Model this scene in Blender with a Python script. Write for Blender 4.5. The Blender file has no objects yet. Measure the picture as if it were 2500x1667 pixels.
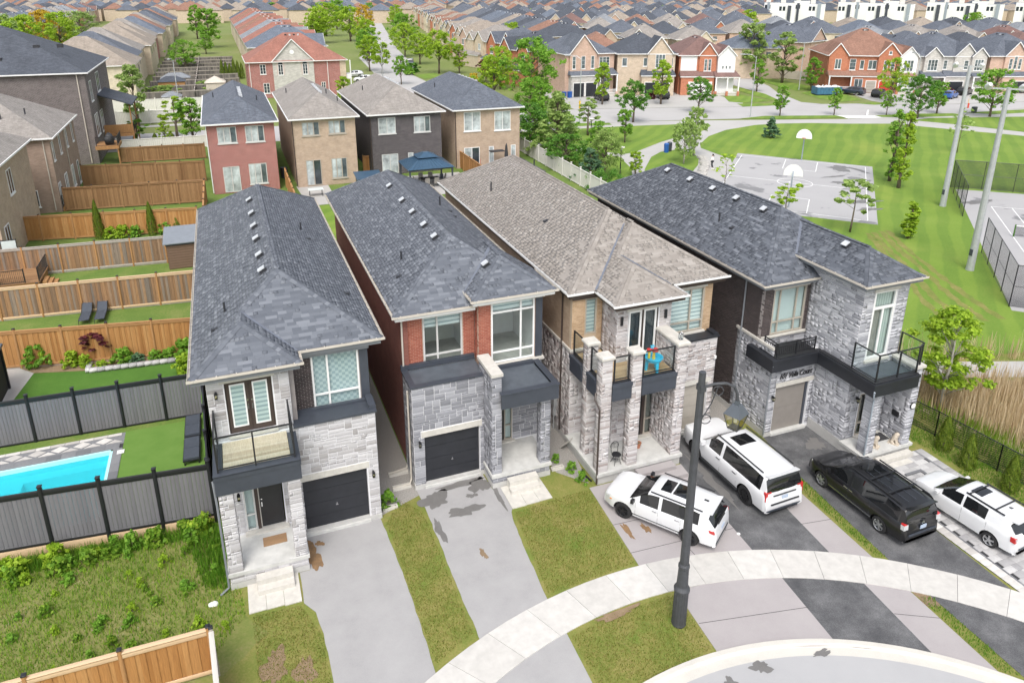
import bpy,bmesh,math,random
import numpy as np
from mathutils import Matrix,Vector

# ------------------------------------------------------------------ camera, sky, sun, exposure
SC=bpy.context.scene
CAM_H=20.5
PITCH,ROLL,YAW=math.radians(18.6626),math.radians(0.156),math.radians(21.3968)
def cam_axes():
    cp,sp,cy,sy=math.cos(PITCH),math.sin(PITCH),math.cos(YAW),math.sin(YAW)
    fwd=Vector((sy*cp,cy*cp,-sp));right=Vector((cy,-sy,0));up=right.cross(fwd)
    c,s=math.cos(ROLL),math.sin(ROLL)
    return c*right+s*up,-s*right+c*up,fwd
CR,CU,CF=cam_axes()
cam_data=bpy.data.cameras.new('camera');cam=bpy.data.objects.new('camera',cam_data)
SC.collection.objects.link(cam)
cam.matrix_world=Matrix(((CR.x,CU.x,-CF.x,0),(CR.y,CU.y,-CF.y,0),(CR.z,CU.z,-CF.z,CAM_H),(0,0,0,1)))
cam_data.sensor_fit='HORIZONTAL';cam_data.sensor_width=36
cam_data.lens=1788.77/2500*36
cam_data.shift_y=-(833.5-570.62)/2500
cam_data.clip_start=0.5;cam_data.clip_end=5000
SC.camera=cam
SUN_EL,SUN_AZ=math.radians(56),math.radians(206) # azimuth clockwise from +Y: behind the camera, to the left
world=bpy.data.worlds.new('World');SC.world=world;world.use_nodes=True
wn=world.node_tree.nodes;wl=world.node_tree.links
bg=wn['Background'];sky=wn.new('ShaderNodeTexSky');sky.sky_type='NISHITA';sky.sun_disc=False
sky.sun_elevation=SUN_EL;sky.sun_rotation=SUN_AZ;sky.dust_density=4.0;sky.air_density=1.0;sky.ozone_density=1.0
hsv=wn.new('ShaderNodeHueSaturation');hsv.inputs['Saturation'].default_value=0.42
wl.new(sky.outputs[0],hsv.inputs['Color']);wl.new(hsv.outputs[0],bg.inputs[0])
bg.inputs[1].default_value=0.15
sun_data=bpy.data.lights.new('sun','SUN');sun=bpy.data.objects.new('sun',sun_data);SC.collection.objects.link(sun)
sun_data.energy=0.9;sun_data.angle=math.radians(24);sun_data.color=(1.0,0.96,0.90)
sdir=Vector((math.sin(SUN_AZ)*math.cos(SUN_EL),math.cos(SUN_AZ)*math.cos(SUN_EL),math.sin(SUN_EL)))
sun.rotation_euler=sdir.to_track_quat('Z','Y').to_euler();sun.location=(0,0,60)
SC.view_settings.view_transform='Standard';SC.view_settings.look='None'
SC.view_settings.exposure=0.80;SC.view_settings.gamma=1.0
SC.cycles.use_denoising=True
SC.cycles.max_bounces=6;SC.cycles.diffuse_bounces=3;SC.cycles.glossy_bounces=3
SC.cycles.transparent_max_bounces=12;SC.cycles.transmission_bounces=4
SC.cycles.use_adaptive_sampling=True;SC.cycles.adaptive_threshold=0.02

# ------------------------------------------------------------------ helpers
RNG=np.random.default_rng(7);random.seed(11)
COL=SC.collection
ORIG={} # object name -> world position its children are built relative to
def tag(o,label=None,cat=None,group=None,kind=None):
    if label:o['label']=label
    if cat:o['category']=cat
    if group:o['group']=group
    if kind:o['kind']=kind
    return o
def thing(name,label,cat,loc=(0,0,0),rz=0.0,group=None):
    o=bpy.data.objects.new(name,None);COL.objects.link(o)
    o.empty_display_size=0.2
    o.location=loc;o.rotation_euler=(0,0,rz);ORIG[o.name]=Vector(loc)if rz==0 else Vector((0,0,0))
    return tag(o,label,cat,group)
def org(parent):return ORIG.get(parent.name,Vector((0,0,0)))if parent is not None else Vector((0,0,0))
def auto_uv(me):
    n=len(me.polygons)
    if n==0:return
    nl=len(me.loops)
    vi=np.empty(nl,np.int32);me.loops.foreach_get('vertex_index',vi)
    co=np.empty(len(me.vertices)*3,np.float32);me.vertices.foreach_get('co',co);co=co.reshape(-1,3)
    nr=np.empty(n*3,np.float32);me.polygons.foreach_get('normal',nr);nr=nr.reshape(-1,3)
    lt=np.empty(n,np.int32);me.polygons.foreach_get('loop_total',lt)
    pn=np.repeat(nr,lt,axis=0)
    t=np.stack([-pn[:,1],pn[:,0],np.zeros(nl)],1);ln=np.linalg.norm(t,axis=1)
    flat=ln<1e-3
    t[flat]=(1,0,0);ln[flat]=1;t/=ln[:,None]
    b=np.cross(pn,t);p=co[vi]
    uv=np.stack([(p*t).sum(1),(p*b).sum(1)],1).astype(np.float32)
    lay=me.uv_layers.new(name='UVMap');lay.data.foreach_set('uv',uv.ravel())
def np_mesh(name,V,F,tone=None,uv=False):
    me=bpy.data.meshes.new(name);V=np.asarray(V,np.float32);F=np.asarray(F,np.int32);k=F.shape[1]
    me.vertices.add(len(V));me.vertices.foreach_set('co',V.ravel())
    me.loops.add(F.size);me.loops.foreach_set('vertex_index',F.ravel())
    me.polygons.add(len(F));me.polygons.foreach_set('loop_start',np.arange(0,F.size,k,dtype=np.int32))
    try:me.polygons.foreach_set('loop_total',np.full(len(F),k,np.int32))
    except Exception:pass
    me.update(calc_edges=True)
    if tone is not None:
        at=me.attributes.new('tone','FLOAT','FACE');at.data.foreach_set('value',np.asarray(tone,np.float32))
    if uv:auto_uv(me)
    return me
def link(name,me,mat=None,parent=None,smooth=False):
    o=bpy.data.objects.new(name,me);COL.objects.link(o)
    if mat is not None and me is not None and len(me.materials)==0:me.materials.append(mat)
    if parent is not None:o.parent=parent;ORIG[o.name]=org(parent)
    if smooth:me.polygons.foreach_set('use_smooth',np.ones(len(me.polygons),bool))
    return o
BOXF=np.array([[0,3,2,1],[4,5,6,7],[0,1,5,4],[1,2,6,5],[2,3,7,6],[3,0,4,7]])
def box_batch(name,C,U,V,W,tone,mat,parent,kind='stuff',top_only=False):
    """many boxes as one mesh: centres C and half axes U, V, W (N,3)"""
    C,U,V,W=[np.asarray(a,float)for a in(C,U,V,W)];N=len(C)
    if N==0:return None
    C=C-np.array(org(parent))
    sg=[(-1,-1,-1),(1,-1,-1),(1,1,-1),(-1,1,-1),(-1,-1,1),(1,-1,1),(1,1,1),(-1,1,1)]
    P=np.stack([C+s[0]*U+s[1]*V+s[2]*W for s in sg],1).reshape(-1,3)
    bf=BOXF[1:]if top_only else BOXF
    F=(np.arange(N)[:,None,None]*8+bf[None]).reshape(-1,4)
    me=np_mesh(name,P,F,np.repeat(tone,len(bf))if tone is not None else None)
    o=link(name,me,mat,parent)
    if kind:o['kind']=kind
    return o
class MB:
    """collects boxes, bars, tubes and polygons; build() links them as one mesh object"""
    def __init__(s):s.v=[];s.f=[]
    def add(s,V,F):
        n=len(s.v);s.v+=[tuple(p)for p in V];s.f+=[tuple(i+n for i in f)for f in F];return s
    def box(s,x0,x1,y0,y1,z0,z1):
        return s.add([(x0,y0,z0),(x1,y0,z0),(x1,y1,z0),(x0,y1,z0),(x0,y0,z1),(x1,y0,z1),(x1,y1,z1),(x0,y1,z1)],
                     [(0,3,2,1),(4,5,6,7),(0,1,5,4),(1,2,6,5),(2,3,7,6),(3,0,4,7)])
    def obox(s,c,u,v,w):
        c,u,v,w=Vector(c),Vector(u),Vector(v),Vector(w)
        sg=[(-1,-1,-1),(1,-1,-1),(1,1,-1),(-1,1,-1),(-1,-1,1),(1,-1,1),(1,1,1),(-1,1,1)]
        return s.add([c+a*u+b*v+d*w for a,b,d in sg],[tuple(f)for f in BOXF])
    def bar(s,p,q,w,h,up=(0,0,1)):
        p,q=Vector(p),Vector(q);d=(q-p);L=d.length;d.normalize();upv=Vector(up)
        if abs(d.dot(upv))>0.99:upv=Vector((0,1,0))
        sd=d.cross(upv).normalized();u2=sd.cross(d)
        return s.obox((p+q)/2,d*(L/2),sd*(w/2),u2*(h/2))
    def tube(s,pts,r,n=8,cap=True):
        pts=[Vector(p)for p in pts];R=r if isinstance(r,(list,tuple))else[r]*len(pts);rings=[];prev=None
        for i,p in enumerate(pts):
            d=(pts[min(i+1,len(pts)-1)]-pts[max(i-1,0)]).normalized()
            if prev is None:
                a=Vector((0,0,1))if abs(d.z)<0.9 else Vector((1,0,0));e=d.cross(a).normalized()
            else:e=(prev-d*prev.dot(d)).normalized()
            prev=e;g=d.cross(e)
            rings.append([p+R[i]*(math.cos(2*math.pi*k/n)*e+math.sin(2*math.pi*k/n)*g)for k in range(n)])
        V=[p for rg in rings for p in rg];F=[]
        for i in range(len(rings)-1):
            for k in range(n):F.append((i*n+k,i*n+(k+1)%n,(i+1)*n+(k+1)%n,(i+1)*n+k))
        if cap:F.append(tuple(range(n))[::-1]);F.append(tuple((len(rings)-1)*n+k for k in range(n)))
        return s.add(V,F)
    def lathe(s,c,prof,n=16):
        c=Vector(c);V=[];F=[]
        for r,z in prof:V+=[c+Vector((r*math.cos(2*math.pi*k/n),r*math.sin(2*math.pi*k/n),z))for k in range(n)]
        for i in range(len(prof)-1):
            for k in range(n):F.append((i*n+k,i*n+(k+1)%n,(i+1)*n+(k+1)%n,(i+1)*n+k))
        return s.add(V,F)
    def poly(s,pts):return s.add(pts,[tuple(range(len(pts)))])
    def prism(s,pts,d):
        """polygon swept by vector d"""
        n=len(pts);d=Vector(d);P=[Vector(p)for p in pts]
        return s.add(P+[p+d for p in P],[tuple(range(n))[::-1],tuple(range(n,2*n))]+[(i,(i+1)%n,(i+1)%n+n,i+n)for i in range(n)])
    def build(s,name,mat,parent=None,smooth=False,uv=True,fixn=False):
        o_=org(parent);me=bpy.data.meshes.new(name)
        me.from_pydata([(p[0]-o_.x,p[1]-o_.y,p[2]-o_.z)for p in s.v],[],s.f);me.update()
        if fixn:
            bm=bmesh.new();bm.from_mesh(me);bmesh.ops.recalc_face_normals(bm,faces=bm.faces);bm.to_mesh(me);bm.free();me.update()
        if uv:auto_uv(me)
        return link(name,me,mat,parent,smooth)
def part(name,mat,parent,*boxes,**kw):
    m=MB()
    for b in boxes:m.box(*b)
    return m.build(name,mat,parent,**kw)
def copy_tree(o,parent=None):
    c=o.copy();COL.objects.link(c);c.parent=parent
    for ch in o.children:copy_tree(ch,c)
    return c
def unit_mesh(mat):
    """a shared 1 m cube for one material"""
    key='piece_'+mat.name
    me=bpy.data.meshes.get(key)
    if me is None:
        sg=np.array([(-1,-1,-1),(1,-1,-1),(1,1,-1),(-1,1,-1),(-1,-1,1),(1,-1,1),(1,1,1),(-1,1,1)],float)
        me=np_mesh(key,sg,BOXF);me.materials.append(mat)
    return me
def screen_size(C,U,V):
    """rough picture area of many plates"""
    C=np.asarray(C)-np.array((0,0,CAM_H));N=np.cross(U,V);d=np.linalg.norm(C,axis=1)
    return np.abs((N*C).sum(1))/d**3
class Pool:
    """pieces of one kind on one thing: the 300 that show largest become objects, the rest one mesh"""
    def __init__(s):s.C=[];s.U=[];s.V=[];s.W=[]
    def add(s,c,u,v,w):s.C.append(tuple(c));s.U.append(tuple(u));s.V.append(tuple(v));s.W.append(tuple(w))
    def flush(s,name,mat,parent,limit=300,seed=0):
        if not s.C:return
        C,U,V,W=[np.array(a)for a in(s.C,s.U,s.V,s.W)]
        r=np.random.default_rng(seed);tone=r.random(len(C))
        order=np.argsort(-screen_size(C,U,V));me=unit_mesh(mat);o_=org(parent)
        for i in order[:limit]:
            o=bpy.data.objects.new(name,me);COL.objects.link(o);o.parent=parent
            o.matrix_basis=Matrix(((U[i][0],V[i][0],W[i][0],C[i][0]-o_.x),(U[i][1],V[i][1],W[i][1],C[i][1]-o_.y),
                                     (U[i][2],V[i][2],W[i][2],C[i][2]-o_.z),(0,0,0,1)))
        k=order[limit:]
        if len(k):box_batch(name,C[k],U[k],V[k],W[k],tone[k],mat,parent,'stuff')
# ------------------------------------------------------------------ materials
def lin(h):
    h=h.lstrip('#');c=[int(h[i:i+2],16)/255 for i in(0,2,4)]
    return tuple((x/12.92 if x<=.04045 else((x+.055)/1.055)**2.4)for x in c)
class NT:
    def __init__(s,name):
        s.m=bpy.data.materials.new(name);s.m.use_nodes=True;s.t=s.m.node_tree;s.b=s.t.nodes['Principled BSDF']
        s.out=s.t.nodes['Material Output']
    def n(s,typ,**kw):
        nd=s.t.nodes.new(typ)
        for k,v in kw.items():setattr(nd,k,v)
        return nd
    def l(s,a,b):s.t.links.new(a,b)
    def set(s,sock,v):
        if hasattr(v,'is_output')or isinstance(v,bpy.types.NodeSocket):s.l(v,sock)
        else:sock.default_value=(*v,1)if isinstance(v,tuple)and len(v)==3 and sock.type=='RGBA' else v
    def coord(s,kind='Object'):return s.n('ShaderNodeTexCoord').outputs[kind]
    def mapping(s,vec,scale=(1,1,1),rot=(0,0,0),loc=(0,0,0)):
        m=s.n('ShaderNodeMapping');s.l(vec,m.inputs[0]);m.inputs['Scale'].default_value=scale;m.inputs['Rotation'].default_value=rot
        m.inputs['Location'].default_value=loc;return m.outputs[0]
    def noise(s,vec,scale,detail=4,rough=0.6):
        m=s.n('ShaderNodeTexNoise');s.l(vec,m.inputs['Vector']);m.inputs['Scale'].default_value=scale
        m.inputs['Detail'].default_value=detail;m.inputs['Roughness'].default_value=rough;return m.outputs[0]
    def ramp(s,fac,stops,interp='LINEAR'):
        r=s.n('ShaderNodeValToRGB');r.color_ramp.interpolation=interp;e=r.color_ramp.elements
        while len(e)<len(stops):e.new(0.5)
        for el,(p,c)in zip(e,stops):
            el.position=p;el.color=(*c,1)if len(c)==3 else c
        s.l(fac,r.inputs[0]);return r.outputs[0]
    def mix(s,fac,a,b,blend='MIX'):
        m=s.n('ShaderNodeMix',data_type='RGBA',blend_type=blend);s.set(m.inputs[0],fac);s.set(m.inputs[6],a);s.set(m.inputs[7],b);return m.outputs[2]
    def math(s,op,a,b=0.0):
        m=s.n('ShaderNodeMath',operation=op);s.set(m.inputs[0],a);s.set(m.inputs[1],b);return m.outputs[0]
    def bump(s,h,strength=0.3,dist=0.02):
        b=s.n('ShaderNodeBump');b.inputs['Strength'].default_value=strength;b.inputs['Distance'].default_value=dist
        s.l(h,b.inputs['Height']);s.l(b.outputs[0],s.b.inputs['Normal'])
    def fin(s,col=None,rough=0.8,metal=0.0,spec=None):
        if col is not None:s.set(s.b.inputs['Base Color'],col)
        s.set(s.b.inputs['Roughness'],rough);s.b.inputs['Metallic'].default_value=metal
        if spec is not None:s.b.inputs['Specular IOR Level'].default_value=spec
        return s.m
    def rnd(s):
        """0..1, one value for each piece, whether it is an object or one face group of a mesh"""
        a=s.n('ShaderNodeAttribute',attribute_name='tone').outputs['Fac'];i=s.n('ShaderNodeObjectInfo').outputs['Random']
        return s.math('FRACT',s.math('ADD',a,i))
MATS={}
def M(name):return MATS[name]
def plain(name,col,rough=0.6,metal=0.0,var=0.12,scale=3.0,spec=None,bump=0.0):
    t=NT(name);c=t.coord('Object')
    if var>0:
        f=t.noise(c,scale,5)
        col2=t.ramp(f,[(0.3,tuple(x*(1-var)for x in col)),(0.7,tuple(min(1,x*(1+var))for x in col))])
        if bump:t.bump(t.noise(c,scale*12,3),bump,0.01)
    else:col2=col
    MATS[name]=t.fin(col2,rough,metal,spec);return MATS[name]
def piece(name,stops,rough=0.85,grain=25.0,gvar=0.25,stretch=(1,1,1),bump=0.25):
    """colour picked for each piece from stops, with grain"""
    t=NT(name);r=t.rnd();base=t.ramp(r,stops)
    geo=t.n('ShaderNodeNewGeometry').outputs['Position'];g=t.noise(t.mapping(geo,stretch),grain,5)
    col=t.mix(1.0,base,t.ramp(g,[(0.25,(1-gvar,)*3),(0.75,(1+gvar*0.6,)*3)]),'MULTIPLY')
    if bump:t.bump(g,bump,0.01)
    MATS[name]=t.fin(col,rough);return MATS[name]
def brick(name,c1,c2,mortar,w=0.21,h=0.072,mw=0.010,rough=0.9):
    t=NT(name);uv=t.coord('UV');b=t.n('ShaderNodeTexBrick');t.l(uv,b.inputs['Vector'])
    b.inputs['Scale'].default_value=1.0;b.inputs['Brick Width'].default_value=w;b.inputs['Row Height'].default_value=h
    b.inputs['Mortar Size'].default_value=mw*0.5;b.inputs['Mortar Smooth'].default_value=0.2;b.inputs['Bias'].default_value=0.0
    t.set(b.inputs['Color1'],c1);t.set(b.inputs['Color2'],c2);t.set(b.inputs['Mortar'],mortar)
    n=t.noise(uv,1.3,4);col=t.mix(1.0,b.outputs['Color'],t.ramp(n,[(0.3,(.86,)*3),(0.7,(1.1,)*3)]),'MULTIPLY')
    t.bump(t.math('SUBTRACT',1.0,b.outputs['Fac']),0.5,0.012)
    MATS[name]=t.fin(col,rough);return MATS[name]
def roofmat(name,c1,c2,w=0.33,h=0.145):
    t=NT(name);uv=t.coord('UV');b=t.n('ShaderNodeTexBrick');t.l(uv,b.inputs['Vector']);b.offset=0.37;b.squash=0.8;b.squash_frequency=3
    b.inputs['Scale'].default_value=1.0;b.inputs['Brick Width'].default_value=w;b.inputs['Row Height'].default_value=h
    b.inputs['Mortar Size'].default_value=0.006;b.inputs['Mortar Smooth'].default_value=0.3
    t.set(b.inputs['Color1'],c1);t.set(b.inputs['Color2'],c2);t.set(b.inputs['Mortar'],tuple(x*0.55 for x in c1))
    n=t.noise(uv,0.5,5);n2=t.noise(t.mapping(uv,(3,0.25,1)),1.0,3)
    col=t.mix(1.0,b.outputs['Color'],t.ramp(n,[(0.3,(.85,)*3),(0.7,(1.15,)*3)]),'MULTIPLY')
    col=t.mix(1.0,col,t.ramp(n2,[(0.35,(.92,)*3),(0.7,(1.06,)*3)]),'MULTIPLY')
    t.bump(t.math('SUBTRACT',1.0,b.outputs['Fac']),0.4,0.01)
    MATS[name]=t.fin(col,0.95);return MATS[name]
# pieces
piece('shingle_grey',[(0.0,(.098,.109,.130)),(0.5,(.118,.130,.153)),(0.8,(.148,.162,.187)),(1.0,(.185,.200,.227))],0.95,60,0.15)
piece('shingle_slate',[(0.0,(.074,.083,.101)),(0.5,(.094,.104,.124)),(0.8,(.122,.134,.157)),(1.0,(.158,.172,.198))],0.95,60,0.15)
piece('shingle_tan',[(0.0,(.245,.222,.200)),(0.5,(.275,.250,.227)),(0.85,(.300,.275,.250)),(1.0,(.335,.308,.282))],0.95,60,0.18)
piece('stone_warm',[(0.0,(.30,.285,.28)),(0.15,(.39,.375,.375)),(0.5,(.49,.48,.49)),(1.0,(.58,.57,.58))],0.9,9,0.14,(1,1,3.5))
piece('stone_cool',[(0.0,(.19,.195,.215)),(0.35,(.245,.25,.275)),(0.7,(.31,.315,.345)),(1.0,(.39,.395,.425))],0.9,9,0.14,(1,1,3.5))
piece('stone_mauve',[(0.0,(.36,.31,.295)),(0.25,(.44,.40,.39)),(0.6,(.52,.49,.485)),(1.0,(.60,.575,.57))],0.9,9,0.13,(1,1,3.5))
piece('stone_silver',[(0.0,(.27,.275,.30)),(0.2,(.34,.345,.375)),(0.55,(.43,.435,.465)),(1.0,(.53,.535,.565))],0.9,9,0.13,(1,1,3.5))
piece('brick_red_piece',[(0.0,(.30,.085,.055)),(0.5,(.36,.115,.075)),(1.0,(.41,.150,.100))],0.9,30,0.25)
piece('brick_dark_piece',[(0.0,(.045,.036,.036)),(0.5,(.062,.048,.047)),(1.0,(.085,.066,.064))],0.85,30,0.25)
piece('brick_tan_piece',[(0.0,(.40,.275,.165)),(0.5,(.46,.325,.205)),(1.0,(.52,.375,.245))],0.9,30,0.2)
piece('cedar_new',[(0.0,(.34,.155,.045)),(0.5,(.41,.200,.065)),(1.0,(.46,.245,.090))],0.8,7,0.28,(5,5,.35))
piece('cedar_aged',[(0.0,(.19,.125,.08)),(0.3,(.29,.165,.085)),(0.6,(.36,.205,.10)),(0.8,(.27,.205,.155)),(1.0,(.18,.15,.125))],0.85,7,0.34,(5,5,.35))
piece('fence_brown',[(0.0,(.22,.115,.05)),(0.5,(.28,.155,.07)),(1.0,(.33,.19,.09))],0.85,7,0.30,(5,5,.35))
piece('fence_grey_wood',[(0.0,(.10,.09,.085)),(0.5,(.16,.145,.135)),(1.0,(.24,.21,.19))],0.9,7,0.3,(5,5,.35))
piece('deck_board',[(0.0,(.42,.34,.235)),(0.5,(.54,.46,.335)),(1.0,(.63,.55,.42))],0.8,8,0.25,(6,.5,1))
piece('deck_tile',[(0.0,(.34,.235,.13)),(0.5,(.46,.335,.19)),(1.0,(.55,.42,.26))],0.7,8,0.2,(6,6,1))
piece('paver_grey',[(0.0,(.30,.295,.30)),(0.4,(.40,.395,.395)),(0.8,(.49,.485,.48)),(1.0,(.56,.55,.545))],0.9,12,0.15)
piece('paver_dark',[(0.0,(.15,.155,.165)),(1.0,(.22,.225,.235))],0.9,12,0.15)
piece('paver_light',[(0.0,(.44,.42,.40)),(0.5,(.56,.54,.51)),(1.0,(.66,.64,.61))],0.9,6,0.15)
piece('sidewalk_slab',[(0.0,(.49,.475,.445)),(0.5,(.53,.515,.485)),(1.0,(.57,.555,.525))],0.9,3.0,0.14)
piece('grey_slat',[(0.0,(.155,.15,.165)),(1.0,(.185,.18,.195))],0.5,6,0.12,(4,4,.4))
piece('limestone',[(0.0,(.34,.33,.31)),(1.0,(.50,.485,.455))],0.95,2.5,0.3)
# walls
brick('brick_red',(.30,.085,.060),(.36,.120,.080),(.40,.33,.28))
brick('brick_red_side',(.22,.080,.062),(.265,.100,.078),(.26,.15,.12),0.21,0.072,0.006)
brick('brick_dark',(.050,.040,.040),(.080,.062,.060),(.20,.185,.18))
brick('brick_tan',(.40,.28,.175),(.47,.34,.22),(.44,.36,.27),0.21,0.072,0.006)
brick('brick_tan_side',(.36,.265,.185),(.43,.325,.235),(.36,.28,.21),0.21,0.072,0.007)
brick('brick_backred',(.27,.060,.050),(.34,.095,.078),(.56,.46,.42),0.30,0.10,0.022)
brick('brick_backtan',(.42,.31,.225),(.48,.365,.275),(.50,.42,.34),0.24,0.08,0.010)
brick('brick_backdark',(.045,.040,.045),(.085,.074,.078),(.26,.24,.24),0.30,0.10,0.018)
brick('brick_leftdark',(.105,.088,.085),(.155,.13,.125),(.32,.29,.28),0.32,0.11,0.02)
brick('brick_leftbrown',(.31,.225,.175),(.38,.28,.22),(.36,.285,.235),0.24,0.08,0.010)
brick('brick_cream',(.56,.46,.34),(.63,.53,.40),(.58,.49,.38),0.24,0.08,0.010)
brick('brick_peach',(.50,.34,.26),(.58,.41,.32),(.55,.42,.34),0.24,0.08,0.010)
brick('brick_sand',(.50,.40,.30),(.58,.475,.365),(.55,.46,.36),0.24,0.08,0.010)
brick('brick_orange',(.43,.145,.075),(.50,.185,.10),(.48,.30,.21),0.24,0.08,0.012)
brick('stone_farwall',(.44,.42,.39),(.56,.54,.50),(.60,.58,.54),0.45,0.18,0.014)
brick('stone_creamfar',(.58,.50,.37),(.68,.60,.47),(.62,.55,.43),0.40,0.15,0.012)
# far roofs
roofmat('roof_grey',(.085,.098,.122),(.135,.150,.180));roofmat('roof_dark',(.058,.066,.082),(.085,.096,.118))
roofmat('roof_tan',(.255,.215,.175),(.330,.285,.240));roofmat('roof_brown',(.225,.120,.085),(.290,.165,.120))
roofmat('roof_red',(.270,.120,.090),(.320,.150,.115));roofmat('roof_maroon',(.160,.095,.085),(.205,.125,.110))
roofmat('roof_pale',(.190,.205,.225),(.255,.270,.290));roofmat('roof_taupe',(.235,.215,.195),(.305,.282,.260));roofmat('roof_blue',(.105,.125,.160),(.150,.175,.215))
# plain
plain('mortar',(.70,.70,.72),0.95,var=.05);plain('mortar_red',(.52,.36,.28),0.95);plain('mortar_dark',(.30,.27,.26),0.95);plain('mortar_tan',(.47,.38,.28),0.95)
plain('precast',(.54,.52,.475),0.85,var=.10,scale=4);plain('porch_concrete',(.52,.52,.50),0.85,var=.14,scale=2.2)
plain('charcoal',(.050,.058,.074),0.45,var=.10);plain('charcoal_roof',(.090,.105,.125),0.5,var=.2,scale=2)
plain('black_metal',(.018,.019,.022),0.4,var=0);plain('garage_black',(.022,.024,.030),0.45,var=.15,scale=2);plain('garage_taupe',(.245,.225,.205),0.5,var=.06)
plain('garage_greige',(.375,.345,.300),0.5,var=.05);plain('door_black',(.020,.021,.024),0.4,var=.1);plain('brown_alu',(.055,.040,.034),0.45,var=.08)
plain('grey_alu',(.200,.215,.235),0.45,var=.06);plain('white_vinyl',(.78,.78,.77),0.5,var=.03);plain('gutter_cream',(.54,.50,.44),0.5,var=.05)
plain('off_white',(.68,.66,.62),0.6,var=.05);plain('taupe_frame',(.40,.36,.305),0.5,var=.04);plain('grey_frame',(.56,.56,.545),0.5,var=.04)
plain('roof_deck',(.07,.075,.085),0.95);plain('flashing',(.135,.150,.185),0.45,var=.08);plain('vent_white',(.62,.64,.66),0.35,metal=.3,var=.12);plain('vent_dark',(.03,.032,.038),0.6,var=0)
plain('interior',(.82,.81,.79),0.9,var=.04);plain('bed_white',(.86,.86,.86),0.9,var=.04);plain('bed_grey',(.16,.17,.20),0.9,var=.4,scale=14);plain('carpet',(.55,.52,.48),1.0)
plain('foundation',(.46,.455,.44),0.9,var=.10);plain('mat_brown',(.30,.185,.10),1.0,var=.15);plain('mat_dark',(.045,.045,.048),1.0,var=.1)
plain('bark',(.16,.125,.095),0.95,var=.3,scale=6);plain('bark_pale',(.42,.39,.35),0.95,var=.35,scale=5);plain('sod_edge',(.15,.11,.07),1.0,var=.3)
plain('galvanized',(.46,.48,.49),0.5,metal=.35,var=.10,scale=4);plain('lamp_black',(.055,.058,.064),0.55,var=.18,scale=5);plain('rubber',(.018,.018,.019),0.8,var=.1)
plain('chrome',(.62,.63,.65),0.15,metal=1.0,var=0);plain('rim_silver',(.52,.53,.54),0.3,metal=.8,var=0);plain('rim_black',(.022,.022,.024),0.35,metal=.4,var=0)
plain('red_plastic',(.55,.035,.03),0.35,var=0);plain('blue_plastic',(.02,.10,.36),0.4,var=.05);plain('toy_blue',(.04,.50,.74),0.35,var=0);plain('toy_yellow',(.80,.55,.05),0.4,var=0)
plain('canvas_beige',(.55,.50,.43),0.9,var=.12);plain('chair_black',(.030,.031,.034),0.6,var=.15);plain('sling_grey',(.33,.31,.28),0.85,var=.1)
plain('gazebo_blue',(.055,.110,.175),0.35,metal=.3,var=.10);plain('lounger_fabric',(.055,.066,.085),0.75,var=.10)
plain('shed_brown',(.16,.098,.068),0.7,var=.2,scale=4);plain('shed_roof',(.20,.22,.245),0.5,var=.08);plain('cedar_plain',(.38,.20,.08),0.8,var=.2,scale=5);plain('cedar_pale',(.60,.43,.27),0.8,var=.15,scale=6);plain('grey_wood',(.38,.34,.30),0.9,var=.2,scale=5)
plain('skin',(.50,.31,.22),0.6,var=.05);plain('cloth_white',(.78,.77,.76),0.9,var=.05);plain('cloth_dark',(.022,.023,.030),0.9,var=.1);plain('hair_dark',(.02,.015,.012),0.7,var=.1)
plain('amber',(.75,.28,.03),0.3,var=0);plain('dumpster_blue',(.055,.16,.27),0.5,var=.2,scale=2);plain('rock',(.40,.385,.36),0.95,var=.3,scale=2);plain('solar',(.10,.12,.17),0.25,var=.1)
plain('sign_yellow',(.80,.50,.02),0.5,var=0);plain('hydrant_red',(.60,.06,.03),0.4,var=0);plain('white_paint',(.78,.78,.77),0.7,var=.08,scale=5);plain('lion_stone',(.50,.44,.36),0.9,var=.25,scale=14);plain('hood_grey',(.085,.098,.115),0.4,var=.1);plain('steel_blue_grey',(.28,.32,.36),0.5,var=.1)
plain('mesh_black',(.02,.02,.022),0.7,var=0);plain('letter_black',(.015,.015,.017),0.5,var=0);plain('plate_blue',(.42,.50,.62),0.5,var=.2,scale=30);plain('frosted',(.62,.68,.66),0.35,var=.05)
def glass(name,tint,fac,rough=0.03):
    """window pane: lets most light through, mirrors the sky at grazing angles"""
    t=NT(name);tr=t.n('ShaderNodeBsdfTransparent');t.set(tr.inputs[0],tint);gl=t.n('ShaderNodeBsdfGlossy');gl.inputs['Roughness'].default_value=rough
    fr=t.n('ShaderNodeFresnel');fr.inputs[0].default_value=1.5;mx=t.n('ShaderNodeMixShader')
    bf=t.math('SUBTRACT',1.0,t.n('ShaderNodeNewGeometry').outputs['Backfacing']);f=t.math('MULTIPLY',t.math('ADD',t.math('MULTIPLY',fr.outputs[0],0.9),fac),bf);t.l(f,mx.inputs[0]);t.l(tr.outputs[0],mx.inputs[1]);t.l(gl.outputs[0],mx.inputs[2])
    t.l(mx.outputs[0],t.out.inputs[0]);MATS[name]=t.m;return t.m
glass('pane',(.90,.94,.94),0.015);glass('rail_glass',(.92,.95,.95),0.01);glass('lamp_glass',(.90,.88,.70),0.06);
def darkglass(name,col,rough=0.06):
    t=NT(name);c=t.coord('Object');f=t.noise(c,0.9,3)
    MATS[name]=t.fin(t.ramp(f,[(0.35,tuple(x*.6 for x in col)),(0.65,tuple(x*1.5 for x in col))]),rough,0,0.8);return MATS[name]
darkglass('far_pane',(.10,.125,.135));darkglass('far_pane_pale',(.40,.44,.45));darkglass('far_pane_dark',(.035,.045,.055))
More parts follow.
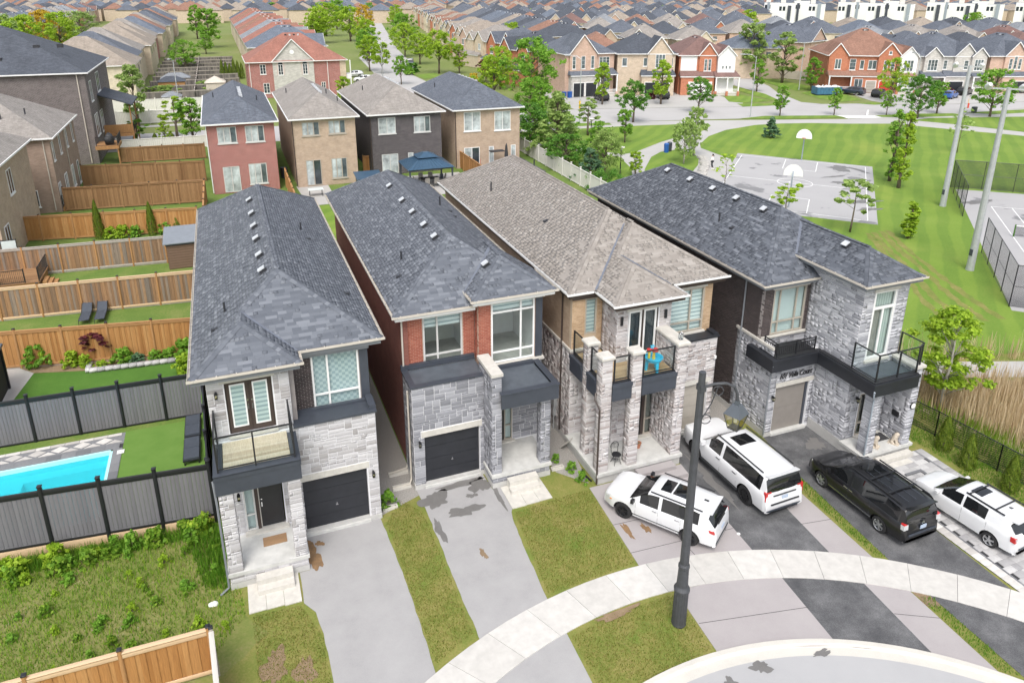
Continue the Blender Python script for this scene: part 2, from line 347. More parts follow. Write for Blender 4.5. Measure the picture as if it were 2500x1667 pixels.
def carglass(name,col):
    t=NT(name);MATS[name]=t.fin(col,0.03,0,.9)
carglass('car_glass',(.030,.034,.036));carglass('car_glass_dark',(.010,.011,.012))
def zebra(name,a,b,n,axis=1,soft=0.5):
    """striped blind cloth"""
    t=NT(name);uv=t.coord('UV');sp=t.n('ShaderNodeSeparateXYZ');t.l(uv,sp.inputs[0])
    f=t.math('FRACT',t.math('MULTIPLY',sp.outputs[axis],n));MATS[name]=t.fin(t.ramp(f,[(0.0,a),(soft,a),(soft+.02,b),(1.0,b)]),0.8);return t.m
zebra('blind_zebra',(.62,.68,.67),(.36,.43,.44),5.5,1,.55);zebra('blind_bright',(.80,.83,.82),(.30,.38,.40),5.0,1,.72);zebra('blind_slat',(.66,.71,.70),(.55,.60,.60),18,1,.8);zebra('curtain',(.58,.62,.58),(.40,.45,.42),7,0,.6)
def checker_blind(name):
    t=NT(name);uv=t.coord('UV');ck=t.n('ShaderNodeTexChecker');t.l(uv,ck.inputs[0]);ck.inputs['Scale'].default_value=8
    t.set(ck.inputs[1],(.56,.62,.62));t.set(ck.inputs[2],(.38,.45,.47));MATS[name]=t.fin(ck.outputs[0],0.8);return t.m
checker_blind('blind_check')
def paint(name,col,metal=0.0,coat=1.0):
    t=NT(name);t.fin(col,0.35,metal);t.b.inputs['Coat Weight'].default_value=coat;t.b.inputs['Coat Roughness'].default_value=0.04;MATS[name]=t.m;return t.m
paint('paint_white',(.70,.71,.72));paint('paint_black',(.006,.006,.007),0,.6);paint('paint_navy',(.02,.03,.055));paint('paint_red',(.36,.02,.03));paint('paint_blue',(.02,.09,.32));paint('paint_grey',(.14,.15,.16));paint('paint_silver',(.45,.46,.47),.4)
paint('tail_red',(.50,.015,.015));paint('lamp_clear',(.55,.56,.57))
# ground
def ground(name,stops,s1,s2,rough=0.95,bump=0.2,spots=None,stretch=(1,1,1)):
    t=NT(name);c=t.mapping(t.coord('Object'),stretch);a=t.noise(c,s1,6,.65);b=t.noise(c,s2,3,.6)
    col=t.ramp(t.math('ADD',t.math('MULTIPLY',a,.6),t.math('MULTIPLY',b,.4)),stops)
    if spots:
        sc,lo,hi,sp_col=spots;f=t.noise(c,sc,5,.55);col=t.mix(t.ramp(f,[(lo,(0,0,0)),(hi,(1,1,1))]),col,sp_col)
    if name=='lawn_park':
        wv=t.n('ShaderNodeTexWave');t.l(t.mapping(t.coord('Object'),(1,1,1),(0,0,.85)),wv.inputs['Vector']);wv.inputs['Scale'].default_value=.16;wv.inputs['Distortion'].default_value=3.5;wv.inputs['Detail'].default_value=3;wv.inputs['Detail Scale'].default_value=.5;col=t.mix(.6,col,t.mix(1.0,col,t.ramp(wv.outputs['Fac'],[(.35,(.80,.86,.8)),(.65,(1.14,1.08,1.1))]),'MULTIPLY'))
    t.bump(b,bump,0.03);MATS[name]=t.fin(col,rough);return MATS[name]
ground('lawn_front',[(0.30,(.095,.145,.022)),(0.44,(.150,.180,.032)),(0.56,(.215,.205,.055)),(0.70,(.290,.240,.100))],0.9,14,spots=(0.6,.60,.72,(.125,.190,.026)))
ground('lawn_park',[(0.30,(.100,.185,.018)),(0.5,(.140,.230,.024)),(0.72,(.190,.265,.045))],0.18,6,spots=(0.09,.56,.68,(.185,.255,.035)))
ground('lawn_yard',[(0.30,(.070,.135,.018)),(0.5,(.110,.180,.028)),(0.72,(.220,.225,.070))],0.5,9)
ground('lawn_lush',[(0.30,(.045,.125,.012)),(0.5,(.065,.160,.016)),(0.72,(.095,.200,.030))],0.6,12)
ground('turf',[(0.30,(.085,.185,.025)),(0.5,(.115,.220,.035)),(0.72,(.150,.255,.055))],0.8,60)
ground('weedy_soil',[(0.30,(.100,.150,.024)),(0.48,(.165,.190,.045)),(0.60,(.22,.205,.075)),(0.68,(.42,.385,.31))],0.5,9,bump=.4)
ground('reed_soil',[(0.30,(.28,.225,.13)),(0.5,(.36,.30,.185)),(0.7,(.20,.22,.09))],0.4,5)
ground('gravel',[(0.30,(.16,.15,.14)),(0.5,(.30,.285,.265)),(0.7,(.46,.445,.42))],22,45,bump=.6)
ground('asphalt_old',[(0.30,(.275,.27,.27)),(0.45,(.325,.32,.32)),(0.7,(.375,.37,.368))],0.8,60,.9,.15)
ground('asphalt_new',[(0.32,(.050,.051,.055)),(0.45,(.080,.081,.085)),(0.56,(.130,.131,.135)),(0.68,(.20,.20,.203))],0.9,40,.85,.15)
ground('road',[(0.30,(.335,.335,.340)),(0.5,(.375,.375,.380)),(0.7,(.405,.405,.408))],0.35,50,.9,.15)
ground('road_far',[(0.30,(.355,.345,.340)),(0.5,(.405,.395,.390)),(0.7,(.44,.43,.425))],0.12,6,.9,.05)
ground('court',[(0.30,(.325,.32,.325)),(0.5,(.365,.36,.362)),(0.7,(.39,.385,.387))],0.2,9,.85,.05,spots=(0.22,.60,.63,(.20,.20,.205)))
ground('path_far',[(0.30,(.36,.35,.34)),(0.5,(.41,.40,.385)),(0.7,(.44,.43,.415))],0.2,6,.9,.05)
ground('concrete_pink',[(0.30,(.315,.290,.290)),(0.5,(.350,.325,.325)),(0.7,(.380,.355,.352))],0.7,40,.85,.08)
ground('curb_concrete',[(0.30,(.46,.44,.395)),(0.5,(.53,.51,.465)),(0.7,(.57,.55,.505))],0.9,30,.9,.12,spots=(0.7,.64,.70,(.33,.29,.23)))
ground('ground_far',[(0.30,(.12,.175,.03)),(0.5,(.16,.20,.05)),(0.7,(.24,.24,.12))],0.03,1.2)
ground('wet_stain',[(0.3,(.13,.125,.12)),(0.7,(.19,.185,.18))],2,30,.5,.1);ground('dirt',[(0.3,(.17,.115,.065)),(0.7,(.30,.22,.14))],3,30);ground('rust_stain',[(0.3,(.13,.085,.05)),(0.7,(.32,.19,.09))],4,30)
def leafmat(name,stops,tr=0.5):
    t=NT(name);r=t.rnd();col=t.ramp(r,stops);t.fin(col,0.6,0,.3)
    tl=t.n('ShaderNodeBsdfTranslucent');t.l(col,tl.inputs[0]);mx=t.n('ShaderNodeMixShader');mx.inputs[0].default_value=tr
    t.l(t.b.outputs[0],mx.inputs[1]);t.l(tl.outputs[0],mx.inputs[2]);t.l(mx.outputs[0],t.out.inputs[0]);MATS[name]=t.m;return t.m
leafmat('leaf_lime',[(0,(.242,.406,.027)),(.5,(.367,.539,.044)),(1,(.516,.671,.077))]);leafmat('leaf_mid',[(0,(.145,.320,.035)),(.5,(.232,.446,.050)),(1,(.349,.581,.088))])
leafmat('leaf_deep',[(0,(.079,.211,.035)),(.5,(.144,.332,.048)),(1,(.243,.464,.078))]);leafmat('leaf_willow',[(0,(.234,.350,.090)),(.5,(.342,.478,.134)),(1,(.468,.612,.198))])
leafmat('leaf_yellow',[(0,(.462,.319,.022)),(.5,(.605,.429,.033)),(1,(.726,.550,.088))]);leafmat('leaf_burgundy',[(0,(.055,.011,.015)),(.5,(.094,.018,.024)),(1,(.143,.033,.040))],.2)
leafmat('leaf_cedar',[(0,(.070,.130,.010)),(.5,(.125,.190,.014)),(1,(.200,.255,.030))],.25);leafmat('leaf_spruce',[(0,(.053,.128,.060)),(.5,(.090,.180,.090)),(1,(.143,.247,.128))],.15)
leafmat('blade_green',[(0,(.128,.247,.022)),(.5,(.217,.352,.036)),(1,(.345,.465,.075))]);leafmat('blade_dry',[(0,(.149,.216,.030)),(.4,(.257,.277,.054)),(.75,(.392,.351,.115)),(1,(.499,.419,.189))])
leafmat('reed_dry',[(0,(.374,.275,.149)),(.5,(.528,.407,.242)),(1,(.682,.561,.385))],.2);leafmat('blade_lush',[(0,(.083,.225,.018)),(.5,(.135,.300,.024)),(1,(.225,.405,.045))]);leafmat('weed',[(0,(.118,.260,.026)),(.5,(.216,.388,.036)),(1,(.396,.558,.072))])
def water():
    t=NT('pool_water');t.fin((.12,.60,.66),0.05,0,.6);c=t.coord('Object');t.bump(t.noise(c,2.2,3),.15,.05)
    tr=t.n('ShaderNodeBsdfTransparent');t.set(tr.inputs[0],(.52,.92,.95));mx=t.n('ShaderNodeMixShader');mx.inputs[0].default_value=.16
    t.l(tr.outputs[0],mx.inputs[1]);t.l(t.b.outputs[0],mx.inputs[2]);t.l(mx.outputs[0],t.out.inputs[0]);MATS['pool_water']=t.m
water();plain('pool_shell',(.45,.82,.86),0.6,var=.04)
def chain():
    """woven wire: thin threads, holes between"""
    t=NT('chain_link');uv=t.coord('UV');r=t.mapping(uv,(14,14,14),(0,0,math.radians(45)));sp=t.n('ShaderNodeSeparateXYZ');t.l(r,sp.inputs[0])
    def line(o):return t.math('LESS_THAN',t.math('ABSOLUTE',t.math('SUBTRACT',t.math('FRACT',o),.5)),.13)
    f=t.math('MAXIMUM',line(sp.outputs[0]),line(sp.outputs[1]));t.fin((.02,.02,.022),.6)
    tr=t.n('ShaderNodeBsdfTransparent');mx=t.n('ShaderNodeMixShader');t.l(f,mx.inputs[0]);t.l(tr.outputs[0],mx.inputs[1]);t.l(t.b.outputs[0],mx.inputs[2]);t.l(mx.outputs[0],t.out.inputs[0]);MATS['chain_link']=t.m
chain()
# ------------------------------------------------------------------ ground, roads, paths
def sheet(name,pts,z,mat,thick=0.0,parent=None):
    m=MB();P=[(p[0],p[1],z)for p in pts]
    if thick:
        # make counter-clockwise, then a slab with sides
        a=sum(P[i][0]*P[(i+1)%len(P)][1]-P[(i+1)%len(P)][0]*P[i][1]for i in range(len(P)))
        if a<0:P=P[::-1]
        n=len(P);m.add(P+[(x,y,z-thick)for x,y,_ in P],[tuple(range(n))]+[(i,i+n,(i+1)%n+n,(i+1)%n)for i in range(n)])
    else:
        a=sum(P[i][0]*P[(i+1)%len(P)][1]-P[(i+1)%len(P)][0]*P[i][1]for i in range(len(P)))
        if a<0:P=P[::-1]
        m.poly(P)
    me=m.build(name,mat,parent,uv=True)
    bm=bmesh.new();bm.from_mesh(me.data);bmesh.ops.triangulate(bm,faces=[f for f in bm.faces if len(f.verts)>4]);bm.to_mesh(me.data);bm.free()
    if parent is None:me['kind']='structure'
    return me
def arc(c,r,a0,a1,n):return[(c[0]+r*math.cos(math.radians(a0+(a1-a0)*i/n)),c[1]+r*math.sin(math.radians(a0+(a1-a0)*i/n)))for i in range(n+1)]
def rag(pts,amp=0.05,step=0.35,seed=1):
    """uneven edge along a polyline"""
    r=random.Random(seed);out=[]
    for i in range(len(pts)-1):
        a,b=Vector(pts[i]),Vector(pts[i+1]);L=(b-a).length;n=max(1,int(L/step));d=(b-a)/max(L,1e-6);nn=Vector((-d.y,d.x))
        for k in range(n):out.append(tuple(a+(b-a)*(k/n)+(nn*r.uniform(-amp,amp)if k else nn*0)))
    out.append(tuple(pts[-1]));return out
PX0,PX1,PY0,PY1=-16,-6.75,28.9,33.75 # the pool is dug out of the ground
def holed_sheet(name,x0,x1,y0,y1,z,mat):
    m=MB()
    for a,b,c,d in((x0,x1,y0,PY0-.05),(x0,x1,PY1+.05,y1),(x0,PX0-.05,PY0-.05,PY1+.05),(PX1+.05,x1,PY0-.05,PY1+.05)):m.poly([(a,c,z),(b,c,z),(b,d,z),(a,d,z)])
    return tag(m.build(name,mat),kind='structure')
holed_sheet('ground',-1500,1500,-200,2600,-.05,M('ground_far'))
# front gardens
sheet('weedy_lot',rag([(-1.25,27),(-1.75,22.3),(-1.2,21.4),(-.6,20.6),(-2.3,19.2),(-9,19.2),(-30,19.0),(-30,28.5),(-10,28),(-1.25,27)],.12,.5,4),0.000,M('weedy_soil'))
SWO,SWI,CBO,GTE=((11.47,1.70),17.04),((11.68,2.20),15.09),((11.91,2.63),11.92),((11.91,2.50),11.47)
# driveways
H1D=rag([(0.62,22.95),(0.61,21.45),(.95,20.9),(1.08,19.9),(1.12,17.9),(1.15,9)],.02,.4,2)+[(4.4,9)]+rag([(4.2,15.6),(4.16,17.07),(4.19,20.3),(4.12,22.6),(3.99,24.9)],.02,.3,3)+[(1.0,24.9),(1.0,22.95)]
sheet('driveway_old',H1D,0.010,M('asphalt_old'),0.03)
H2D=rag([(5.80,25.97),(5.85,24.0),(5.85,21.8),(5.84,20.2),(5.88,17.6)],.025,.3,5)+[(8.66,18.3)]+rag([(8.64,18.54),(8.81,21.0),(9.0,22.8),(9.1,23.2),(9.22,23.4),(9.22,24.85)],.02,.3,6)+[(8.86,24.85),(8.8,25.97)]
sheet('driveway_grey',H2D,0.010,M('asphalt_old'),0.03)
sheet('driveway_apron',[(5.3,15.6),(5.9,16.3),(8.66,17.2),(8.57,13.6),(4.9,13.0)],0.008,M('asphalt_old'),0.02)
# third house: stamped concrete either side of new asphalt
C3a=[(12.79,23.40),(12.47,18.70),(14.6,18.2),(16.93,17.6),(17.08,19.97),(17.42,23.40)]
sheet('driveway_concrete',C3a,0.012,M('concrete_pink'),0.03)
sheet('driveway_asphalt',[(16.93,17.6),(19.60,16.4),(19.85,19.5),(20.15,24.9),(20.2,25.6),(17.35,25.6),(17.42,23.40),(17.08,19.97)],0.008,M('asphalt_new'),0.02)
sheet('driveway_concrete_strip',[(19.60,16.4),(20.95,15.6),(21.10,20.4),(21.2,25.6),(20.2,25.6),(20.15,24.9),(19.85,19.5)],0.012,M('concrete_pink'),0.03)
sheet('driveway_black',[(21.42,15.3),(24.36,12.6),(24.50,16.31),(24.9,20.3),(25.0,23.8),(22.3,23.8),(21.86,21.05)],0.008,M('asphalt_new'),0.02)
# between walk and kerb
sheet('apron_concrete',[(13.07,17.2),(12.9,14.4),(14.6,14.1),(16.77,13.3),(17.05,16.35),(15.0,17.0)],0.012,M('concrete_pink'),0.03)
sheet('apron_asphalt',[(16.77,13.3),(18.08,12.6),(19.38,11.7),(19.65,15.05),(18.4,15.8),(17.05,16.35)],0.009,M('asphalt_new'),0.02)
sheet('apron_concrete_strip',[(19.38,11.7),(20.75,10.5),(20.91,14.25),(19.65,15.05)],0.012,M('concrete_pink'),0.03)
sheet('apron_black',[(21.33,10.1),(24,6),(26,8),(23.5,11.9),(21.41,13.9)],0.009,M('asphalt_new'),0.02)
# score lines in the stamped concrete are cut as thin dark grooves
m=MB()
for p,q in[((12.62,21.0),(17.1,20.7)),((12.5,19.4),(17.0,19.1)),((14.6,23.3),(14.75,18.1)),((13.02,15.7),(17.0,14.9)),((19.55,13.6),(20.85,12.9)),((19.75,18.3),(21.05,18.1)),((19.95,20.9),(21.1,20.75))]:
    m.bar((*p,.0135),(*q,.0135),.018,.003)
tag(m.build('control_joint',M('mat_dark')),kind='structure')
# sidewalk slabs, each its own piece
def ring_pt(rc,ang):return Vector((rc[0][0]+rc[1]*math.cos(ang),rc[0][1]+rc[1]*math.sin(ang),0))
def ringband(name,mat,extra,a0,a1,n):
    m=MB();V=[];F=[];k=len(extra)
    for i in range(n+1):
        an=math.radians(a0+(a1-a0)*i/n)
        for rc,z in extra:p=ring_pt(rc,an);V.append((p.x,p.y,z))
    for i in range(n):
        for j in range(k-1):F.append((i*k+j,i*k+j+1,(i+1)*k+j+1,(i+1)*k+j))
    m.add(V,F);return tag(m.build(name,mat,None),kind='structure')
walk=ringband('sidewalk',M('mat_dark'),[((SWO[0],SWO[1]-.02),-.02),((SWO[0],SWO[1]-.02),.016),((SWI[0],SWI[1]+.02),.016),((SWI[0],SWI[1]+.02),-.02)],136,12,60)
a=math.radians(136)
while a>math.radians(12):
    a2=a-1.56/16.0;gp=.006/16
    P=[ring_pt(SWI,a-gp),ring_pt(SWO,a-gp),ring_pt(SWO,(a+a2)/2),ring_pt(SWO,a2+gp),ring_pt(SWI,a2+gp),ring_pt(SWI,(a+a2)/2)]
    zz=0.03+random.uniform(-.003,.003);n=6;m=MB()
    P3=[(p.x,p.y,zz)for p in P][::-1]
    m.add(P3+[(x,y,-.02)for x,y,_ in P3],[tuple(range(n))]+[(i,i+n,(i+1)%n+n,(i+1)%n)for i in range(n)])
    m.build('slab',M('sidewalk_slab'),walk);a=a2
# kerb and gutter, road of the court
ringband('kerb',M('curb_concrete'),[(CBO,.0),(CBO,.075),((CBO[0],CBO[1]-.16),.07),((CBO[0],CBO[1]-.24),-.03),(GTE,-.04)],155,-10,70)
sheet('road',[(11.9,-25)]+arc((11.91,2.5),11.5,-10,155,60)+[(-8,-25)],-0.040+.0015,M('road'))
V=[];F=[]
m=MB();ina=arc((11.91,2.63),11.9,175,-20,60);outa=[]
for i,p in enumerate(ina):
    an=math.radians(175+(-195)*i/60);d=Vector((math.cos(an),math.sin(an)));t=1e9
    # ray to the outer box
    for(lo,hi,k)in((-34,29.9,0),(-30,27.2,1)):
        v=d[k];c0=(11.91,2.63)[k]
        if v>1e-6:t=min(t,(hi-c0)/v)
        elif v<-1e-6:t=min(t,(lo-c0)/v)
    outa.append((11.91+d.x*t,2.63+d.y*t))
n=len(ina)
m.add([(x,y,-.004)for x,y in ina]+[(x,y,-.004)for x,y in outa],[(i,i+1,n+i+1,n+i)for i in range(n-1)])
tag(m.build('front_lawn',M('lawn_front'),None,fixn=False),kind='structure')
sheet('corner_lawn',[(29.9,27.2),(29.9,6),(60,6),(60,24),(46,24.5),(33,27.2)],-0.012,M('lawn_front'))
# stains
def blob(name,c,rx,ry,mat,seed,z=.0165,n=34):
    r=random.Random(seed);P=[];ph=[r.uniform(0,6.28)for _ in range(5)]
    for i in range(n):
        t=2*math.pi*i/n;k=1+.22*math.sin(2*t+ph[0])+.16*math.sin(3*t+ph[1])+.14*math.sin(5*t+ph[2])+.12*math.sin(9*t+ph[3])+r.uniform(-.08,.08)
        P.append((c[0]+rx*k*math.cos(t),c[1]+ry*k*math.sin(t)))
    return sheet(name,P,z,mat)
blob('damp_patch',(6.35,25.05),.55,.55,M('wet_stain'),1);blob('damp_patch',(7.6,25.65),1.0,.18,M('wet_stain'),2);blob('damp_patch',(8.45,25.3),.42,.5,M('wet_stain'),3)
blob('damp_patch',(7.35,23.95),.62,.32,M('wet_stain'),4);blob('damp_patch',(6.05,23.2),.16,.6,M('wet_stain'),5);blob('damp_patch',(8.95,24.3),.12,.7,M('wet_stain'),6);blob('damp_patch',(7.9,24.75),.22,.14,M('wet_stain'),7)
blob('damp_patch',(13.0,20.5),.10,.55,M('rust_stain'),8);blob('damp_patch',(13.75,20.35),.13,.28,M('rust_stain'),9);blob('dirt_stain',(1.2,23.6),.25,.75,M('rust_stain'),10);blob('dirt_stain',(1.5,24.2),.16,.14,M('rust_stain'),11)
blob('dirt_stain',(7.25,21.4),.10,.3,M('dirt'),12);blob('bare_soil',(.35,18.7),.28,.55,M('dirt'),13,.004);blob('bare_soil',(-.55,19.2),.35,.7,M('dirt'),14,.004);blob('bare_soil',(10.6,17.05),.8,.14,M('dirt'),15,.034);blob('bare_soil',(21.15,13.7),.22,.5,M('dirt'),16,.004)
blob('damp_patch',(13.9,13.6),.3,.22,M('wet_stain'),17,-.034);blob('damp_patch',(12.6,13.4),.22,.3,M('wet_stain'),18,-.034);blob('damp_patch',(16.1,13.3),.35,.10,M('wet_stain'),19,-.026)
blob('damp_patch',(18.0,21.9),.22,1.6,M('wet_stain'),20,.0165);blob('damp_patch',(24.2,22.4),.4,.5,M('wet_stain'),21,.0165)
# side yards with gravel
sheet('gravel_side',[(4.05,24.9),(5.85,25.6),(5.85,48),(4.05,48)],0.002,M('gravel'));sheet('gravel_side',[(11.9,24.9),(12.9,23.7),(13.4,26.6),(13.4,48),(12.1,48),(11.9,26)],0.002,M('gravel'));sheet('gravel_side',[(20.3,25.6),(22.4,25.6),(22.4,46),(20.3,46)],0.002,M('gravel'))
# back gardens, park, roads beyond
holed_sheet('back_gardens',-40,36,27.3,105.5,-.010,M('lawn_yard'))
sheet('park_paving',[(35,60),(36,104),(62,101.8),(95,91.5),(134,89),(160,88),(160,60),(120,55),(60,58),(46,62)],-0.014,M('path_far'))
L3=[(58.46,74.0),(58.86,80.89),(60.28,83.11),(64.74,87.36),(70.13,90.55),(77.15,92.42),(81.71,92.04),(86.7,90.63),(91.67,88.17),(97.99,85.8),(99.63,83.71),(102.9,78.67),(108.09,71.32),(125,50),(125,14),(60.2,14),(60.2,24),(46,24.5),(33,27.2),(30.5,27.2),(30.2,40),(32,56),(39,58.5),(47,55.0),(52,64)]
sheet('park_lawn',L3,0.0,M('lawn_park'))
sheet('park_lawn',[(30.5,44),(35.2,66),(37,88),(39.5,90),(42.5,85),(46.0,80),(44.2,74),(40.5,67),(43,62),(39,57)],0.012,M('lawn_park'))
sheet('park_lawn',[(49.37,99.33),(57.22,98.68),(66.18,97.18),(70.99,96.24),(70.14,94.34),(66.92,91.47),(60.49,88.59),(55.89,86.14),(49.21,81.7),(47.32,81.24),(46.0,82.72),(43.5,87),(40.2,91.5),(37.2,91.5),(37.2,100.2)],0.0,M('lawn_park'))
sheet('verge',[(37.0,105.2),(49.01,104.47),(56.48,102.03),(56.1,100.44),(47.67,101.59),(37.0,102.2)],0.0,M('lawn_park'))
sheet('park_lawn',[(41.8,67.49),(45.66,73.32),(49.78,78.6),(52.47,80.71),(55.32,81.21),(56.15,79.08),(55.14,76.01),(52.68,72.67),(50.53,70.5),(46.7,65.63)],0.0,M('lawn_park'))
sheet('park_lawn',[(103.96,86.93),(108.44,87.49),(124.6,82.94),(150,77),(150,62),(118,66),(111.09,73.43),(107.0,81.98)],0.0,M('lawn_park'))
for P in([(78.61,98.15),(84.25,98.83),(95.76,95.04),(95.82,92.86),(84.5,95.31)],[(101.87,92.59),(108.35,92.05),(116.39,89.58),(116.61,87.09),(106.27,88.96),(101.85,90.94)],[(119,89.4),(140,87.5),(140,84.2),(122,86.4)],
          [(88.4,111.68),(95.79,108.94),(95.3,107.11),(87.09,108.2)],[(91.5,119.59),(96.64,122.4),(96.68,112.15),(89.99,111.91),(88.49,114.13)],[(103.59,130.11),(102.02,120.41),(98.78,112.45),(97.37,112.97),(99.93,126.17)],
          [(118.14,146.19),(120.98,141.78),(119.34,124.32),(116.56,121.33),(111.33,121.96),(113.12,130.8)],[(109.72,118.78),(115.62,121.68),(117.0,114.87),(113.78,106.89),(107.97,106.48),(107.65,111.36)],[(109.26,104.35),(113.63,103.76),(114.27,101.47),(111.32,101.56)],
          [(43.99,176.73),(50.01,179.95),(48.79,171.52),(44.08,168.27)]):
    sheet('verge',P,0.0,M('lawn_park'))
sheet('crossing',[(95.76,95.04),(101.87,92.59),(101.6,90.7),(95.37,91.89)],-.004,M('white_paint'))
# through road, from beyond the back gardens round to the park, and the side streets
near=[(-120,106.5),(6,105.6),(36,104.9),(51.4,103.2),(64.5,101.3),(78.3,98.2),(94.3,95.2),(104,92.2),(116.3,89.6),(133.7,89.3),(220,78)]
far=[(-120,120.5),(-13,118.2),(6,117.6),(36,117.8),(57.3,116.2),(73.3,112.2),(87.3,108.2),(98,107.2),(109.3,104.0),(115.7,100.5),(125.8,97.2),(141.2,94.6),(220,86)]
sheet('road_crescent',near+far[::-1],-0.02,M('road_far'))
sheet('road_avenue',[(34.4,117),(35.0,180),(39.2,226),(49,257),(66,359),(100,560),(112,560),(76,359),(57.7,257),(48.0,190),(43.3,177),(43,117)],-0.024,M('road_far'))
sheet('road_side',[(96.5,107),(98.2,112),(101.5,120),(104,131),(109,152),(124,158),(118,146),(111,130),(106,121.6),(101,109),(103,106)],-0.016,M('road_far'))
sheet('footpath',[(-120,125.6),(-6.6,125.2),(30,124.6),(30,122.8),(-6,123.4),(-120,123.8)],-0.012,M('path_far'))
sheet('house_frontage',[(57.3,116.4),(73.3,112.4),(87,108.4),(90,112),(88.5,114.2),(91.5,119.6),(93,132),(60,140)],-0.016,M('path_far'))
sheet('house_frontage',[(118.2,114),(133.4,121),(160,112),(160,92.6),(141,94.8),(125.8,97.4),(115.7,100.7),(114.7,105.5)],-0.014,M('path_far'))
# basketball court with painted lines
court=sheet('basketball_court',[(61.45,76.48),(71.84,64.44),(54.18,46.96),(43.5,57.8)],0.008,M('court'),0.02)
m=MB();w=.075;z=.0125
cA,cB,cC,cD=Vector((61.2,75.3)),Vector((70.9,64.6)),Vector((54.25,48.2)),Vector((44.6,58.8))
def pline(p,q):m.bar((p[0],p[1],z),(q[0],q[1],z),w,.004)
for p,q in((cA,cB),(cB,cC),(cC,cD),(cD,cA),((cA+cD)/2,(cB+cC)/2)):pline(p,q)
cc=(cA+cB+cC+cD)/4;ux=(cB-cA).normalized();uy=(cA-cD).normalized()
def circ(c,r,t0=0,t1=360,n=28):
    P=[c+ux*r*math.cos(math.radians(t0+(t1-t0)*i/n))+uy*r*math.sin(math.radians(t0+(t1-t0)*i/n))for i in range(n+1)]
    for i in range(n):pline(P[i],P[i+1])
circ(cc,1.85);circ(cc,.62)
for e,s in(((cA+cB)/2,-1),((cC+cD)/2,1)):
    L_,R_=e-ux*1.85,e+ux*1.85;q=e+uy*s*5.2
    pline(L_,L_+uy*s*5.2);pline(R_,R_+uy*s*5.2);pline(L_+uy*s*5.2,R_+uy*s*5.2)
tag(m.build('court_line',M('white_paint'),court))
tc=sheet('tennis_court',[(72.0,53.4),(110,22),(84,-6),(47.6,29.6)],0.006,M('court'),0.02)
m=MB()
for p,q in(((69.4,47.4),(59.6,37.2)),((69.4,47.4),(90,30)),((70.8,46.3),(61.0,36.1)),((59.6,37.2),(80,20)),((66.5,42.1),(86,26))):pline(p,q)
tag(m.build('court_line',M('white_paint'),tc))
for i,(c,rx,ry)in enumerate([((62.5,60.0),1.0,.5),((67.5,65.2),1.2,1.4),((68.9,63.6),.35,1.8),((59,53.2),1.8,.5),((57.3,51.0),1.2,.45),((61.2,57.6),.6,.3),((64.0,62.3),1.4,.35)]):blob('damp_patch',c,rx,ry,M('wet_stain'),30+i,.0105)
blob('damp_patch',(69.5,49.0),1.6,.6,M('wet_stain'),41,.0085)
# worn wheel tracks over the park grass
for i,dx in enumerate((0,1.5,3.4,5.0)):
    pts=[(41.5+dx*.8,29.5-dx*.1),(43.2+dx*.75,33.0),(46.0+dx*.6,37.2),(48.6+dx*.5,41.5),(51.2+dx*.45,45.6)];q=rag(pts,.12,.5,50+i);q2=rag([(x+.42,y-.25)for x,y in pts],.14,.5,60+i)[::-1]
    sheet('worn_track',q+q2,.005,M('lawn_front'))
# gravel path by the reeds
sheet('gravel_path',[(31.2,31.4),(33.0,28.6),(36.4,26.3),(44,23.5),(60,20),(60,18.4),(44,21.6),(35.8,24.6),(32.0,27.2),(30.6,30.6)],.004,M('path_far'))
sheet('reed_bed',[(30.8,26.9),(32.6,26.5),(35.8,24.3),(44,21.3),(62,18.0),(62,2),(38,2),(33.8,14.5),(31.6,21.5)],.002,M('reed_soil'))
# ------------------------------------------------------------------ the four front houses
class Frame:
    def __init__(s,o,u,n):s.o=Vector(o);s.u=Vector(u);s.n=Vector(n)
    def p(s,a,b,c=0.0):return s.o+s.u*a+Vector((0,0,b))+s.n*c
def front(Y):return Frame((0,Y,0),(1,0,0),(0,-1,0))
def left(X):return Frame((X,0,0),(0,1,0),(-1,0,0))
def right(X):return Frame((X,0,0),(0,1,0),(1,0,0))
def fbox(m,F,a0,a1,b0,b1,c0,c1):
    return m.obox(F.p((a0+a1)/2,(b0+b1)/2,(c0+c1)/2),F.u*((a1-a0)/2),Vector((0,0,(b1-b0)/2)),F.n*((c1-c0)/2))
def holed(m,F,a0,a1,b0,b1,holes,c0=-.22,c1=-.010):
    """wall panel with openings, as butted boxes"""
    xs=sorted({a0,a1,*[max(a0,min(a1,h[0]))for h in holes],*[max(a0,min(a1,h[1]))for h in holes]})
    for i in range(len(xs)-1):
        x0,x1=xs[i],xs[i+1]
        if x1-x0<1e-4:continue
        cov=sorted([(h[2],h[3])for h in holes if h[0]<(x0+x1)/2<h[1]]);z=b0
        for lo,hi in cov:
            if lo>z+1e-4:fbox(m,F,x0,x1,z,lo,c0,c1)
            z=max(z,hi)
        if b1>z+1e-4:fbox(m,F,x0,x1,z,b1,c0,c1)
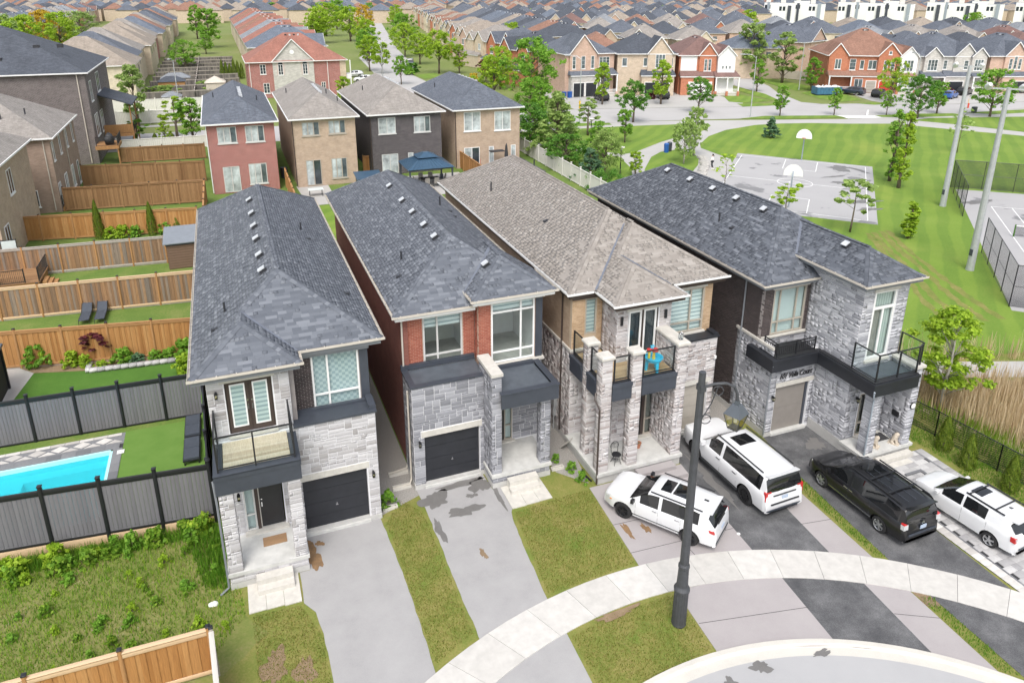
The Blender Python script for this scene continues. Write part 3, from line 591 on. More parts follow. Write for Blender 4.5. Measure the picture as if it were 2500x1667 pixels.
def stones(pool,F,a0,a1,b0,b1,holes=(),seed=0,cu=.07,cv=.085,big=1.0):
    """random ashlar: unequal blocks fitted on a fine grid, joints between"""
    r=random.Random(seed);nx,nz=max(1,round((a1-a0)/cu)),max(1,round((b1-b0)/cv));du,dv=(a1-a0)/nx,(b1-b0)/nz
    used=[[False]*nx for _ in range(nz)]
    for j in range(nz):
        for i in range(nx):
            x,z=a0+(i+.5)*du,b0+(j+.5)*dv
            if any(h[0]-.01<x<h[1]+.01 and h[2]-.01<z<h[3]+.01 for h in holes):used[j][i]=True
    for j in range(nz):
        i=0
        while i<nx:
            if used[j][i]:i+=1;continue
            h=r.choices((1,2,3),(4,5,1.6))[0];w=r.randint(3,9)if h<3 else r.randint(3,7);w=max(1,int(w*big));k=0
            while k<w and i+k<nx and not used[j][i+k]:k+=1
            rest=0
            while i+k+rest<nx and not used[j][i+k+rest]:rest+=1
            if 0<rest<3:k+=rest
            hh=1
            while hh<h and j+hh<nz and all(not used[j+hh][i+q]for q in range(k)):hh+=1
            for q in range(hh):
                for p in range(k):used[j+q][i+p]=True
            A0,A1,B0,B1=a0+i*du,a0+(i+k)*du,b0+j*dv,b0+(j+hh)*dv;pr=r.uniform(.000,.006)
            pool.add(F.p((A0+A1)/2,(B0+B1)/2,-.03+(.03+pr)/2),F.u*((A1-A0)/2-.011),Vector((0,0,(B1-B0)/2-.010)),F.n*((.03+pr)/2));i+=k
def bricks(pool,F,a0,a1,b0,b1,holes=(),seed=0,w=.215,h=.0755):
    r=random.Random(seed);j=0;z=b0
    while z<b1-.02:
        hh=min(h,b1-z);x=a0-(w/2 if j%2 else 0)
        while x<a1-.01:
            A0,A1=max(a0,x),min(a1,x+w);segs=[(A0,A1)]
            for H in holes:
                if H[2]-.01<z+hh/2<H[3]+.01:
                    nsg=[]
                    for s0,s1 in segs:
                        if s1<=H[0]or s0>=H[1]:nsg.append((s0,s1));continue
                        if s0<H[0]:nsg.append((s0,H[0]))
                        if s1>H[1]:nsg.append((H[1],s1))
                    segs=nsg
            for s0,s1 in segs:
                if s1-s0>.03:
                    pr=r.uniform(-.003,.001)
                    pool.add(F.p((s0+s1)/2,z+hh/2,-.03+(.03+pr)/2),F.u*((s1-s0)/2-.006),Vector((0,0,hh/2-.006)),F.n*((.03+pr)/2))
            x+=w
        z+=h;j+=1
def window(root,F,a0,a1,b0,b1,cols,rows,fm,blind=None,depth=-.10,name='window',fw=.055,panes=True,dark='far_pane_dark'):
    """framed window set in the wall: cols/rows are split fractions, or a list of (col splits) for each row"""
    m=MB();c0,c1=depth-.03,depth+.05
    xs=[a0+(a1-a0)*c for c in[0]+list(cols)+[1]];zs=[b0+(b1-b0)*c for c in[0]+list(rows)+[1]]
    for x in xs:
        lo,hi=x-fw/2,x+fw/2
        if x==a0:lo,hi=a0,a0+fw
        if x==a1:lo,hi=a1-fw,a1
        fbox(m,F,lo,hi,b0,b1,c0,c1)
    for z in zs:
        lo,hi=z-fw/2,z+fw/2
        if z==b0:lo,hi=b0,b0+fw
        if z==b1:lo,hi=b1-fw,b1
        for i in range(len(xs)-1):fbox(m,F,xs[i]+(fw if i==0 else fw/2),xs[i+1]-(fw if i==len(xs)-2 else fw/2),lo+.001,hi-.001,c0+.003,c1-.003)
    w=m.build(name,fm,root)
    for i in range(len(xs)-1):
        for j in range(len(zs)-1):
            m=MB();fbox(m,F,xs[i]+fw*.6,xs[i+1]-fw*.6,zs[j]+fw*.6,zs[j+1]-fw*.6,depth-.004,depth+.004);m.build('pane',M('pane'),w)
    if blind:
        m=MB();fbox(m,F,a0+.02,a1-.02,b0+.02,b1-.02,depth-.12,depth-.10);m.build('blind',M(blind),w)
        m=MB();fbox(m,F,a0-.05,a1+.05,b0-.05,b1+.05,depth-.30,depth-.28);m.build('room_backing',M('bed_grey'),w)
    return w
def poly_rows(P2,v):
    xs=[]
    n=len(P2)
    for i in range(n):
        (x0,y0),(x1,y1)=P2[i],P2[(i+1)%n]
        if(y0<=v<y1)or(y1<=v<y0):xs.append(x0+(v-y0)/(y1-y0)*(x1-x0))
    xs.sort();return[(xs[i],xs[i+1])for i in range(0,len(xs)-1,2)]
def shingle_plane(pool,P,seed=0,e=.145,inset=0.0):
    P=[Vector(p)for p in P];t=(P[1]-P[0]).normalized();n=Vector((0,0,0))
    for i in range(1,len(P)-1):n+=(P[i]-P[0]).cross(P[i+1]-P[0])
    n.normalize()
    if n.z<0:n=-n
    b=n.cross(t)
    if b.z<0:b=-b
    o=P[0];P2=[((p-o).dot(t),(p-o).dot(b))for p in P];vmax=max(v for _,v in P2);r=random.Random(seed);j=0
    while j*e<vmax:
        v=j*e
        for x0,x1 in poly_rows(P2,min(v+e/2,vmax-1e-4)):
            x=x0-r.uniform(0,.3)
            while x<x1:
                w=r.choice((.17,.25,.33,.33,.42,.5));A0,A1=max(x,x0),min(x+w,x1);x+=w
                if A1-A0<.03:continue
                c=o+t*((A0+A1)/2)+b*(v+e/2)+n*.016
                pool.add(c,t*((A1-A0)/2-.002),b*(e/2+.008)-n*.0035,n*(.005+r.choice((0,0,.004))))
        j+=1
    return n
def caps(pool,p,q,n1,n2,seed=0):
    """overlapping cap shingles along a hip or ridge"""
    p,q=Vector(p),Vector(q);d=(q-p);L=d.length;d.normalize();k=max(1,int(L/.145));st=L/k
    for i in range(k):
        c=p+d*(st*(i+.5))
        for n,o_ in((n1,n2),(n2,n1)):
            sd=n.cross(d);
            if sd.z>0:sd=-sd
            sd.normalize()
            pool.add(c+sd*.075+n*.034,d*(st/2+.02)+n*-.006,sd*.082,n*.006)
def hip_planes(x0,x1,y0,y1,z,pitch):
    h=(x1-x0)/2;zr=z+h*pitch;xm=(x0+x1)/2;A,B=(xm,y0+h,zr),(xm,y1-h,zr)
    return dict(front=[(x0,y0,z),(x1,y0,z),A],right=[(x1,y0,z),(x1,y1,z),B,A],left=[(x0,y0,z),(x0,y1,z),B,A],back=[(x0,y1,z),(x1,y1,z),B]),A,B
def nrm(P):
    P=[Vector(p)for p in P];n=(P[1]-P[0]).cross(P[2]-P[0]).normalized();return n if n.z>0 else-n
def vent(root,roofp,c,n,t):
    """box vent on a roof slope: white lid on a dark hood"""
    b=n.cross(t).normalized()
    if b.z<0:b=-b
    m=MB();m.obox(c+n*.035,t*.17,b*.17,n*.006);m.obox(c+n*.10,t*.125,b*.125,n*.06)
    o=m.build('roof_vent',M('vent_dark'),roofp);m=MB();m.obox(c+n*.185,t*.15,b*.15,n*.022);m.build('lid',M('vent_white'),o)
def on_plane(P,X,Y):
    P=[Vector(p)for p in P];n=nrm(P);return Vector((X,Y,P[0].z-((X-P[0].x)*n.x+(Y-P[0].y)*n.y)/n.z)),n
def stack(roofp,P,X,Y,h=.42,r=.045):
    c,n=on_plane(P,X,Y);m=MB();m.tube([c,c+Vector((0,0,h))],r,10);o=m.build('vent_pipe',M('vent_dark'),roofp,smooth=False)
def small_vent(roofp,P,X,Y):
    c,n=on_plane(P,X,Y);t=Vector((0,1,0));b=n.cross(t).normalized();b=b if b.z>0 else-b
    m=MB();m.obox(c+n*.03,t*.12,b*.13,n*.006);m.prism([c+n*.03-t*.08-b*.10,c+n*.03-t*.08+b*.08,c+n*.11-t*.08-b*.10],t*.16);m.build('exhaust_vent',M('vent_dark'),roofp,fixn=True)
def gutter(root,p,q,out,mat,w=.105,h=.095):
    p,q,out=Vector(p),Vector(q),Vector(out);d=(q-p).normalized();L=(q-p).length;c=(p+q)/2;zv=Vector((0,0,1))
    m=MB();m.obox(c+out*(w-.006)-zv*(h/2),d*(L/2),out*.007,zv*(h/2));m.obox(c+out*(w/2-.006)-zv*(h-.004),d*(L/2-.001),out*(w/2-.008),zv*.005);m.obox(c+out*.004-zv*(h/2+.012),d*(L/2-.002),out*.004,zv*(h/2-.014))
    k=max(1,int(L/.62))
    for i in range(k):m.obox(p+d*(L*(i+.5)/k)+out*(w/2)-zv*.006,d*.018,out*(w/2-.012),zv*.004)
    return m.build('gutter',mat,root)
def downspout(root,pts,mat,r=.042):
    m=MB();m.tube(pts,r,6);return m.build('downspout',mat,root)
def roof_part(root,planes,deckmat):
    m=MB()
    for P in planes:m.poly([(p[0],p[1],p[2]-.012)for p in P])
    return m.build('roof',deckmat,root)
def eaves(root,segs,ze,gmat,smat,over=.42,drop=.30,fmat=None):
    """segs: (p, q, outward) along the eave; soffit and frieze under each"""
    for p,q,o in segs:gutter(root,(p[0],p[1],ze+.02),(q[0],q[1],ze+.02),o,gmat)
def railing_glass(root,pts,z0,z1,lab='railing',posts=None,mat='black_metal',endposts=True):
    """pts polyline on the deck edge; posts at each point, glass between"""
    m=MB();P=[Vector((x,y,0))for x,y in pts]
    for p in P:m.box(p.x-.028,p.x+.028,p.y-.028,p.y+.028,z0-.12,z1)
    for a,b in zip(P[:-1],P[1:]):
        d=(b-a).normalized()
        m.bar(a+d*.03+Vector((0,0,z1-.022)),b-d*.03+Vector((0,0,z1-.022)),.05,.045);m.bar(a+d*.03+Vector((0,0,z0)),b-d*.03+Vector((0,0,z0)),.04,.04)
    rl=m.build('railing',M(mat),root)
    for a,b in zip(P[:-1],P[1:]):
        d=(b-a).normalized();m=MB();m.bar(a+d*.035+Vector((0,0,(z0+z1)/2)),b-d*.035+Vector((0,0,(z0+z1)/2)),.01,z1-z0-.07);m.build('glass_panel',M('rail_glass'),rl)
    return rl
def boards(root,parent,x0,x1,y0,y1,z,mat,along='x',w=.14,t=.03,gap=.008,name='deck_board',cut=None):
    me=unit_mesh(mat);o_=org(parent);k=max(1,round((y1-y0 if along=='x' else x1-x0)/w))
    for i in range(k):
        if along=='x':c=((x0+x1)/2,y0+(y1-y0)*(i+.5)/k,z);s=((x1-x0)/2,(y1-y0)/k/2-gap/2,t/2)
        else:c=(x0+(x1-x0)*(i+.5)/k,(y0+y1)/2,z);s=((x1-x0)/k/2-gap/2,(y1-y0)/2,t/2)
        o=bpy.data.objects.new(name,me);COL.objects.link(o);o.parent=parent;o.location=Vector(c)-o_;o.scale=s
def garage(root,F,a0,a1,b0,b1,mat,rows=4,handle=True,depth=-.14):
    m=MB();g=.012;h=(b1-b0)/rows
    fbox(m,F,a0,a1,b0,b1,depth-.06,depth-.02);d=m.build('garage_door',mat,root)
    for i in range(rows):
        m=MB();fbox(m,F,a0+.005,a1-.005,b0+i*h+g/2,b0+(i+1)*h-g/2,depth-.02,depth+.004)
        m.build('door_panel',mat,d)
    if handle:m=MB();c=(a0+a1)/2;fbox(m,F,c-.05,c+.05,b0+h*1.55,b0+h*1.55+.03,depth+.004,depth+.03);fbox(m,F,c-.012,c+.012,b0+h*1.55+.001,b0+h*1.55+.12,depth+.005,depth+.025);m.build('door_handle',M('chrome'),d)
def lintel(root,F,a0,a1,b0,b1,k,mat='precast'):
    m=MB();fbox(m,F,a0+.004,a1-.004,b0+.004,b1-.004,-.05,.008);me0=m.build('lintel',M('mortar'),root)
    for i in range(k):
        A0,A1=a0+(a1-a0)*i/k,a0+(a1-a0)*(i+1)/k;m=MB();fbox(m,F,A0+.003,A1-.003,b0,b1,-.03,.022);m.build('lintel_block',M(mat),me0)
def sconce(root,F,a,b):
    m=MB();fbox(m,F,a-.035,a+.035,b+.02,b+.14,.02,.04);fbox(m,F,a-.02,a+.02,b+.13,b+.16,.03,.15);fbox(m,F,a-.055,a+.055,b+.08,b+.13,.08,.19);fbox(m,F,a-.05,a+.05,b-.09,b-.07,.085,.185)
    for da in(-.045,.045):
        for dc in(.09,.18):fbox(m,F,a+da-.006,a+da+.006,b-.07,b+.08,dc-.006,dc+.006)
    s=m.build('wall_lamp',M('black_metal'),root);m=MB();fbox(m,F,a-.035,a+.035,b-.068,b+.078,.10,.17);m.build('lamp_glass',M('lamp_glass'),s)
def steps(name,label,boxes,mat='precast'):
    m=MB();o=thing(name,label,'steps',(boxes[0][0],boxes[0][2],0))
    for b in boxes:part('step',M(mat),o,b)
    return o
def house(name,label,loc):return thing(name,label,'house',loc,0,'stone fronted houses on the court')
def shell(root,mat,boxes):
    m=MB()
    for b in boxes:m.box(*b)
    return m.build('wall',mat,root)
# ---------------- house 1
def house_one():
    R=house('detached_house','stone fronted house with dark brick patch and double balcony door',(1.2,25,0))
    m=MB();f_g,f_e,f_b,f_m=front(24.8),front(24.9),front(25.0),front(25.8)
    holed(m,f_g,1.0,4.06,0,4.95,[(1.12,3.60,-.1,2.52)]);holed(m,f_b,-1.75,1.05,4.85,7.42,[(-1.16,.45,5.02,7.15)])
    wall=m.build('wall',M('mortar'),R)
    m=MB();holed(m,f_e,-1.75,1.0,0,4.86,[(-1.02,.40,.78,2.95)]);m.build('entry_wall',M('mortar'),R)
    m=MB();holed(m,f_m,1.05,4.06,4.6,7.42,[(1.92,3.73,4.93,7.30)]);m.box(1.06,1.24,25.25,25.8,4.6,7.42);bw=m.build('brick_wall',M('mortar_dark'),R)
    part('side_wall',M('brick_dark'),R,(-1.75,-1.55,25.25,45.8,0,7.45),(3.86,4.06,25.05,45.8,0,4.6),(3.86,4.06,26.05,45.8,4.6,7.45),(-1.55,3.86,45.6,45.8,0,7.45))
    ps=Pool();stones(ps,f_g,1.0,4.06,.22,4.95,[(1.12,3.60,-.1,2.80),(1.04,3.70,2.5,2.80)],1);stones(ps,f_b,-1.75,1.05,4.86,7.40,[(-1.16,.45,5.0,7.15),(-1.32,.56,7.15,7.40)],2)
    stones(ps,f_e,-1.75,1.0,.78,4.0,[(-1.05,.43,.7,2.97)],3)
    pb=Pool();bricks(pb,f_m,1.05,1.92,4.72,7.30,[],4)
    # piers of the porch
    for x0,x1,sd in((-1.72,-1.25,5),(.56,1.0,7)):
        pr=part('porch_pier',M('mortar'),R,(x0+.01,x1-.01,23.01,23.46,.70,4.03))
        stones(ps,front(23.0),x0,x1,.70,4.03,[],sd,big=.7);stones(ps,right(x1),23.0,23.47,.70,4.03,[],sd+1,big=.7);stones(ps,left(x0),23.0,23.47,.70,4.03,[],sd+2,big=.7)
    ps.flush('stone',M('stone_warm'),wall,300,1);pb.flush('brick',M('brick_dark_piece'),bw,300,2)
    part('foundation',M('foundation'),R,(.98,4.08,24.78,24.96,0,.215),(3.60,4.08,24.765,24.78,0,.21))
    lintel(R,f_g,1.04,3.70,2.52,2.79,6);lintel(R,f_b,-1.32,.56,7.15,7.40,4)
    garage(R,f_g,1.13,3.59,.12,2.51,M('garage_black'));part('garage_threshold',M('porch_concrete'),R,(1.1,3.62,24.70,25.0,.0,.118))
    sconce(R,f_g,3.83,2.2);sconce(R,f_b,-1.45,6.75);sconce(R,front(23.45),-1.1,3.5)
    # double balcony doors
    m=MB();d=front(25.0)
    fbox(m,d,-1.16,.45,5.02,7.15,-.16,-.12);fr=m.build('balcony_door',M('brown_alu'),R)
    for a0,a1 in((-1.10,-.38),(-.33,.39)):
        lf=MB();fbox(lf,d,a0,a1,5.05,7.12,-.115,-.075);leaf=lf.build('door_leaf',M('brown_alu'),fr)
        m=MB();x0,x1,z0,z1=a0+.10,a1-.10,5.28,7.02;t=.05
        fbox(m,d,x0,x0+t,z0,z1,-.07,-.05);fbox(m,d,x1-t,x1,z0,z1,-.07,-.05);fbox(m,d,x0+t,x1-t,z0,z0+t,-.07,-.05);fbox(m,d,x0+t,x1-t,z1-t,z1,-.07,-.05);m.build('glazing_bead',M('white_vinyl'),fr)
        m=MB();fbox(m,d,x0+t,x1-t,z0+t,z1-t,-.072,-.062);m.build('blind',M('blind_zebra'),fr)
        m=MB();fbox(m,d,x0+t,x1-t,z0+t,z1-t,-.060,-.055);m.build('pane',M('pane'),fr)
        hx=a1-.05 if a0<-.5 else a0+.05;m=MB();fbox(m,d,hx-.02,hx+.02,5.95,6.15,-.075,-.045);fbox(m,d,hx-.03,hx+.03,6.28,6.34,-.075,-.05);m.build('door_handle',M('chrome'),fr)
    part('door_sill',M('precast'),R,(-1.2,.5,24.88,25.02,4.92,5.02))
    window(R,f_m,1.93,3.72,4.95,7.30,[.335],[.25],M('white_vinyl'),'blind_check',-.06,fw=.07)
    part('sill',M('precast'),R,(1.90,3.82,25.66,25.86,4.80,4.94));part('corner_post',M('charcoal'),R,(3.75,4.075,25.76,25.98,4.85,7.36))
    # ledge over the garage, metal capped
    part('ledge_cap',M('charcoal'),R,(1.02,4.12,24.74,25.70,4.952,5.0),(1.02,4.12,24.74,24.90,5.0,5.035),(3.85,4.12,24.90,25.76,5.0,5.20),(1.10,3.85,25.60,25.76,5.0,5.09))
    # porch slab and entry
    part('porch_slab',M('porch_concrete'),R,(-1.78,1.04,22.94,24.9,.56,.70));pf=part('porch_front',M('mortar'),R,(-1.72,.98,22.99,23.2,.25,.56),(-1.72,.98,23.2,24.8,.0,.56));part('porch_foot',M('foundation'),R,(-1.74,1.0,22.97,23.2,0,.25))
    p2=Pool();stones(p2,front(22.97),-1.72,.98,.26,.55,[],11);p2.flush('stone',M('stone_warm'),pf,60,3)
    dm=MB();fbox(dm,f_e,-.62,-.50,.78,2.95,-.12,-.02);fbox(dm,f_e,-.62,.40,2.90,2.95,-.121,-.021);dm.build('door_frame',M('brown_alu'),R)
    m=MB();fbox(m,f_e,-.47,.36,.82,2.89,-.12,-.07);fd=m.build('front_door',M('door_black'),R);m=MB();fbox(m,f_e,-.42,-.38,1.75,1.95,-.07,-.03);fbox(m,f_e,-.42,-.37,2.05,2.10,-.07,-.035);m.build('door_handle',M('chrome'),fd)
    m=MB();fbox(m,f_e,-.50,-.465,.80,2.9,-.1,-.055);m.build('door_trim',M('precast'),R)
    window(R,f_e,-1.03,-.63,.80,2.92,[],[.33],M('grey_frame'),'blind_slat',-.06,'sidelight',.06);part('door_sill',M('precast'),R,(-1.1,.5,24.70,24.98,.70,.79))
    # balcony
    part('balcony_fascia',M('charcoal'),R,(-1.78,1.06,22.94,23.06,4.03,4.78),(-1.78,-1.66,23.06,24.97,4.03,4.78),(.94,1.06,23.06,24.77,4.03,4.78),(-1.66,.94,23.06,24.9,4.10,4.20),(-1.80,1.08,22.92,22.94,4.62,4.80));bal=part('balcony_rim',M('charcoal'),R,(-1.80,1.08,22.92,23.26,4.781,4.83),(-1.80,-1.48,23.26,24.96,4.781,4.83),(.78,1.08,23.26,24.76,4.781,4.83))
    dk=part('balcony_deck',M('roof_deck'),R,(-1.48,.78,23.26,24.96,4.70,4.75));boards(R,dk,-1.46,.76,23.28,24.94,4.80,M('deck_board'),'x',.13,.04)
    railing_glass(R,[(-1.62,24.9),(-1.62,23.10),(-.40,23.10),(.90,23.10),(.90,24.74)],4.98,6.22)
    # eaves
    ze=7.70;pt=.6
    pl,A,B=hip_planes(-2.17,4.60,25.50,46.35,ze,pt);bp,bA,bB=hip_planes(-2.17,1.47,24.58,40,ze,pt)
    yb=25.5+(bA[2]-ze)/pt+.2;xm=(-2.17+1.47)/2
    bay=dict(front=bp['front'],right=[(1.47,24.58,ze),(1.47,yb,ze),(xm,yb,bA[2]),bA],left=[(-2.17,24.58,ze),(-2.17,25.5,ze),(xm,25.5+(bA[2]-ze)/pt,bA[2]),bA])
    rf=roof_part(R,list(pl.values())+list(bay.values()),M('roof_deck'));sp=Pool()
    for i,P in enumerate(list(pl.values())+list(bay.values())):shingle_plane(sp,P,20+i)
    cp=Pool();N={k:nrm(v)for k,v in pl.items()};NB={k:nrm(v)for k,v in bay.items()}
    caps(cp,(4.60,25.5,ze),A,N['front'],N['right']);caps(cp,A,B,N['left'],N['right']);caps(cp,(4.6,46.35,ze),B,N['back'],N['right']);caps(cp,(-2.17,46.35,ze),B,N['back'],N['left'])
    caps(cp,(-.36+.0,27.35,ze+1.1),A,N['front'],N['left']);caps(cp,(-2.17,24.58,ze),bA,NB['front'],NB['left']);caps(cp,(1.47,24.58,ze),bA,NB['front'],NB['right']);caps(cp,bA,(xm,25.5+(bA[2]-ze)/pt,bA[2]),NB['left'],NB['right'])
    sp.flush('shingle',M('shingle_grey'),rf,300,5);cp.flush('ridge_cap',M('shingle_grey'),rf,300,6)
    m=MB();m.bar((1.47,25.5,ze+.035),(xm+.05,25.5+(bA[2]-ze)/pt,bA[2]+.03),.16,.012);m.build('valley_flashing',M('flashing'),rf)
    gm=M('gutter_cream')
    gutter(R,(-2.30,24.58,ze+.03),(1.60,24.58,ze+.03),(0,-1,0),gm);gutter(R,(1.48,25.50,ze+.03),(4.73,25.50,ze+.03),(0,-1,0),gm);gutter(R,(-2.17,24.59,ze+.03),(-2.17,46.3,ze+.03),(-1,0,0),gm);gutter(R,(4.60,25.51,ze+.03),(4.60,46.3,ze+.03),(1,0,0),gm);gutter(R,(1.475,24.59,ze+.03),(1.475,25.37,ze+.03),(1,0,0),gm)
    part('soffit',M('grey_alu'),R,(-2.16,1.46,24.60,25.2,ze-.26,ze-.10),(1.48,4.58,25.52,26.0,ze-.26,ze-.101),(-2.15,-1.74,25.2,46.2,ze-.26,ze-.102),(4.05,4.58,26.0,46.2,ze-.26,ze-.102));part('frieze',M('grey_alu'),R,(-1.80,1.10,24.90,24.99,ze-.42,ze-.262),(1.10,4.12,25.66,25.79,ze-.44,ze-.262))
    for yy in(29.6,31.5,33.8,35.8,38.0,40.6):c,n=on_plane(pl['left'],.72,yy);vent(R,rf,c,n,Vector((0,1,0)))
    stack(rf,pl['left'],-.9,28.3);small_vent(rf,pl['left'],-1.3,27.3);stack(rf,pl['right'],2.9,36.8);small_vent(rf,pl['right'],3.1,35.6);small_vent(rf,pl['right'],3.9,29.2)
    downspout(R,[(-1.84,23.2,4.5),(-1.82,23.1,4.2),(-1.80,23.05,3.6),(-1.80,22.98,.15),(-2.1,22.8,.06)],M('grey_alu'))
    return R
house_one()
steps('entry_steps','two pale precast steps and three slabs before the leftmost stone house',[(-.86,.40,22.60,22.95,.0,.43),(-.84,.40,22.30,22.599,.0,.22),(-1.20,-.62,21.62,23.0,0,.04),(-.61,-.02,21.60,22.30,0,.041),(-.01,.56,21.55,22.97,0,.04)])
tag(part('doormat',M('mat_brown'),None,(-.51,.34,23.94,24.43,.705,.722)),'brown woven doormat on the porch of the leftmost stone house','doormat')
# ---------------- house 2
def house_two():
    R=house('detached_house','red brick house with grey stone lower front and bedroom windows',(8.9,26,0))
    fg,fm,fb,fe=front(25.97),front(27.7),front(27.12),front(27.0)
    m=MB();holed(m,fg,5.78,8.95,0,4.92,[(6.24,8.70,-.1,2.52)]);m.box(5.79,5.97,26.19,27.6,0,4.92);wall=m.build('wall',M('mortar'),R)
    m=MB();holed(m,fm,5.90,9.1,4.85,7.45,[(6.77,8.55,4.78,7.20)]);holed(m,fb,9.10,12.02,4.66,7.80,[(9.66,11.72,4.70,7.76)]);m.box(9.11,9.32,27.34,27.7,4.66,7.80);bw=m.build('brick_wall',M('mortar_red'),R)
    m=MB();holed(m,fe,8.95,12.02,0,4.66,[(9.40,10.62,.72,2.98)]);ew=m.build('entry_wall',M('mortar'),R)
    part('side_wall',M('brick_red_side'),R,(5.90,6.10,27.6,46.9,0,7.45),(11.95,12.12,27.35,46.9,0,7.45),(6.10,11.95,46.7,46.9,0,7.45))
    ps=Pool();stones(ps,fg,5.78,8.95,.22,4.92,[(6.24,8.70,-.1,2.80),(6.12,8.80,2.5,2.80)],31,cu=.08,cv=.09);stones(ps,left(5.78),25.97,27.6,.22,4.92,[],32)
    stones(ps,fe,8.95,12.02,.72,4.62,[(9.38,10.64,.6,3.0)],33);stones(ps,front(27.08),9.40,12.02,4.0,4.62,[],34)
    for x0,x1,y0,y1,z1,sd in((8.90,9.33,24.92,26.6,5.36,35),(11.14,11.58,24.92,25.38,3.95,39)):
        part('porch_pier',M('mortar'),R,(x0+.01,x1-.01,y0+.01,y1-.01,.66,z1));stones(ps,front(y0),x0,x1,.66,z1,[],sd,big=.7);stones(ps,left(x0),y0,y1,.66,z1,[],sd+1);stones(ps,right(x1),y0,y1,.66,z1,[],sd+2)
    ps.flush('stone',M('stone_cool'),wall,300,7)
    pb=Pool();bricks(pb,fm,5.90,9.1,4.95,7.30,[(6.75,8.57,4.6,7.22)],41);bricks(pb,fb,9.10,9.66,4.66,7.66,[],42);bricks(pb,left(9.10),27.12,27.7,4.9,7.66,[],43)
    pb.flush('brick',M('brick_red_piece'),bw,300,8)
    sl=Pool()
    for i in range(34):x=5.93+i*.093;sl.add((x,27.69,7.37),(.040,0,0),(0,0,.07),(0,.02,0))
    sl.flush('soldier_brick',M('brick_red_piece'),bw,300,9)
    m=MB();m.box(8.86,9.38,24.86,26.72,5.36,5.50);m.build('pier_cap',M('precast'),R)
    part('foundation',M('foundation'),R,(5.76,8.94,25.955,26.1,0,.215),(5.765,5.79,26.1,27.6,0,.21))
    lintel(R,fg,6.12,8.80,2.52,2.79,6);garage(R,fg,6.25,8.69,.12,2.51,M('garage_black'));part('garage_threshold',M('porch_concrete'),R,(6.2,8.72,25.88,26.2,0,.118));sconce(R,fg,6.02,2.25)
    # upper windows with rooms behind
    window(R,fm,6.78,8.54,4.80,7.20,[.36],[.23],M('grey_frame'),None,-.06,fw=.075);window(R,fb,9.67,11.71,4.72,7.74,[.68],[.17,.80],M('white_vinyl'),None,-.05,fw=.075)
    part('roller_blind',M('blind_bright'),R,(6.84,8.48,27.86,27.88,6.62,7.16));part('roller_blind',M('blind_bright'),R,(9.73,11.66,27.27,27.29,7.18,7.70))
    part('room',M('interior'),R,(6.10,6.14,27.95,30.6,4.5,7.4),(6.14,9.0,30.56,30.6,4.5,7.4),(9.0,9.06,27.95,30.6,4.5,7.6),(9.06,11.94,30.2,30.24,4.5,7.7),(11.90,11.94,27.4,30.2,4.5,7.7),(6.14,11.9,27.9,30.5,7.41,7.45))
    part('room_floor',M('carpet'),R,(6.14,9.0,27.75,31.46,4.50,4.53),(9.06,11.9,27.2,31.5,4.50,4.53))
    part('sill',M('precast'),R,(6.62,8.72,27.52,27.76,4.62,4.79));part('sill',M('precast'),R,(9.45,12.14,26.94,27.20,4.60,4.70));part('corner_post',M('charcoal'),R,(11.74,12.06,27.06,27.30,4.72,7.66))
    # metal lined ledge over the garage
    part('ledge_cap',M('charcoal'),R,(5.72,8.96,25.91,26.16,4.922,4.99),(5.72,5.98,26.16,27.66,4.922,4.99),(5.98,9.02,27.52,27.68,4.922,5.14),(5.72,5.98,27.45,27.66,4.99,5.16));part('ledge_tray',M('charcoal_roof'),R,(5.98,9.0,26.16,27.52,4.86,4.90))
    # porch roof tray
    part('porch_roof',M('charcoal'),R,(9.22,11.80,24.62,24.72,3.95,4.62),(11.70,11.80,24.72,27.0,3.95,4.62),(9.34,11.70,24.72,26.95,3.98,4.08),(9.20,11.84,24.58,24.86,4.621,4.66),(11.56,11.84,24.86,26.98,4.621,4.66),(9.36,11.56,26.80,26.97,4.50,4.70));part('porch_roof_tray',M('charcoal_roof'),R,(9.34,11.56,24.86,26.8,4.50,4.54))
    part('porch_slab',M('porch_concrete'),R,(8.84,11.62,24.80,27.0,.52,.66));pf=part('porch_front',M('mortar'),R,(8.91,11.55,24.87,26.9,.25,.52));part('porch_foot',M('foundation'),R,(8.88,11.58,24.84,26.9,0,.25));p2=Pool();stones(p2,front(24.85),8.90,11.55,.26,.51,[],51);stones(p2,left(8.89),24.86,25.9,.26,.51,[],52);p2.flush('stone',M('stone_cool'),pf,60,10)
    m=MB();fbox(m,fe,9.42,10.05,.72,2.96,-.14,-.08);fd=m.build('front_door',M('door_black'),R);m=MB();fbox(m,fe,9.93,9.97,1.5,2.1,-.08,-.03);m.build('door_handle',M('chrome'),fd);m=MB();fbox(m,fe,10.05,10.13,.72,2.96,-.14,-.04);m.build('door_frame',M('taupe_frame'),R);m=MB();fbox(m,fe,10.13,10.22,.72,2.96,-.14,-.05);m.build('door_frame',M('door_black'),R)
    window(R,fe,10.22,10.62,.74,2.96,[],[.34],M('taupe_frame'),'blind_slat',-.06,'sidelight',.06);part('door_sill',M('precast'),R,(9.35,10.72,26.86,27.1,.655,.73))
    ze,pt,zb=7.62,.6,8.02
    pl,A,B=hip_planes(5.50,12.40,27.22,47.4,ze,pt);bp,bA,bB=hip_planes(8.74,12.52,26.72,40,zb,pt);xm=(8.74+12.52)/2
    yb=27.22+(bA[2]-ze)/pt+.4;bay=dict(front=bp['front'],right=[(12.52,26.72,zb),(12.52,29.4,zb),(xm,yb+.8,bA[2]),bA],left=[(8.74,26.72,zb),(8.74,yb,zb),(xm,yb+.5,bA[2]),bA])
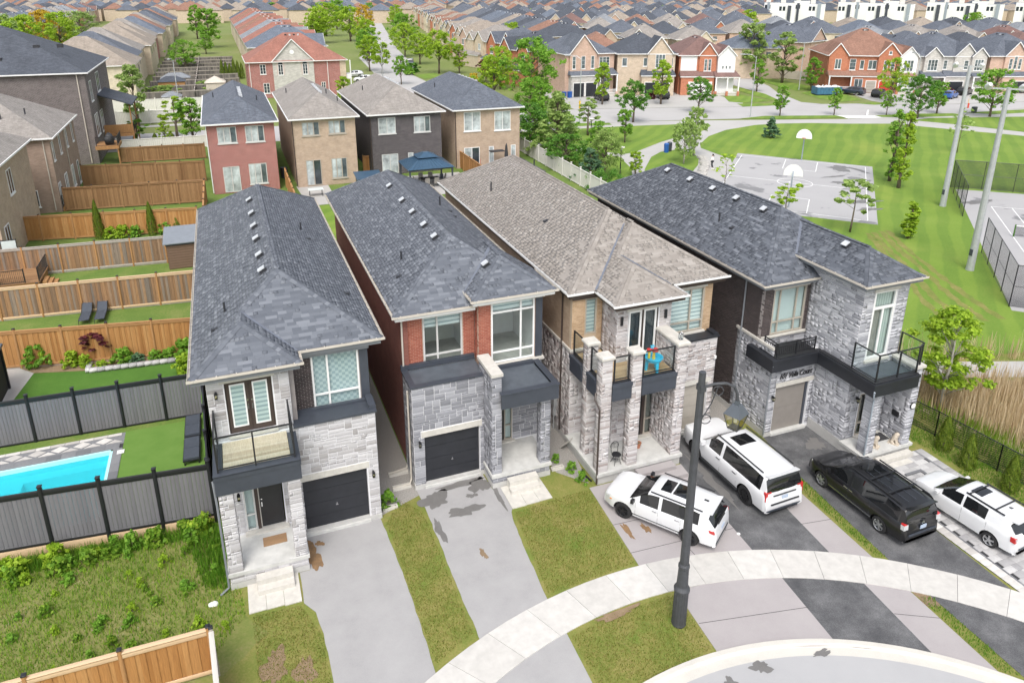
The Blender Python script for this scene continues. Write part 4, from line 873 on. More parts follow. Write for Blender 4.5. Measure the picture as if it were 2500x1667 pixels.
    rf=roof_part(R,list(pl.values())+list(bay.values()),M('roof_deck'));sp=Pool()
    for i,P in enumerate(list(pl.values())+list(bay.values())):shingle_plane(sp,P,60+i)
    N={k:nrm(v)for k,v in pl.items()};NB={k:nrm(v)for k,v in bay.items()};cp=Pool()
    caps(cp,(5.50,27.22,ze),A,N['front'],N['left']);caps(cp,A,B,N['left'],N['right']);caps(cp,(5.5,47.4,ze),B,N['back'],N['left']);caps(cp,(12.4,47.4,ze),B,N['back'],N['right']);caps(cp,Vector(A).lerp(Vector((12.4,27.22,ze)),.42),A,N['front'],N['right'])
    caps(cp,(8.74,26.72,zb),bA,NB['front'],NB['left']);caps(cp,(12.52,26.72,zb),bA,NB['front'],NB['right']);caps(cp,bA,(xm,29.5,bA[2]),NB['left'],NB['right'])
    sp.flush('shingle',M('shingle_grey'),rf,300,11);cp.flush('ridge_cap',M('shingle_grey'),rf,300,12)
    m=MB();m.bar((8.74,27.22+(zb-ze)/pt,zb+.035),(xm-.06,27.22+(bA[2]-ze)/pt,bA[2]+.03),.16,.012);m.build('valley_flashing',M('flashing'),rf)
    gm=M('gutter_cream');gutter(R,(5.37,27.22,ze+.03),(9.05,27.22,ze+.03),(0,-1,0),gm);gutter(R,(8.61,26.72,zb+.03),(12.65,26.72,zb+.03),(0,-1,0),gm);gutter(R,(8.74,26.73,zb+.03),(8.74,27.9,zb+.03),(-1,0,0),gm);gutter(R,(12.52,26.73,zb+.03),(12.52,29.3,zb+.03),(1,0,0),gm);gutter(R,(5.50,27.23,ze+.03),(5.50,47.3,ze+.03),(-1,0,0),gm);gutter(R,(12.40,29.3,ze+.03),(12.40,47.3,ze+.03),(1,0,0),gm)
    part('soffit',M('white_vinyl'),R,(5.52,9.0,27.24,27.75,ze-.24,ze-.09),(5.52,5.92,27.75,47.2,ze-.24,ze-.091),(8.76,12.50,26.74,27.2,zb-.24,zb-.09),(12.0,12.50,27.2,29.2,zb-.24,zb-.091),(8.76,9.12,27.2,28.0,zb-.24,zb-.092));part('frieze',M('off_white'),R,(5.86,9.0,27.50,27.66,ze-.20,ze-.095),(9.06,12.10,26.92,27.09,zb-.36,zb-.242),(9.02,12.14,26.88,27.09,zb-.245,zb-.20))
    for yy in(31.3,33.2,35.5,37.8,41.0):c,n=on_plane(pl['left'],8.45,yy);vent(R,rf,c,n,Vector((0,1,0)))
    c,n=on_plane(bay['left'],10.0,28.6);vent(R,rf,c,n,Vector((0,1,0)))
    stack(rf,pl['left'],6.85,31.6);small_vent(rf,pl['left'],6.4,30.2);stack(rf,pl['right'],10.9,39.2,.55);small_vent(rf,pl['right'],11.3,38.6);small_vent(rf,pl['right'],11.2,37.4);small_vent(rf,pl['right'],11.9,32.4)
    downspout(R,[(5.55,27.4,ze-.1),(5.84,27.55,ze-.4),(5.84,27.55,.3),(5.7,27.4,.16),(4.95,27.35,.1)],M('gutter_cream'));downspout(R,[(5.70,26.4,4.6),(5.70,26.4,.3),(5.6,26.3,.14),(4.86,26.3,.1)],M('gutter_cream'))
    return R
house_two()
# beds seen through the upper windows of the red brick house
for i,(x,y,rz,lab)in enumerate(((7.2,29.55,0,'white bed behind the wider window of the red brick house'),(10.3,29.1,0,'white bed with patterned cushion behind the tall window of the red brick house'))):
    b=thing('bed',lab,'bed',(x,y,4.53),rz);m=MB();m.box(-.8,.8,-1.6,1.0,.12,.55);m.build('mattress',M('bed_white'),b)
    m=MB();m.box(-.83,.83,-1.63,.5,.50,.60);m.box(-.83,-.80,-1.6,.5,.2,.5);m.box(.80,.83,-1.6,.5,.2,.5);m.box(-.8,.8,-1.64,-1.60,.2,.5);m.build('duvet',M('bed_white'),b)
    for s in(-.4,.4):m=MB();m.obox((s,.72,.72),(.32,0,0),(0,.2,.1),(0,-.05,.08));m.build('pillow',M('bed_white'),b)
    m=MB();m.obox((-.1,.45,.80),(.24,0,.05),(0,.08,.22),(0,-.04,.03));m.build('cushion',M('bed_grey'),b)
    m=MB();m.box(-.85,.85,1.0,1.08,0,1.1);m.build('headboard',M('sling_grey'),b)
steps('entry_steps','two pale precast steps and three slabs before the red brick house',[(9.52,10.85,24.45,24.80,.0,.43),(9.47,10.80,24.12,24.449,.0,.22),(9.21,9.85,23.34,24.79,0,.04),(9.86,10.44,23.36,24.12,0,.041),(10.45,11.03,23.38,24.79,0,.04)])
# ---------------- house 3
def house_three():
    R=house('detached_house','tan brick house with four stone pillars and a wraparound balcony',(17,25.5,0))
    fl,fb,fr,fg,fe=front(26.6),front(25.2),front(26.1),front(25.4),front(25.25)
    m=MB();holed(m,fb,14.80,17.52,4.70,7.50,[(15.35,16.85,4.84,7.12)]);m.box(14.81,15.0,25.42,26.4,4.70,7.50);m.box(17.3,17.49,25.42,26.3,4.7,7.5)
    holed(m,fg,17.35,20.35,0,4.95,[(18.62,20.05,-.1,2.62)]);holed(m,front(26.6),13.3,14.80,0,4.75,[]);m.box(13.31,13.5,26.82,30.2,0,4.95);wall=m.build('wall',M('mortar'),R)
    m=MB();holed(m,fe,14.80,17.3,0,4.7,[(15.58,17.1,.58,2.95)]);m.build('entry_wall',M('mortar'),R)
    m=MB();holed(m,fl,13.3,14.80,4.75,7.55,[(13.95,14.52,5.62,7.42)]);holed(m,fr,17.52,20.35,4.70,7.55,[(17.75,19.92,5.08,7.30)]);bw=m.build('brick_wall',M('mortar_tan'),R)
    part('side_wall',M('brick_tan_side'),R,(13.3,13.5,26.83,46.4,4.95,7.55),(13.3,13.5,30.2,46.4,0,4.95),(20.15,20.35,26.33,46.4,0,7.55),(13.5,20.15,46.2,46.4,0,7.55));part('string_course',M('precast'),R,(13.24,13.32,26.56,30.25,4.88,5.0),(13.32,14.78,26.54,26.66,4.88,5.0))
    ps=Pool();kw=dict(cu=.075,cv=.07)
    stones(ps,fb,14.80,17.52,4.8,7.45,[(15.33,16.87,4.8,7.12),(15.25,16.95,7.12,7.36)],71,**kw);stones(ps,left(14.80),25.2,26.6,4.8,7.45,[],72,**kw)
    stones(ps,fg,17.35,20.35,.22,4.95,[(18.62,20.05,-.1,2.86),(18.5,20.18,2.6,2.86)],73,**kw);stones(ps,fe,14.80,17.2,.58,4.2,[(15.5,17.15,.4,3.0)],74,**kw);stones(ps,front(26.6),13.3,14.8,.58,4.86,[],75,**kw);stones(ps,left(13.3),26.6,30.2,.22,4.88,[],76,**kw);stones(ps,left(14.80),25.25,26.6,.58,4.7,[],77,**kw)
    for x0,x1,y0,y1,sd in((13.22,13.70,23.5,23.98,80),(14.66,15.13,23.5,23.98,84),(13.28,13.76,24.9,25.38,88),(16.86,17.35,23.5,25.35,92)):
        part('porch_pillar',M('mortar'),R,(x0+.01,x1-.01,y0+.01,y1-.01,.57,6.0));stones(ps,front(y0),x0,x1,.57,6.0,[],sd,big=.8,**kw);stones(ps,left(x0),y0,y1,.57,6.0,[],sd+1,big=.9,**kw);stones(ps,right(x1),y0,y1,.57,6.0,[],sd+2,big=.9,**kw)
        m=MB();x0-=.07;x1+=.07;y0-=.07;y1+=.07;m.box(x0,x1,y0,y1,6.0,6.10);m.add([(x0+.01,y0+.01,6.10),(x1-.01,y0+.01,6.10),(x1-.01,y1-.01,6.10),(x0+.01,y1-.01,6.10),(x0+.05,y0+.05,6.15),(x1-.05,y0+.05,6.15),(x1-.05,y1-.05,6.15),(x0+.05,y1-.05,6.15)],[(0,1,5,4),(1,2,6,5),(2,3,7,6),(3,0,4,7),(4,5,6,7)]);m.build('pillar_cap',M('precast'),R)
    ps.flush('stone',M('stone_mauve'),wall,300,13)
    pb=Pool();bricks(pb,fl,13.3,14.80,5.0,7.48,[(13.93,14.54,5.5,7.48)],95);bricks(pb,fr,17.52,20.35,4.95,7.40,[(17.73,19.94,4.9,7.42)],96);pb.flush('brick',M('brick_tan_piece'),bw,300,14)
    window(R,fl,13.96,14.51,5.64,7.36,[],[],M('taupe_frame'),'blind_zebra',-.06,fw=.05);window(R,fr,17.76,19.91,5.10,7.28,[.66],[.23],M('taupe_frame'),'blind_bright',-.06,fw=.07)
    part('sill',M('precast'),R,(17.66,20.02,25.98,26.15,4.97,5.08),);part('lintel',M('precast'),R,(13.85,14.62,26.56,26.65,7.38,7.50),(17.66,20.02,26.06,26.14,7.30,7.44));lintel(R,fb,15.25,16.95,7.12,7.36,4);lintel(R,fg,18.5,20.18,2.62,2.86,3)
    garage(R,fg,18.63,20.04,.14,2.61,M('garage_greige'),handle=False);part('garage_threshold',M('porch_concrete'),R,(18.58,20.1,25.30,25.55,0,.135));part('foundation',M('foundation'),R,(17.36,20.37,25.385,25.5,0,.215),(13.285,13.31,26.7,46,0,.3),(20.05,20.37,25.37,25.385,0,.21))
    # balcony door: one leaf glazed, one slid open
    m=MB();fbox(m,fb,15.35,16.85,4.84,7.12,-.17,-.14);dr=m.build('balcony_door',M('far_pane_dark'),R)
    for a0,a1,mt in((15.38,16.04,'white_vinyl'),(16.14,16.80,'white_vinyl')):
        m=MB();fbox(m,fb,a0,a0+.09,4.86,7.10,-.10,-.05);fbox(m,fb,a1-.09,a1,4.86,7.10,-.10,-.05);fbox(m,fb,a0+.09,a1-.09,4.86,5.02,-.10,-.05);fbox(m,fb,a0+.09,a1-.09,7.0,7.10,-.10,-.05);m.build('door_leaf',M(mt),dr);m=MB();fbox(m,fb,a0+.09,a1-.09,5.02,7.0,-.08,-.072);m.build('pane',M('pane'),dr)
    m=MB();fbox(m,fb,16.05,16.13,4.86,7.10,-.11,-.03);fbox(m,fb,15.35,15.375,4.86,7.1,-.11,-.03);fbox(m,fb,16.81,16.86,4.86,7.1,-.11,-.03);m.build('door_frame',M('brown_alu'),dr);part('door_sill',M('precast'),R,(15.3,16.9,25.06,25.24,4.76,4.85))
    for a in(14.98,17.2):
        m=MB();fbox(m,fb,a-.05,a+.05,6.55,6.95,.02,.10);m.build('wall_lamp',M('black_metal'),R)
    for a,b in((15.2,3.35),):m=MB();fbox(m,fe,a-.05,a+.05,b-.2,b+.2,.02,.10);m.build('wall_lamp',M('black_metal'),R)
    # porch
    part('porch_slab',M('porch_concrete'),R,(13.12,17.44,23.38,25.25,.42,.57),(13.12,14.78,25.25,26.6,.42,.57));part('porch_foot',M('foundation'),R,(13.20,17.36,23.46,25.2,0,.42),(13.20,14.7,25.2,26.6,0,.42))
    m=MB();fbox(m,fe,15.62,16.35,.58,2.93,-.12,-.06);m.build('front_door',M('door_black'),R);m=MB();fbox(m,fe,16.35,16.50,.58,2.93,-.12,-.03);m.build('door_frame',M('brown_alu'),R);window(R,fe,16.50,16.98,.62,2.93,[],[.36],M('taupe_frame'),None,-.05,'sidelight',.07);part('door_sill',M('precast'),R,(15.55,17.08,25.05,25.3,.56,.63));m=MB();fbox(m,fe,16.5,16.98,.6,2.93,-.28,-.24);m.build('sidelight_backing',M('sling_grey'),R)
    # balcony: fascia between the pillars, deck, railings
    part('balcony_fascia',M('charcoal'),R,(13.72,14.64,23.46,23.58,4.0,4.77),(15.15,16.84,23.46,23.58,4.0,4.77),(13.22,13.34,24.0,24.88,4.0,4.80),(13.22,13.34,25.4,26.56,4.0,4.80),(13.34,16.8,23.6,25.16,4.1,4.2),(13.34,14.78,25.16,26.5,4.1,4.2),(13.70,14.66,23.42,23.46,4.62,4.79),(15.13,16.86,23.42,23.46,4.62,4.79),(13.18,13.22,24.0,24.88,4.64,4.82),(13.18,13.22,25.4,26.56,4.64,4.82))
    part('balcony_rim',M('black_metal'),R,(13.72,14.64,23.58,23.72,4.771,4.81),(15.15,16.84,23.58,23.72,4.771,4.81),(13.34,13.50,24.0,24.88,4.801,4.83),(13.34,13.50,25.4,26.5,4.801,4.83));dk=part('balcony_deck',M('roof_deck'),R,(13.5,16.84,23.72,25.15,4.68,4.72),(13.5,14.78,25.15,26.55,4.68,4.72));boards(R,dk,13.5,16.82,23.72,25.16,4.745,M('deck_tile'),'x',.16,.03);boards(R,dk,13.5,14.76,25.17,26.55,4.745,M('deck_tile'),'x',.16,.03)
    railing_glass(R,[(13.86,23.64),(14.55,23.64)],4.93,5.98);railing_glass(R,[(15.26,23.64),(16.75,23.64)],4.93,5.98);railing_glass(R,[(13.38,24.10),(13.38,24.78)],4.95,6.0);railing_glass(R,[(13.38,25.5),(13.38,26.46)],4.95,6.0)
    part('ledge_cap',M('garage_black'),R,(17.36,20.42,25.33,26.05,4.952,5.0),(17.36,20.42,25.33,25.45,5.0,5.03),(20.16,20.42,25.45,26.05,5.0,5.10))
    ze,pt=7.80,.6;yb0=47.2
    pl,A,B=hip_planes(13.05,20.87,26.40,yb0,ze,pt);sp=Pool();cp=Pool()
    A2=(17.6,29.07,ze+3.27*pt);secF=[(14.33,25.8,ze),(20.87,25.8,ze),A2];secL=[(14.33,25.8,ze),(14.33,26.4,ze),(17.6,29.67,A2[2]),A2];secR=[(20.87,25.8,ze),(20.87,26.4,ze),(17.6,29.67,A2[2]),A2]
    bA=(16.065,26.305,ze+1.735*pt);bF=[(14.33,24.57,ze),(17.80,24.57,ze),bA];bL=[(14.33,24.57,ze),(14.33,25.8,ze),(16.065,27.535,bA[2]),bA];bR=[(17.80,24.57,ze),(17.80,26.0,ze),(16.065,27.735,bA[2]),bA]
    allp=list(pl.values())+[secF,secL,secR,bF,bL,bR];rf=roof_part(R,allp,M('roof_deck'))
    for i,P in enumerate(allp):shingle_plane(sp,P,100+i)
    N={k:nrm(v)for k,v in pl.items()}
    caps(cp,(13.05,26.4,ze),A,N['front'],N['left']);caps(cp,A,B,N['left'],N['right']);caps(cp,(13.05,yb0,ze),B,N['back'],N['left']);caps(cp,(20.87,25.8,ze),A2,nrm(secF),N['right']);caps(cp,(16.065,27.535,bA[2]),A2,nrm(secF),nrm(secL));caps(cp,(14.33,24.57,ze),bA,nrm(bF),nrm(bL));caps(cp,(17.8,24.57,ze),bA,nrm(bF),nrm(bR));caps(cp,bA,(16.065,27.5,bA[2]),nrm(bL),nrm(bR))
    sp.flush('shingle',M('shingle_tan'),rf,300,15);cp.flush('ridge_cap',M('shingle_tan'),rf,300,16)
    m=MB();m.bar((14.33,26.4,ze+.04),(17.35,29.42,ze+3.02*pt+.035),.20,.014);m.bar((17.80,25.8,ze+.035),(16.12,27.48,bA[2]+.02),.16,.012);m.build('valley_flashing',M('flashing'),rf)
    gm=M('white_vinyl');gutter(R,(12.92,26.40,ze+.03),(14.20,26.40,ze+.03),(0,-1,0),gm);gutter(R,(14.20,24.57,ze+.03),(17.93,24.57,ze+.03),(0,-1,0),gm);gutter(R,(17.94,25.80,ze+.03),(21.0,25.80,ze+.03),(0,-1,0),gm);gutter(R,(14.33,24.58,ze+.03),(14.33,26.27,ze+.03),(-1,0,0),gm);gutter(R,(17.80,24.58,ze+.03),(17.80,25.67,ze+.03),(1,0,0),gm);gutter(R,(13.05,26.41,ze+.03),(13.05,47.1,ze+.03),(-1,0,0),gm)
    part('soffit',M('brown_alu'),R,(13.07,14.32,26.42,26.7,ze-.26,ze-.09),(13.07,13.4,26.7,47,ze-.26,ze-.091),(14.35,17.78,24.60,25.3,ze-.26,ze-.09),(14.35,14.82,25.3,26.42,ze-.26,ze-.091),(17.5,20.85,25.82,26.2,ze-.26,ze-.09));part('frieze',M('brown_alu'),R,(13.28,14.8,26.50,26.59,ze-.38,ze-.262),(14.72,17.60,25.08,25.19,ze-.40,ze-.262),(17.6,20.4,26.0,26.09,ze-.38,ze-.262))
    stack(rf,pl['left'],14.5,40.5,.6);stack(rf,pl['right'],18.6,43.5,.5);small_vent(rf,pl['left'],14.9,33.2)
    downspout(R,[(13.0,27.3,ze-.08),(13.24,27.5,ze-.45),(13.24,27.5,.3)],M('brown_alu'));downspout(R,[(13.16,23.9,4.3),(13.05,23.7,4.1),(13.14,23.45,3.75),(13.14,23.42,.1)],M('brown_alu'))
    m=MB();m.box(13.12,13.28,27.9,28.25,1.3,1.75);m.box(13.14,13.28,28.0,28.16,.75,1.29);m.tube([(13.2,28.08,.76),(13.2,28.08,.02)],.03,6);m.build('electric_meter',M('galvanized'),R)
    m=MB();m.box(20.2,20.3,25.28,25.38,3.85,4.0);m.build('camera_dome',M('white_vinyl'),R)
    return R
house_three()
steps('entry_steps','stamped mauve concrete steps before the pillared tan house, behind the white cars',[(15.0,16.85,22.95,23.38,0,.38),(15.0,17.2,22.5,22.949,0,.19)],'concrete_pink')
# ---------------- house 4
def house_four():
    R=house('detached_house','dark brick house with silver stone bay and black balcony beside the reeds',(25.5,23.5,0))
    fm,fg,fb,fe=front(24.75),front(23.75),front(21.65),front(21.68)
    m=MB();holed(m,fg,22.30,24.95,0,4.3,[(22.70,24.70,-.1,2.60)]);holed(m,fb,24.95,27.55,3.7,8.15,[(25.58,26.86,4.55,7.88)]);m.box(24.96,25.15,21.87,26.2,0,8.15);m.box(27.33,27.52,21.87,26.2,0,8.15);holed(m,fe,24.95,27.55,0,3.7,[(25.75,27.0,.5,2.75)]);m.box(22.31,22.5,23.97,26.4,0,4.7);m.box(22.31,22.5,24.97,25.0,4.7,4.9);wall=m.build('wall',M('mortar'),R)
    m=MB();holed(m,fm,22.30,24.98,4.3,7.45,[(22.82,24.72,4.85,7.20)]);m.box(22.31,22.5,24.97,41.4,4.7,7.45);m.box(22.31,22.5,26.4,41.4,0,4.7);bw=m.build('brick_wall',M('mortar_dark'),R)
    part('side_wall',M('brick_dark'),R,(28.8,28.97,24.97,41.4,0,7.45),(22.5,28.8,41.2,41.4,0,7.45),(27.52,28.8,24.8,24.97,0,7.45))
    ps=Pool();kw=dict(cu=.075,cv=.075)
    stones(ps,fg,22.30,24.95,.22,4.25,[(22.68,24.72,-.1,2.84)],111,**kw);stones(ps,left(22.30),23.75,26.4,.22,4.62,[],112,**kw);stones(ps,left(24.95),21.65,24.75,.3,8.1,[],113,**kw);stones(ps,fb,24.95,27.55,4.2,8.1,[(25.56,26.88,4.5,7.9),(25.48,26.96,7.88,8.02)],114,**kw);stones(ps,fe,24.95,27.55,.5,3.7,[(25.73,27.02,.4,2.78)],115,**kw);stones(ps,fm,22.30,24.98,4.3,4.72,[],116,**kw)
    for x0,x1,y0,y1,z0,z1,sd in((25.10,25.58,20.42,20.90,.5,3.7,120),(27.28,27.74,20.38,21.66,.5,4.45,124)):
        part('porch_pillar',M('mortar'),R,(x0+.01,x1-.01,y0+.01,y1-.01,z0,z1));stones(ps,front(y0),x0,x1,z0,z1,[],sd,big=.8,**kw);stones(ps,left(x0),y0,y1,z0,z1,[],sd+1,**kw);stones(ps,right(x1),y0,y1,z0,z1,[],sd+2,**kw)
    ps.flush('stone',M('stone_silver'),wall,300,17)
    pb=Pool();bricks(pb,fm,22.30,24.95,4.86,7.30,[(22.80,24.74,4.8,7.36)],131);bricks(pb,left(22.30),24.75,41.4,4.78,7.35,[],132);bricks(pb,left(22.30),26.4,36.0,.3,4.78,[],133);pb.flush('brick',M('brick_dark_piece'),bw,300,18)
    part('string_course',M('precast'),R,(22.22,22.32,23.75,26.42,4.64,4.76),(22.32,24.93,24.68,24.80,4.73,4.85));part('pillar_cap',M('precast'),R,(27.20,27.82,20.30,21.64,4.45,4.57))
    part('lintel',M('precast'),R,(22.72,24.82,24.68,24.80,7.20,7.34),(25.48,26.96,21.60,21.70,7.88,8.02));lintel(R,fg,22.66,24.92,2.60,2.83,4)
    garage(R,fg,22.71,24.56,.14,2.59,M('garage_taupe'),rows=2,handle=False);m=MB();fbox(m,fg,24.56,24.72,.14,2.6,-.3,-.1);m.build('door_jamb',M('charcoal'),R);part('garage_threshold',M('porch_concrete'),R,(22.66,24.75,23.66,23.95,0,.138));sconce(R,fg,22.50,2.1);sconce(R,fe,25.5,2.55);part('foundation',M('foundation'),R,(24.925,24.96,21.64,23.74,0,.52),(22.28,22.66,23.735,23.8,0,.21),(22.285,22.32,23.76,41,0,.3))
    window(R,fm,22.83,24.71,4.87,7.18,[.20,.72],[.27],M('taupe_frame'),'blind_slat',-.06,fw=.065);part('sill',M('precast'),R,(22.75,24.80,24.62,24.72,4.78,4.86))
    # tall balcony door
    m=MB();fbox(m,fb,25.59,26.85,7.0,7.12,-.10,-.02);fbox(m,fb,25.59,25.67,4.56,7.87,-.101,-.021);fbox(m,fb,26.77,26.85,4.56,7.87,-.101,-.021);fbox(m,fb,26.17,26.26,4.56,7.0,-.10,-.03);fbox(m,fb,25.67,26.77,7.79,7.87,-.10,-.02);fbox(m,fb,25.67,26.77,4.56,4.68,-.10,-.02);d=m.build('balcony_door',M('white_vinyl'),R)
    for a0,a1,z0,z1,bl in((25.67,26.17,4.68,7.0,'sling_grey'),(26.26,26.77,4.68,7.0,'curtain'),(25.67,26.77,7.12,7.79,'curtain')):
        m=MB();fbox(m,fb,a0,a1,z0,z1,-.075,-.068);m.build('pane',M('pane'),d);m=MB();fbox(m,fb,a0-.03,a1+.03,z0-.03,z1+.03,-.20,-.18);m.build('curtain',M(bl),d)
    part('door_sill',M('precast'),R,(25.5,26.95,21.55,21.7,4.44,4.55))
    # black ledge running over the garage, along the bay and round the balcony
    zl0,zl1=3.70,4.32
    part('balcony_fascia',M('garage_black'),R,(21.98,24.62,23.40,23.70,zl0,zl1),(21.98,22.26,23.70,25.25,zl0,zl1),(24.62,24.90,20.10,23.70,zl0,zl1),(24.90,27.24,20.10,20.36,zl0,zl1),(24.90,27.24,20.36,21.6,3.75,3.85),(21.94,24.58,23.36,23.40,4.20,zl1+.001),(24.58,24.62,20.06,23.36,4.20,zl1+.001),(24.62,27.26,20.06,20.10,4.20,zl1+.001));part('ledge_cap',M('black_metal'),R,(22.26,24.62,23.46,24.7,4.321,4.35),(24.66,24.90,20.14,23.45,4.322,4.36),(24.90,27.24,20.14,20.36,4.322,4.36));part('balcony_deck',M('charcoal_roof'),R,(24.90,27.26,20.36,21.62,4.22,4.26))
    railing_glass(R,[(24.78,21.58),(24.78,20.24),(26.0,20.24),(27.12,20.24)],4.50,5.66);railing_glass(R,[(27.50,21.55),(27.50,20.42)],4.72,5.70);m=MB();m.bar((27.12,20.24,5.64),(27.5,20.42,5.66),.05,.045);m.build('railing',M('black_metal'),R)
    # low picket rail over the garage
    m=MB()
    for p,q in(((22.36,24.5),(22.36,23.62)),((22.36,23.62),(24.55,23.62))):
        m.bar((*p,5.0),(*q,5.0),.04,.04);m.bar((*p,4.87),(*q,4.87),.03,.03);m.bar((*p,4.45),(*q,4.45),.03,.03);L=math.dist(p,q);k=int(L/.11)
        for i in range(1,k):t=i/k;x,y=p[0]+(q[0]-p[0])*t,p[1]+(q[1]-p[1])*t;m.box(x-.009,x+.009,y-.009,y+.009,4.46,4.86)
    for x,y in((22.36,24.5),(22.36,23.62),(23.45,23.62),(24.55,23.62)):m.box(x-.025,x+.025,y-.025,y+.025,4.35,5.05)
    m.build('picket_rail',M('black_metal'),R)
    # porch
    part('porch_slab',M('porch_concrete'),R,(24.88,27.95,20.32,21.7,.36,.50));part('porch_foot',M('foundation'),R,(24.92,27.88,20.40,21.65,0,.36))
    m=MB();fbox(m,fe,26.20,26.98,.52,2.73,-.12,-.06);m.build('front_door',M('brown_alu'),R);window(R,fe,25.76,26.18,.55,2.73,[],[.30],M('taupe_frame'),None,-.05,'sidelight',.06);m=MB();fbox(m,fe,25.76,26.18,.55,2.73,-.25,-.22);m.build('sidelight_backing',M('sling_grey'),R);part('door_sill',M('precast'),R,(25.68,27.05,21.48,21.72,.50,.56))
    # lettering over the garage, house number
    cu=bpy.data.curves.new('house_lettering','FONT');cu.body='101 Velia Court';cu.size=.40;cu.shear=.35;cu.extrude=.012;cu.align_x='LEFT';cu.space_character=.92;o=bpy.data.objects.new('house_lettering',cu);COL.objects.link(o);o.parent=R;o.rotation_euler=(math.pi/2,0,0);o.location=Vector((22.74,23.70,3.06))-org(R);cu.materials.append(M('letter_black'));dep=bpy.context.evaluated_depsgraph_get();dep.update();wx=o.dimensions.x;tm=bpy.data.meshes.new_from_object(o.evaluated_get(dep));mw=(o.rotation_euler.copy(),o.location.copy());bpy.data.objects.remove(o);o=link('house_lettering',tm,M('letter_black'),R);o.rotation_euler,o.location=mw;o.scale=(1.92/max(wx,.1),1.0,1.0)
    m=MB();m.lathe((0,0,0),[(0,.0),(.17,0),(.17,.03),(.14,.035),(0,.035)],24);nm=m.build('house_number',M('letter_black'),R);nm.rotation_euler=(math.pi/2,0,0);nm.location=Vector((27.51,20.36,2.55))-org(R)
    m=MB();m.lathe((0,0,0),[(0,.036),(.135,.036),(.135,.042),(0,.042)],24);n2=m.build('number_plate',M('white_paint'),nm)
    for mesh in(nm.data,n2.data):
        for v in mesh.vertices:v.co+=Vector(org(R))
    part('mailbox',M('black_metal'),R,(27.20,27.27,20.75,21.10,1.75,2.0))
    ze,pt,zb=7.70,.6,8.45
    pl,A,B=hip_planes(21.85,29.39,24.30,42.0,ze,pt);bp,bA,bB=hip_planes(24.54,27.85,21.25,40,zb,pt);xm=(24.54+27.85)/2;yr=24.3+(bA[2]-ze)/pt;bay=dict(front=bp['front'],left=[(24.54,21.25,zb),(24.54,25.6,zb),(xm,yr+.2,bA[2]),bA],right=[(27.85,21.25,zb),(27.85,25.6,zb),(xm,yr+.2,bA[2]),bA])
    allp=list(pl.values())+list(bay.values());rf=roof_part(R,allp,M('roof_deck'));sp=Pool();cp=Pool()
    for i,P in enumerate(allp):shingle_plane(sp,P,140+i)
    N={k:nrm(v)for k,v in pl.items()};NB={k:nrm(v)for k,v in bay.items()}
    caps(cp,(21.85,24.3,ze),A,N['front'],N['left']);caps(cp,A,B,N['left'],N['right']);caps(cp,(21.85,42,ze),B,N['back'],N['left']);caps(cp,(29.39,24.3,ze),A,N['front'],N['right']);caps(cp,(29.39,42,ze),B,N['back'],N['right']);caps(cp,(24.54,21.25,zb),bA,NB['front'],NB['left']);caps(cp,(27.85,21.25,zb),bA,NB['front'],NB['right']);caps(cp,bA,(xm,yr,bA[2]),NB['left'],NB['right'])
    sp.flush('shingle',M('shingle_slate'),rf,300,19);cp.flush('ridge_cap',M('shingle_slate'),rf,300,20)
    m=MB();m.bar((24.54,24.3+(zb-ze)/pt,zb+.04),(xm-.08,yr-.08,bA[2]+.0),.20,.014);m.build('valley_flashing',M('flashing'),rf)
    gm=M('gutter_cream');gutter(R,(21.72,24.30,ze+.03),(24.93,24.30,ze+.03),(0,-1,0),gm);gutter(R,(24.41,21.25,zb+.03),(27.98,21.25,zb+.03),(0,-1,0),gm);gutter(R,(24.54,21.26,zb+.03),(24.54,25.5,zb+.03),(-1,0,0),gm);gutter(R,(27.85,21.26,zb+.03),(27.85,25.0,zb+.03),(1,0,0),gm);gutter(R,(21.85,24.31,ze+.03),(21.85,41.9,ze+.03),(-1,0,0),gm)
    part('soffit',M('grey_alu'),R,(21.87,24.93,24.32,24.8,ze-.24,ze-.09),(21.87,22.4,24.8,41.9,ze-.24,ze-.091),(24.56,27.83,21.28,21.75,zb-.24,zb-.09),(24.56,25.0,21.75,25.4,zb-.24,zb-.091),(27.5,27.83,21.75,25.0,zb-.24,zb-.091));part('frieze',M('grey_alu'),R,(22.22,24.9,24.64,24.73,ze-.36,ze-.242),(24.86,27.6,21.52,21.63,zb-.36,zb-.242),(24.82,24.93,21.63,24.7,zb-.36,zb-.243),(22.18,22.28,24.74,41.4,ze-.36,ze-.243))
    for yy in(28.7,30.9,33.0,35.2,37.6):c,n=on_plane(pl['left'],25.1,yy);vent(R,rf,c,n,Vector((0,1,0)))
    c,n=on_plane(bay['left'],25.85,23.9);vent(R,rf,c,n,Vector((0,1,0)))
    stack(rf,pl['left'],23.6,30.3,.5);small_vent(rf,pl['left'],23.6,29.2)
    downspout(R,[(21.80,25.9,ze-.05),(22.22,26.05,ze-.4),(22.22,26.05,.2)],M('grey_alu'));downspout(R,[(22.02,23.42,4.05),(22.1,23.55,3.65),(22.22,23.7,3.45),(22.22,23.7,.2)],M('grey_alu'));downspout(R,[(24.62,20.06,4.0),(24.68,20.12,3.7),(25.02,20.36,3.4),(25.05,20.38,.4)],M('steel_blue_grey'))
    return R
house_four()
steps('entry_steps','pale concrete steps before the porch of the dark brick house',[(25.7,27.7,20.0,20.32,0,.24)])
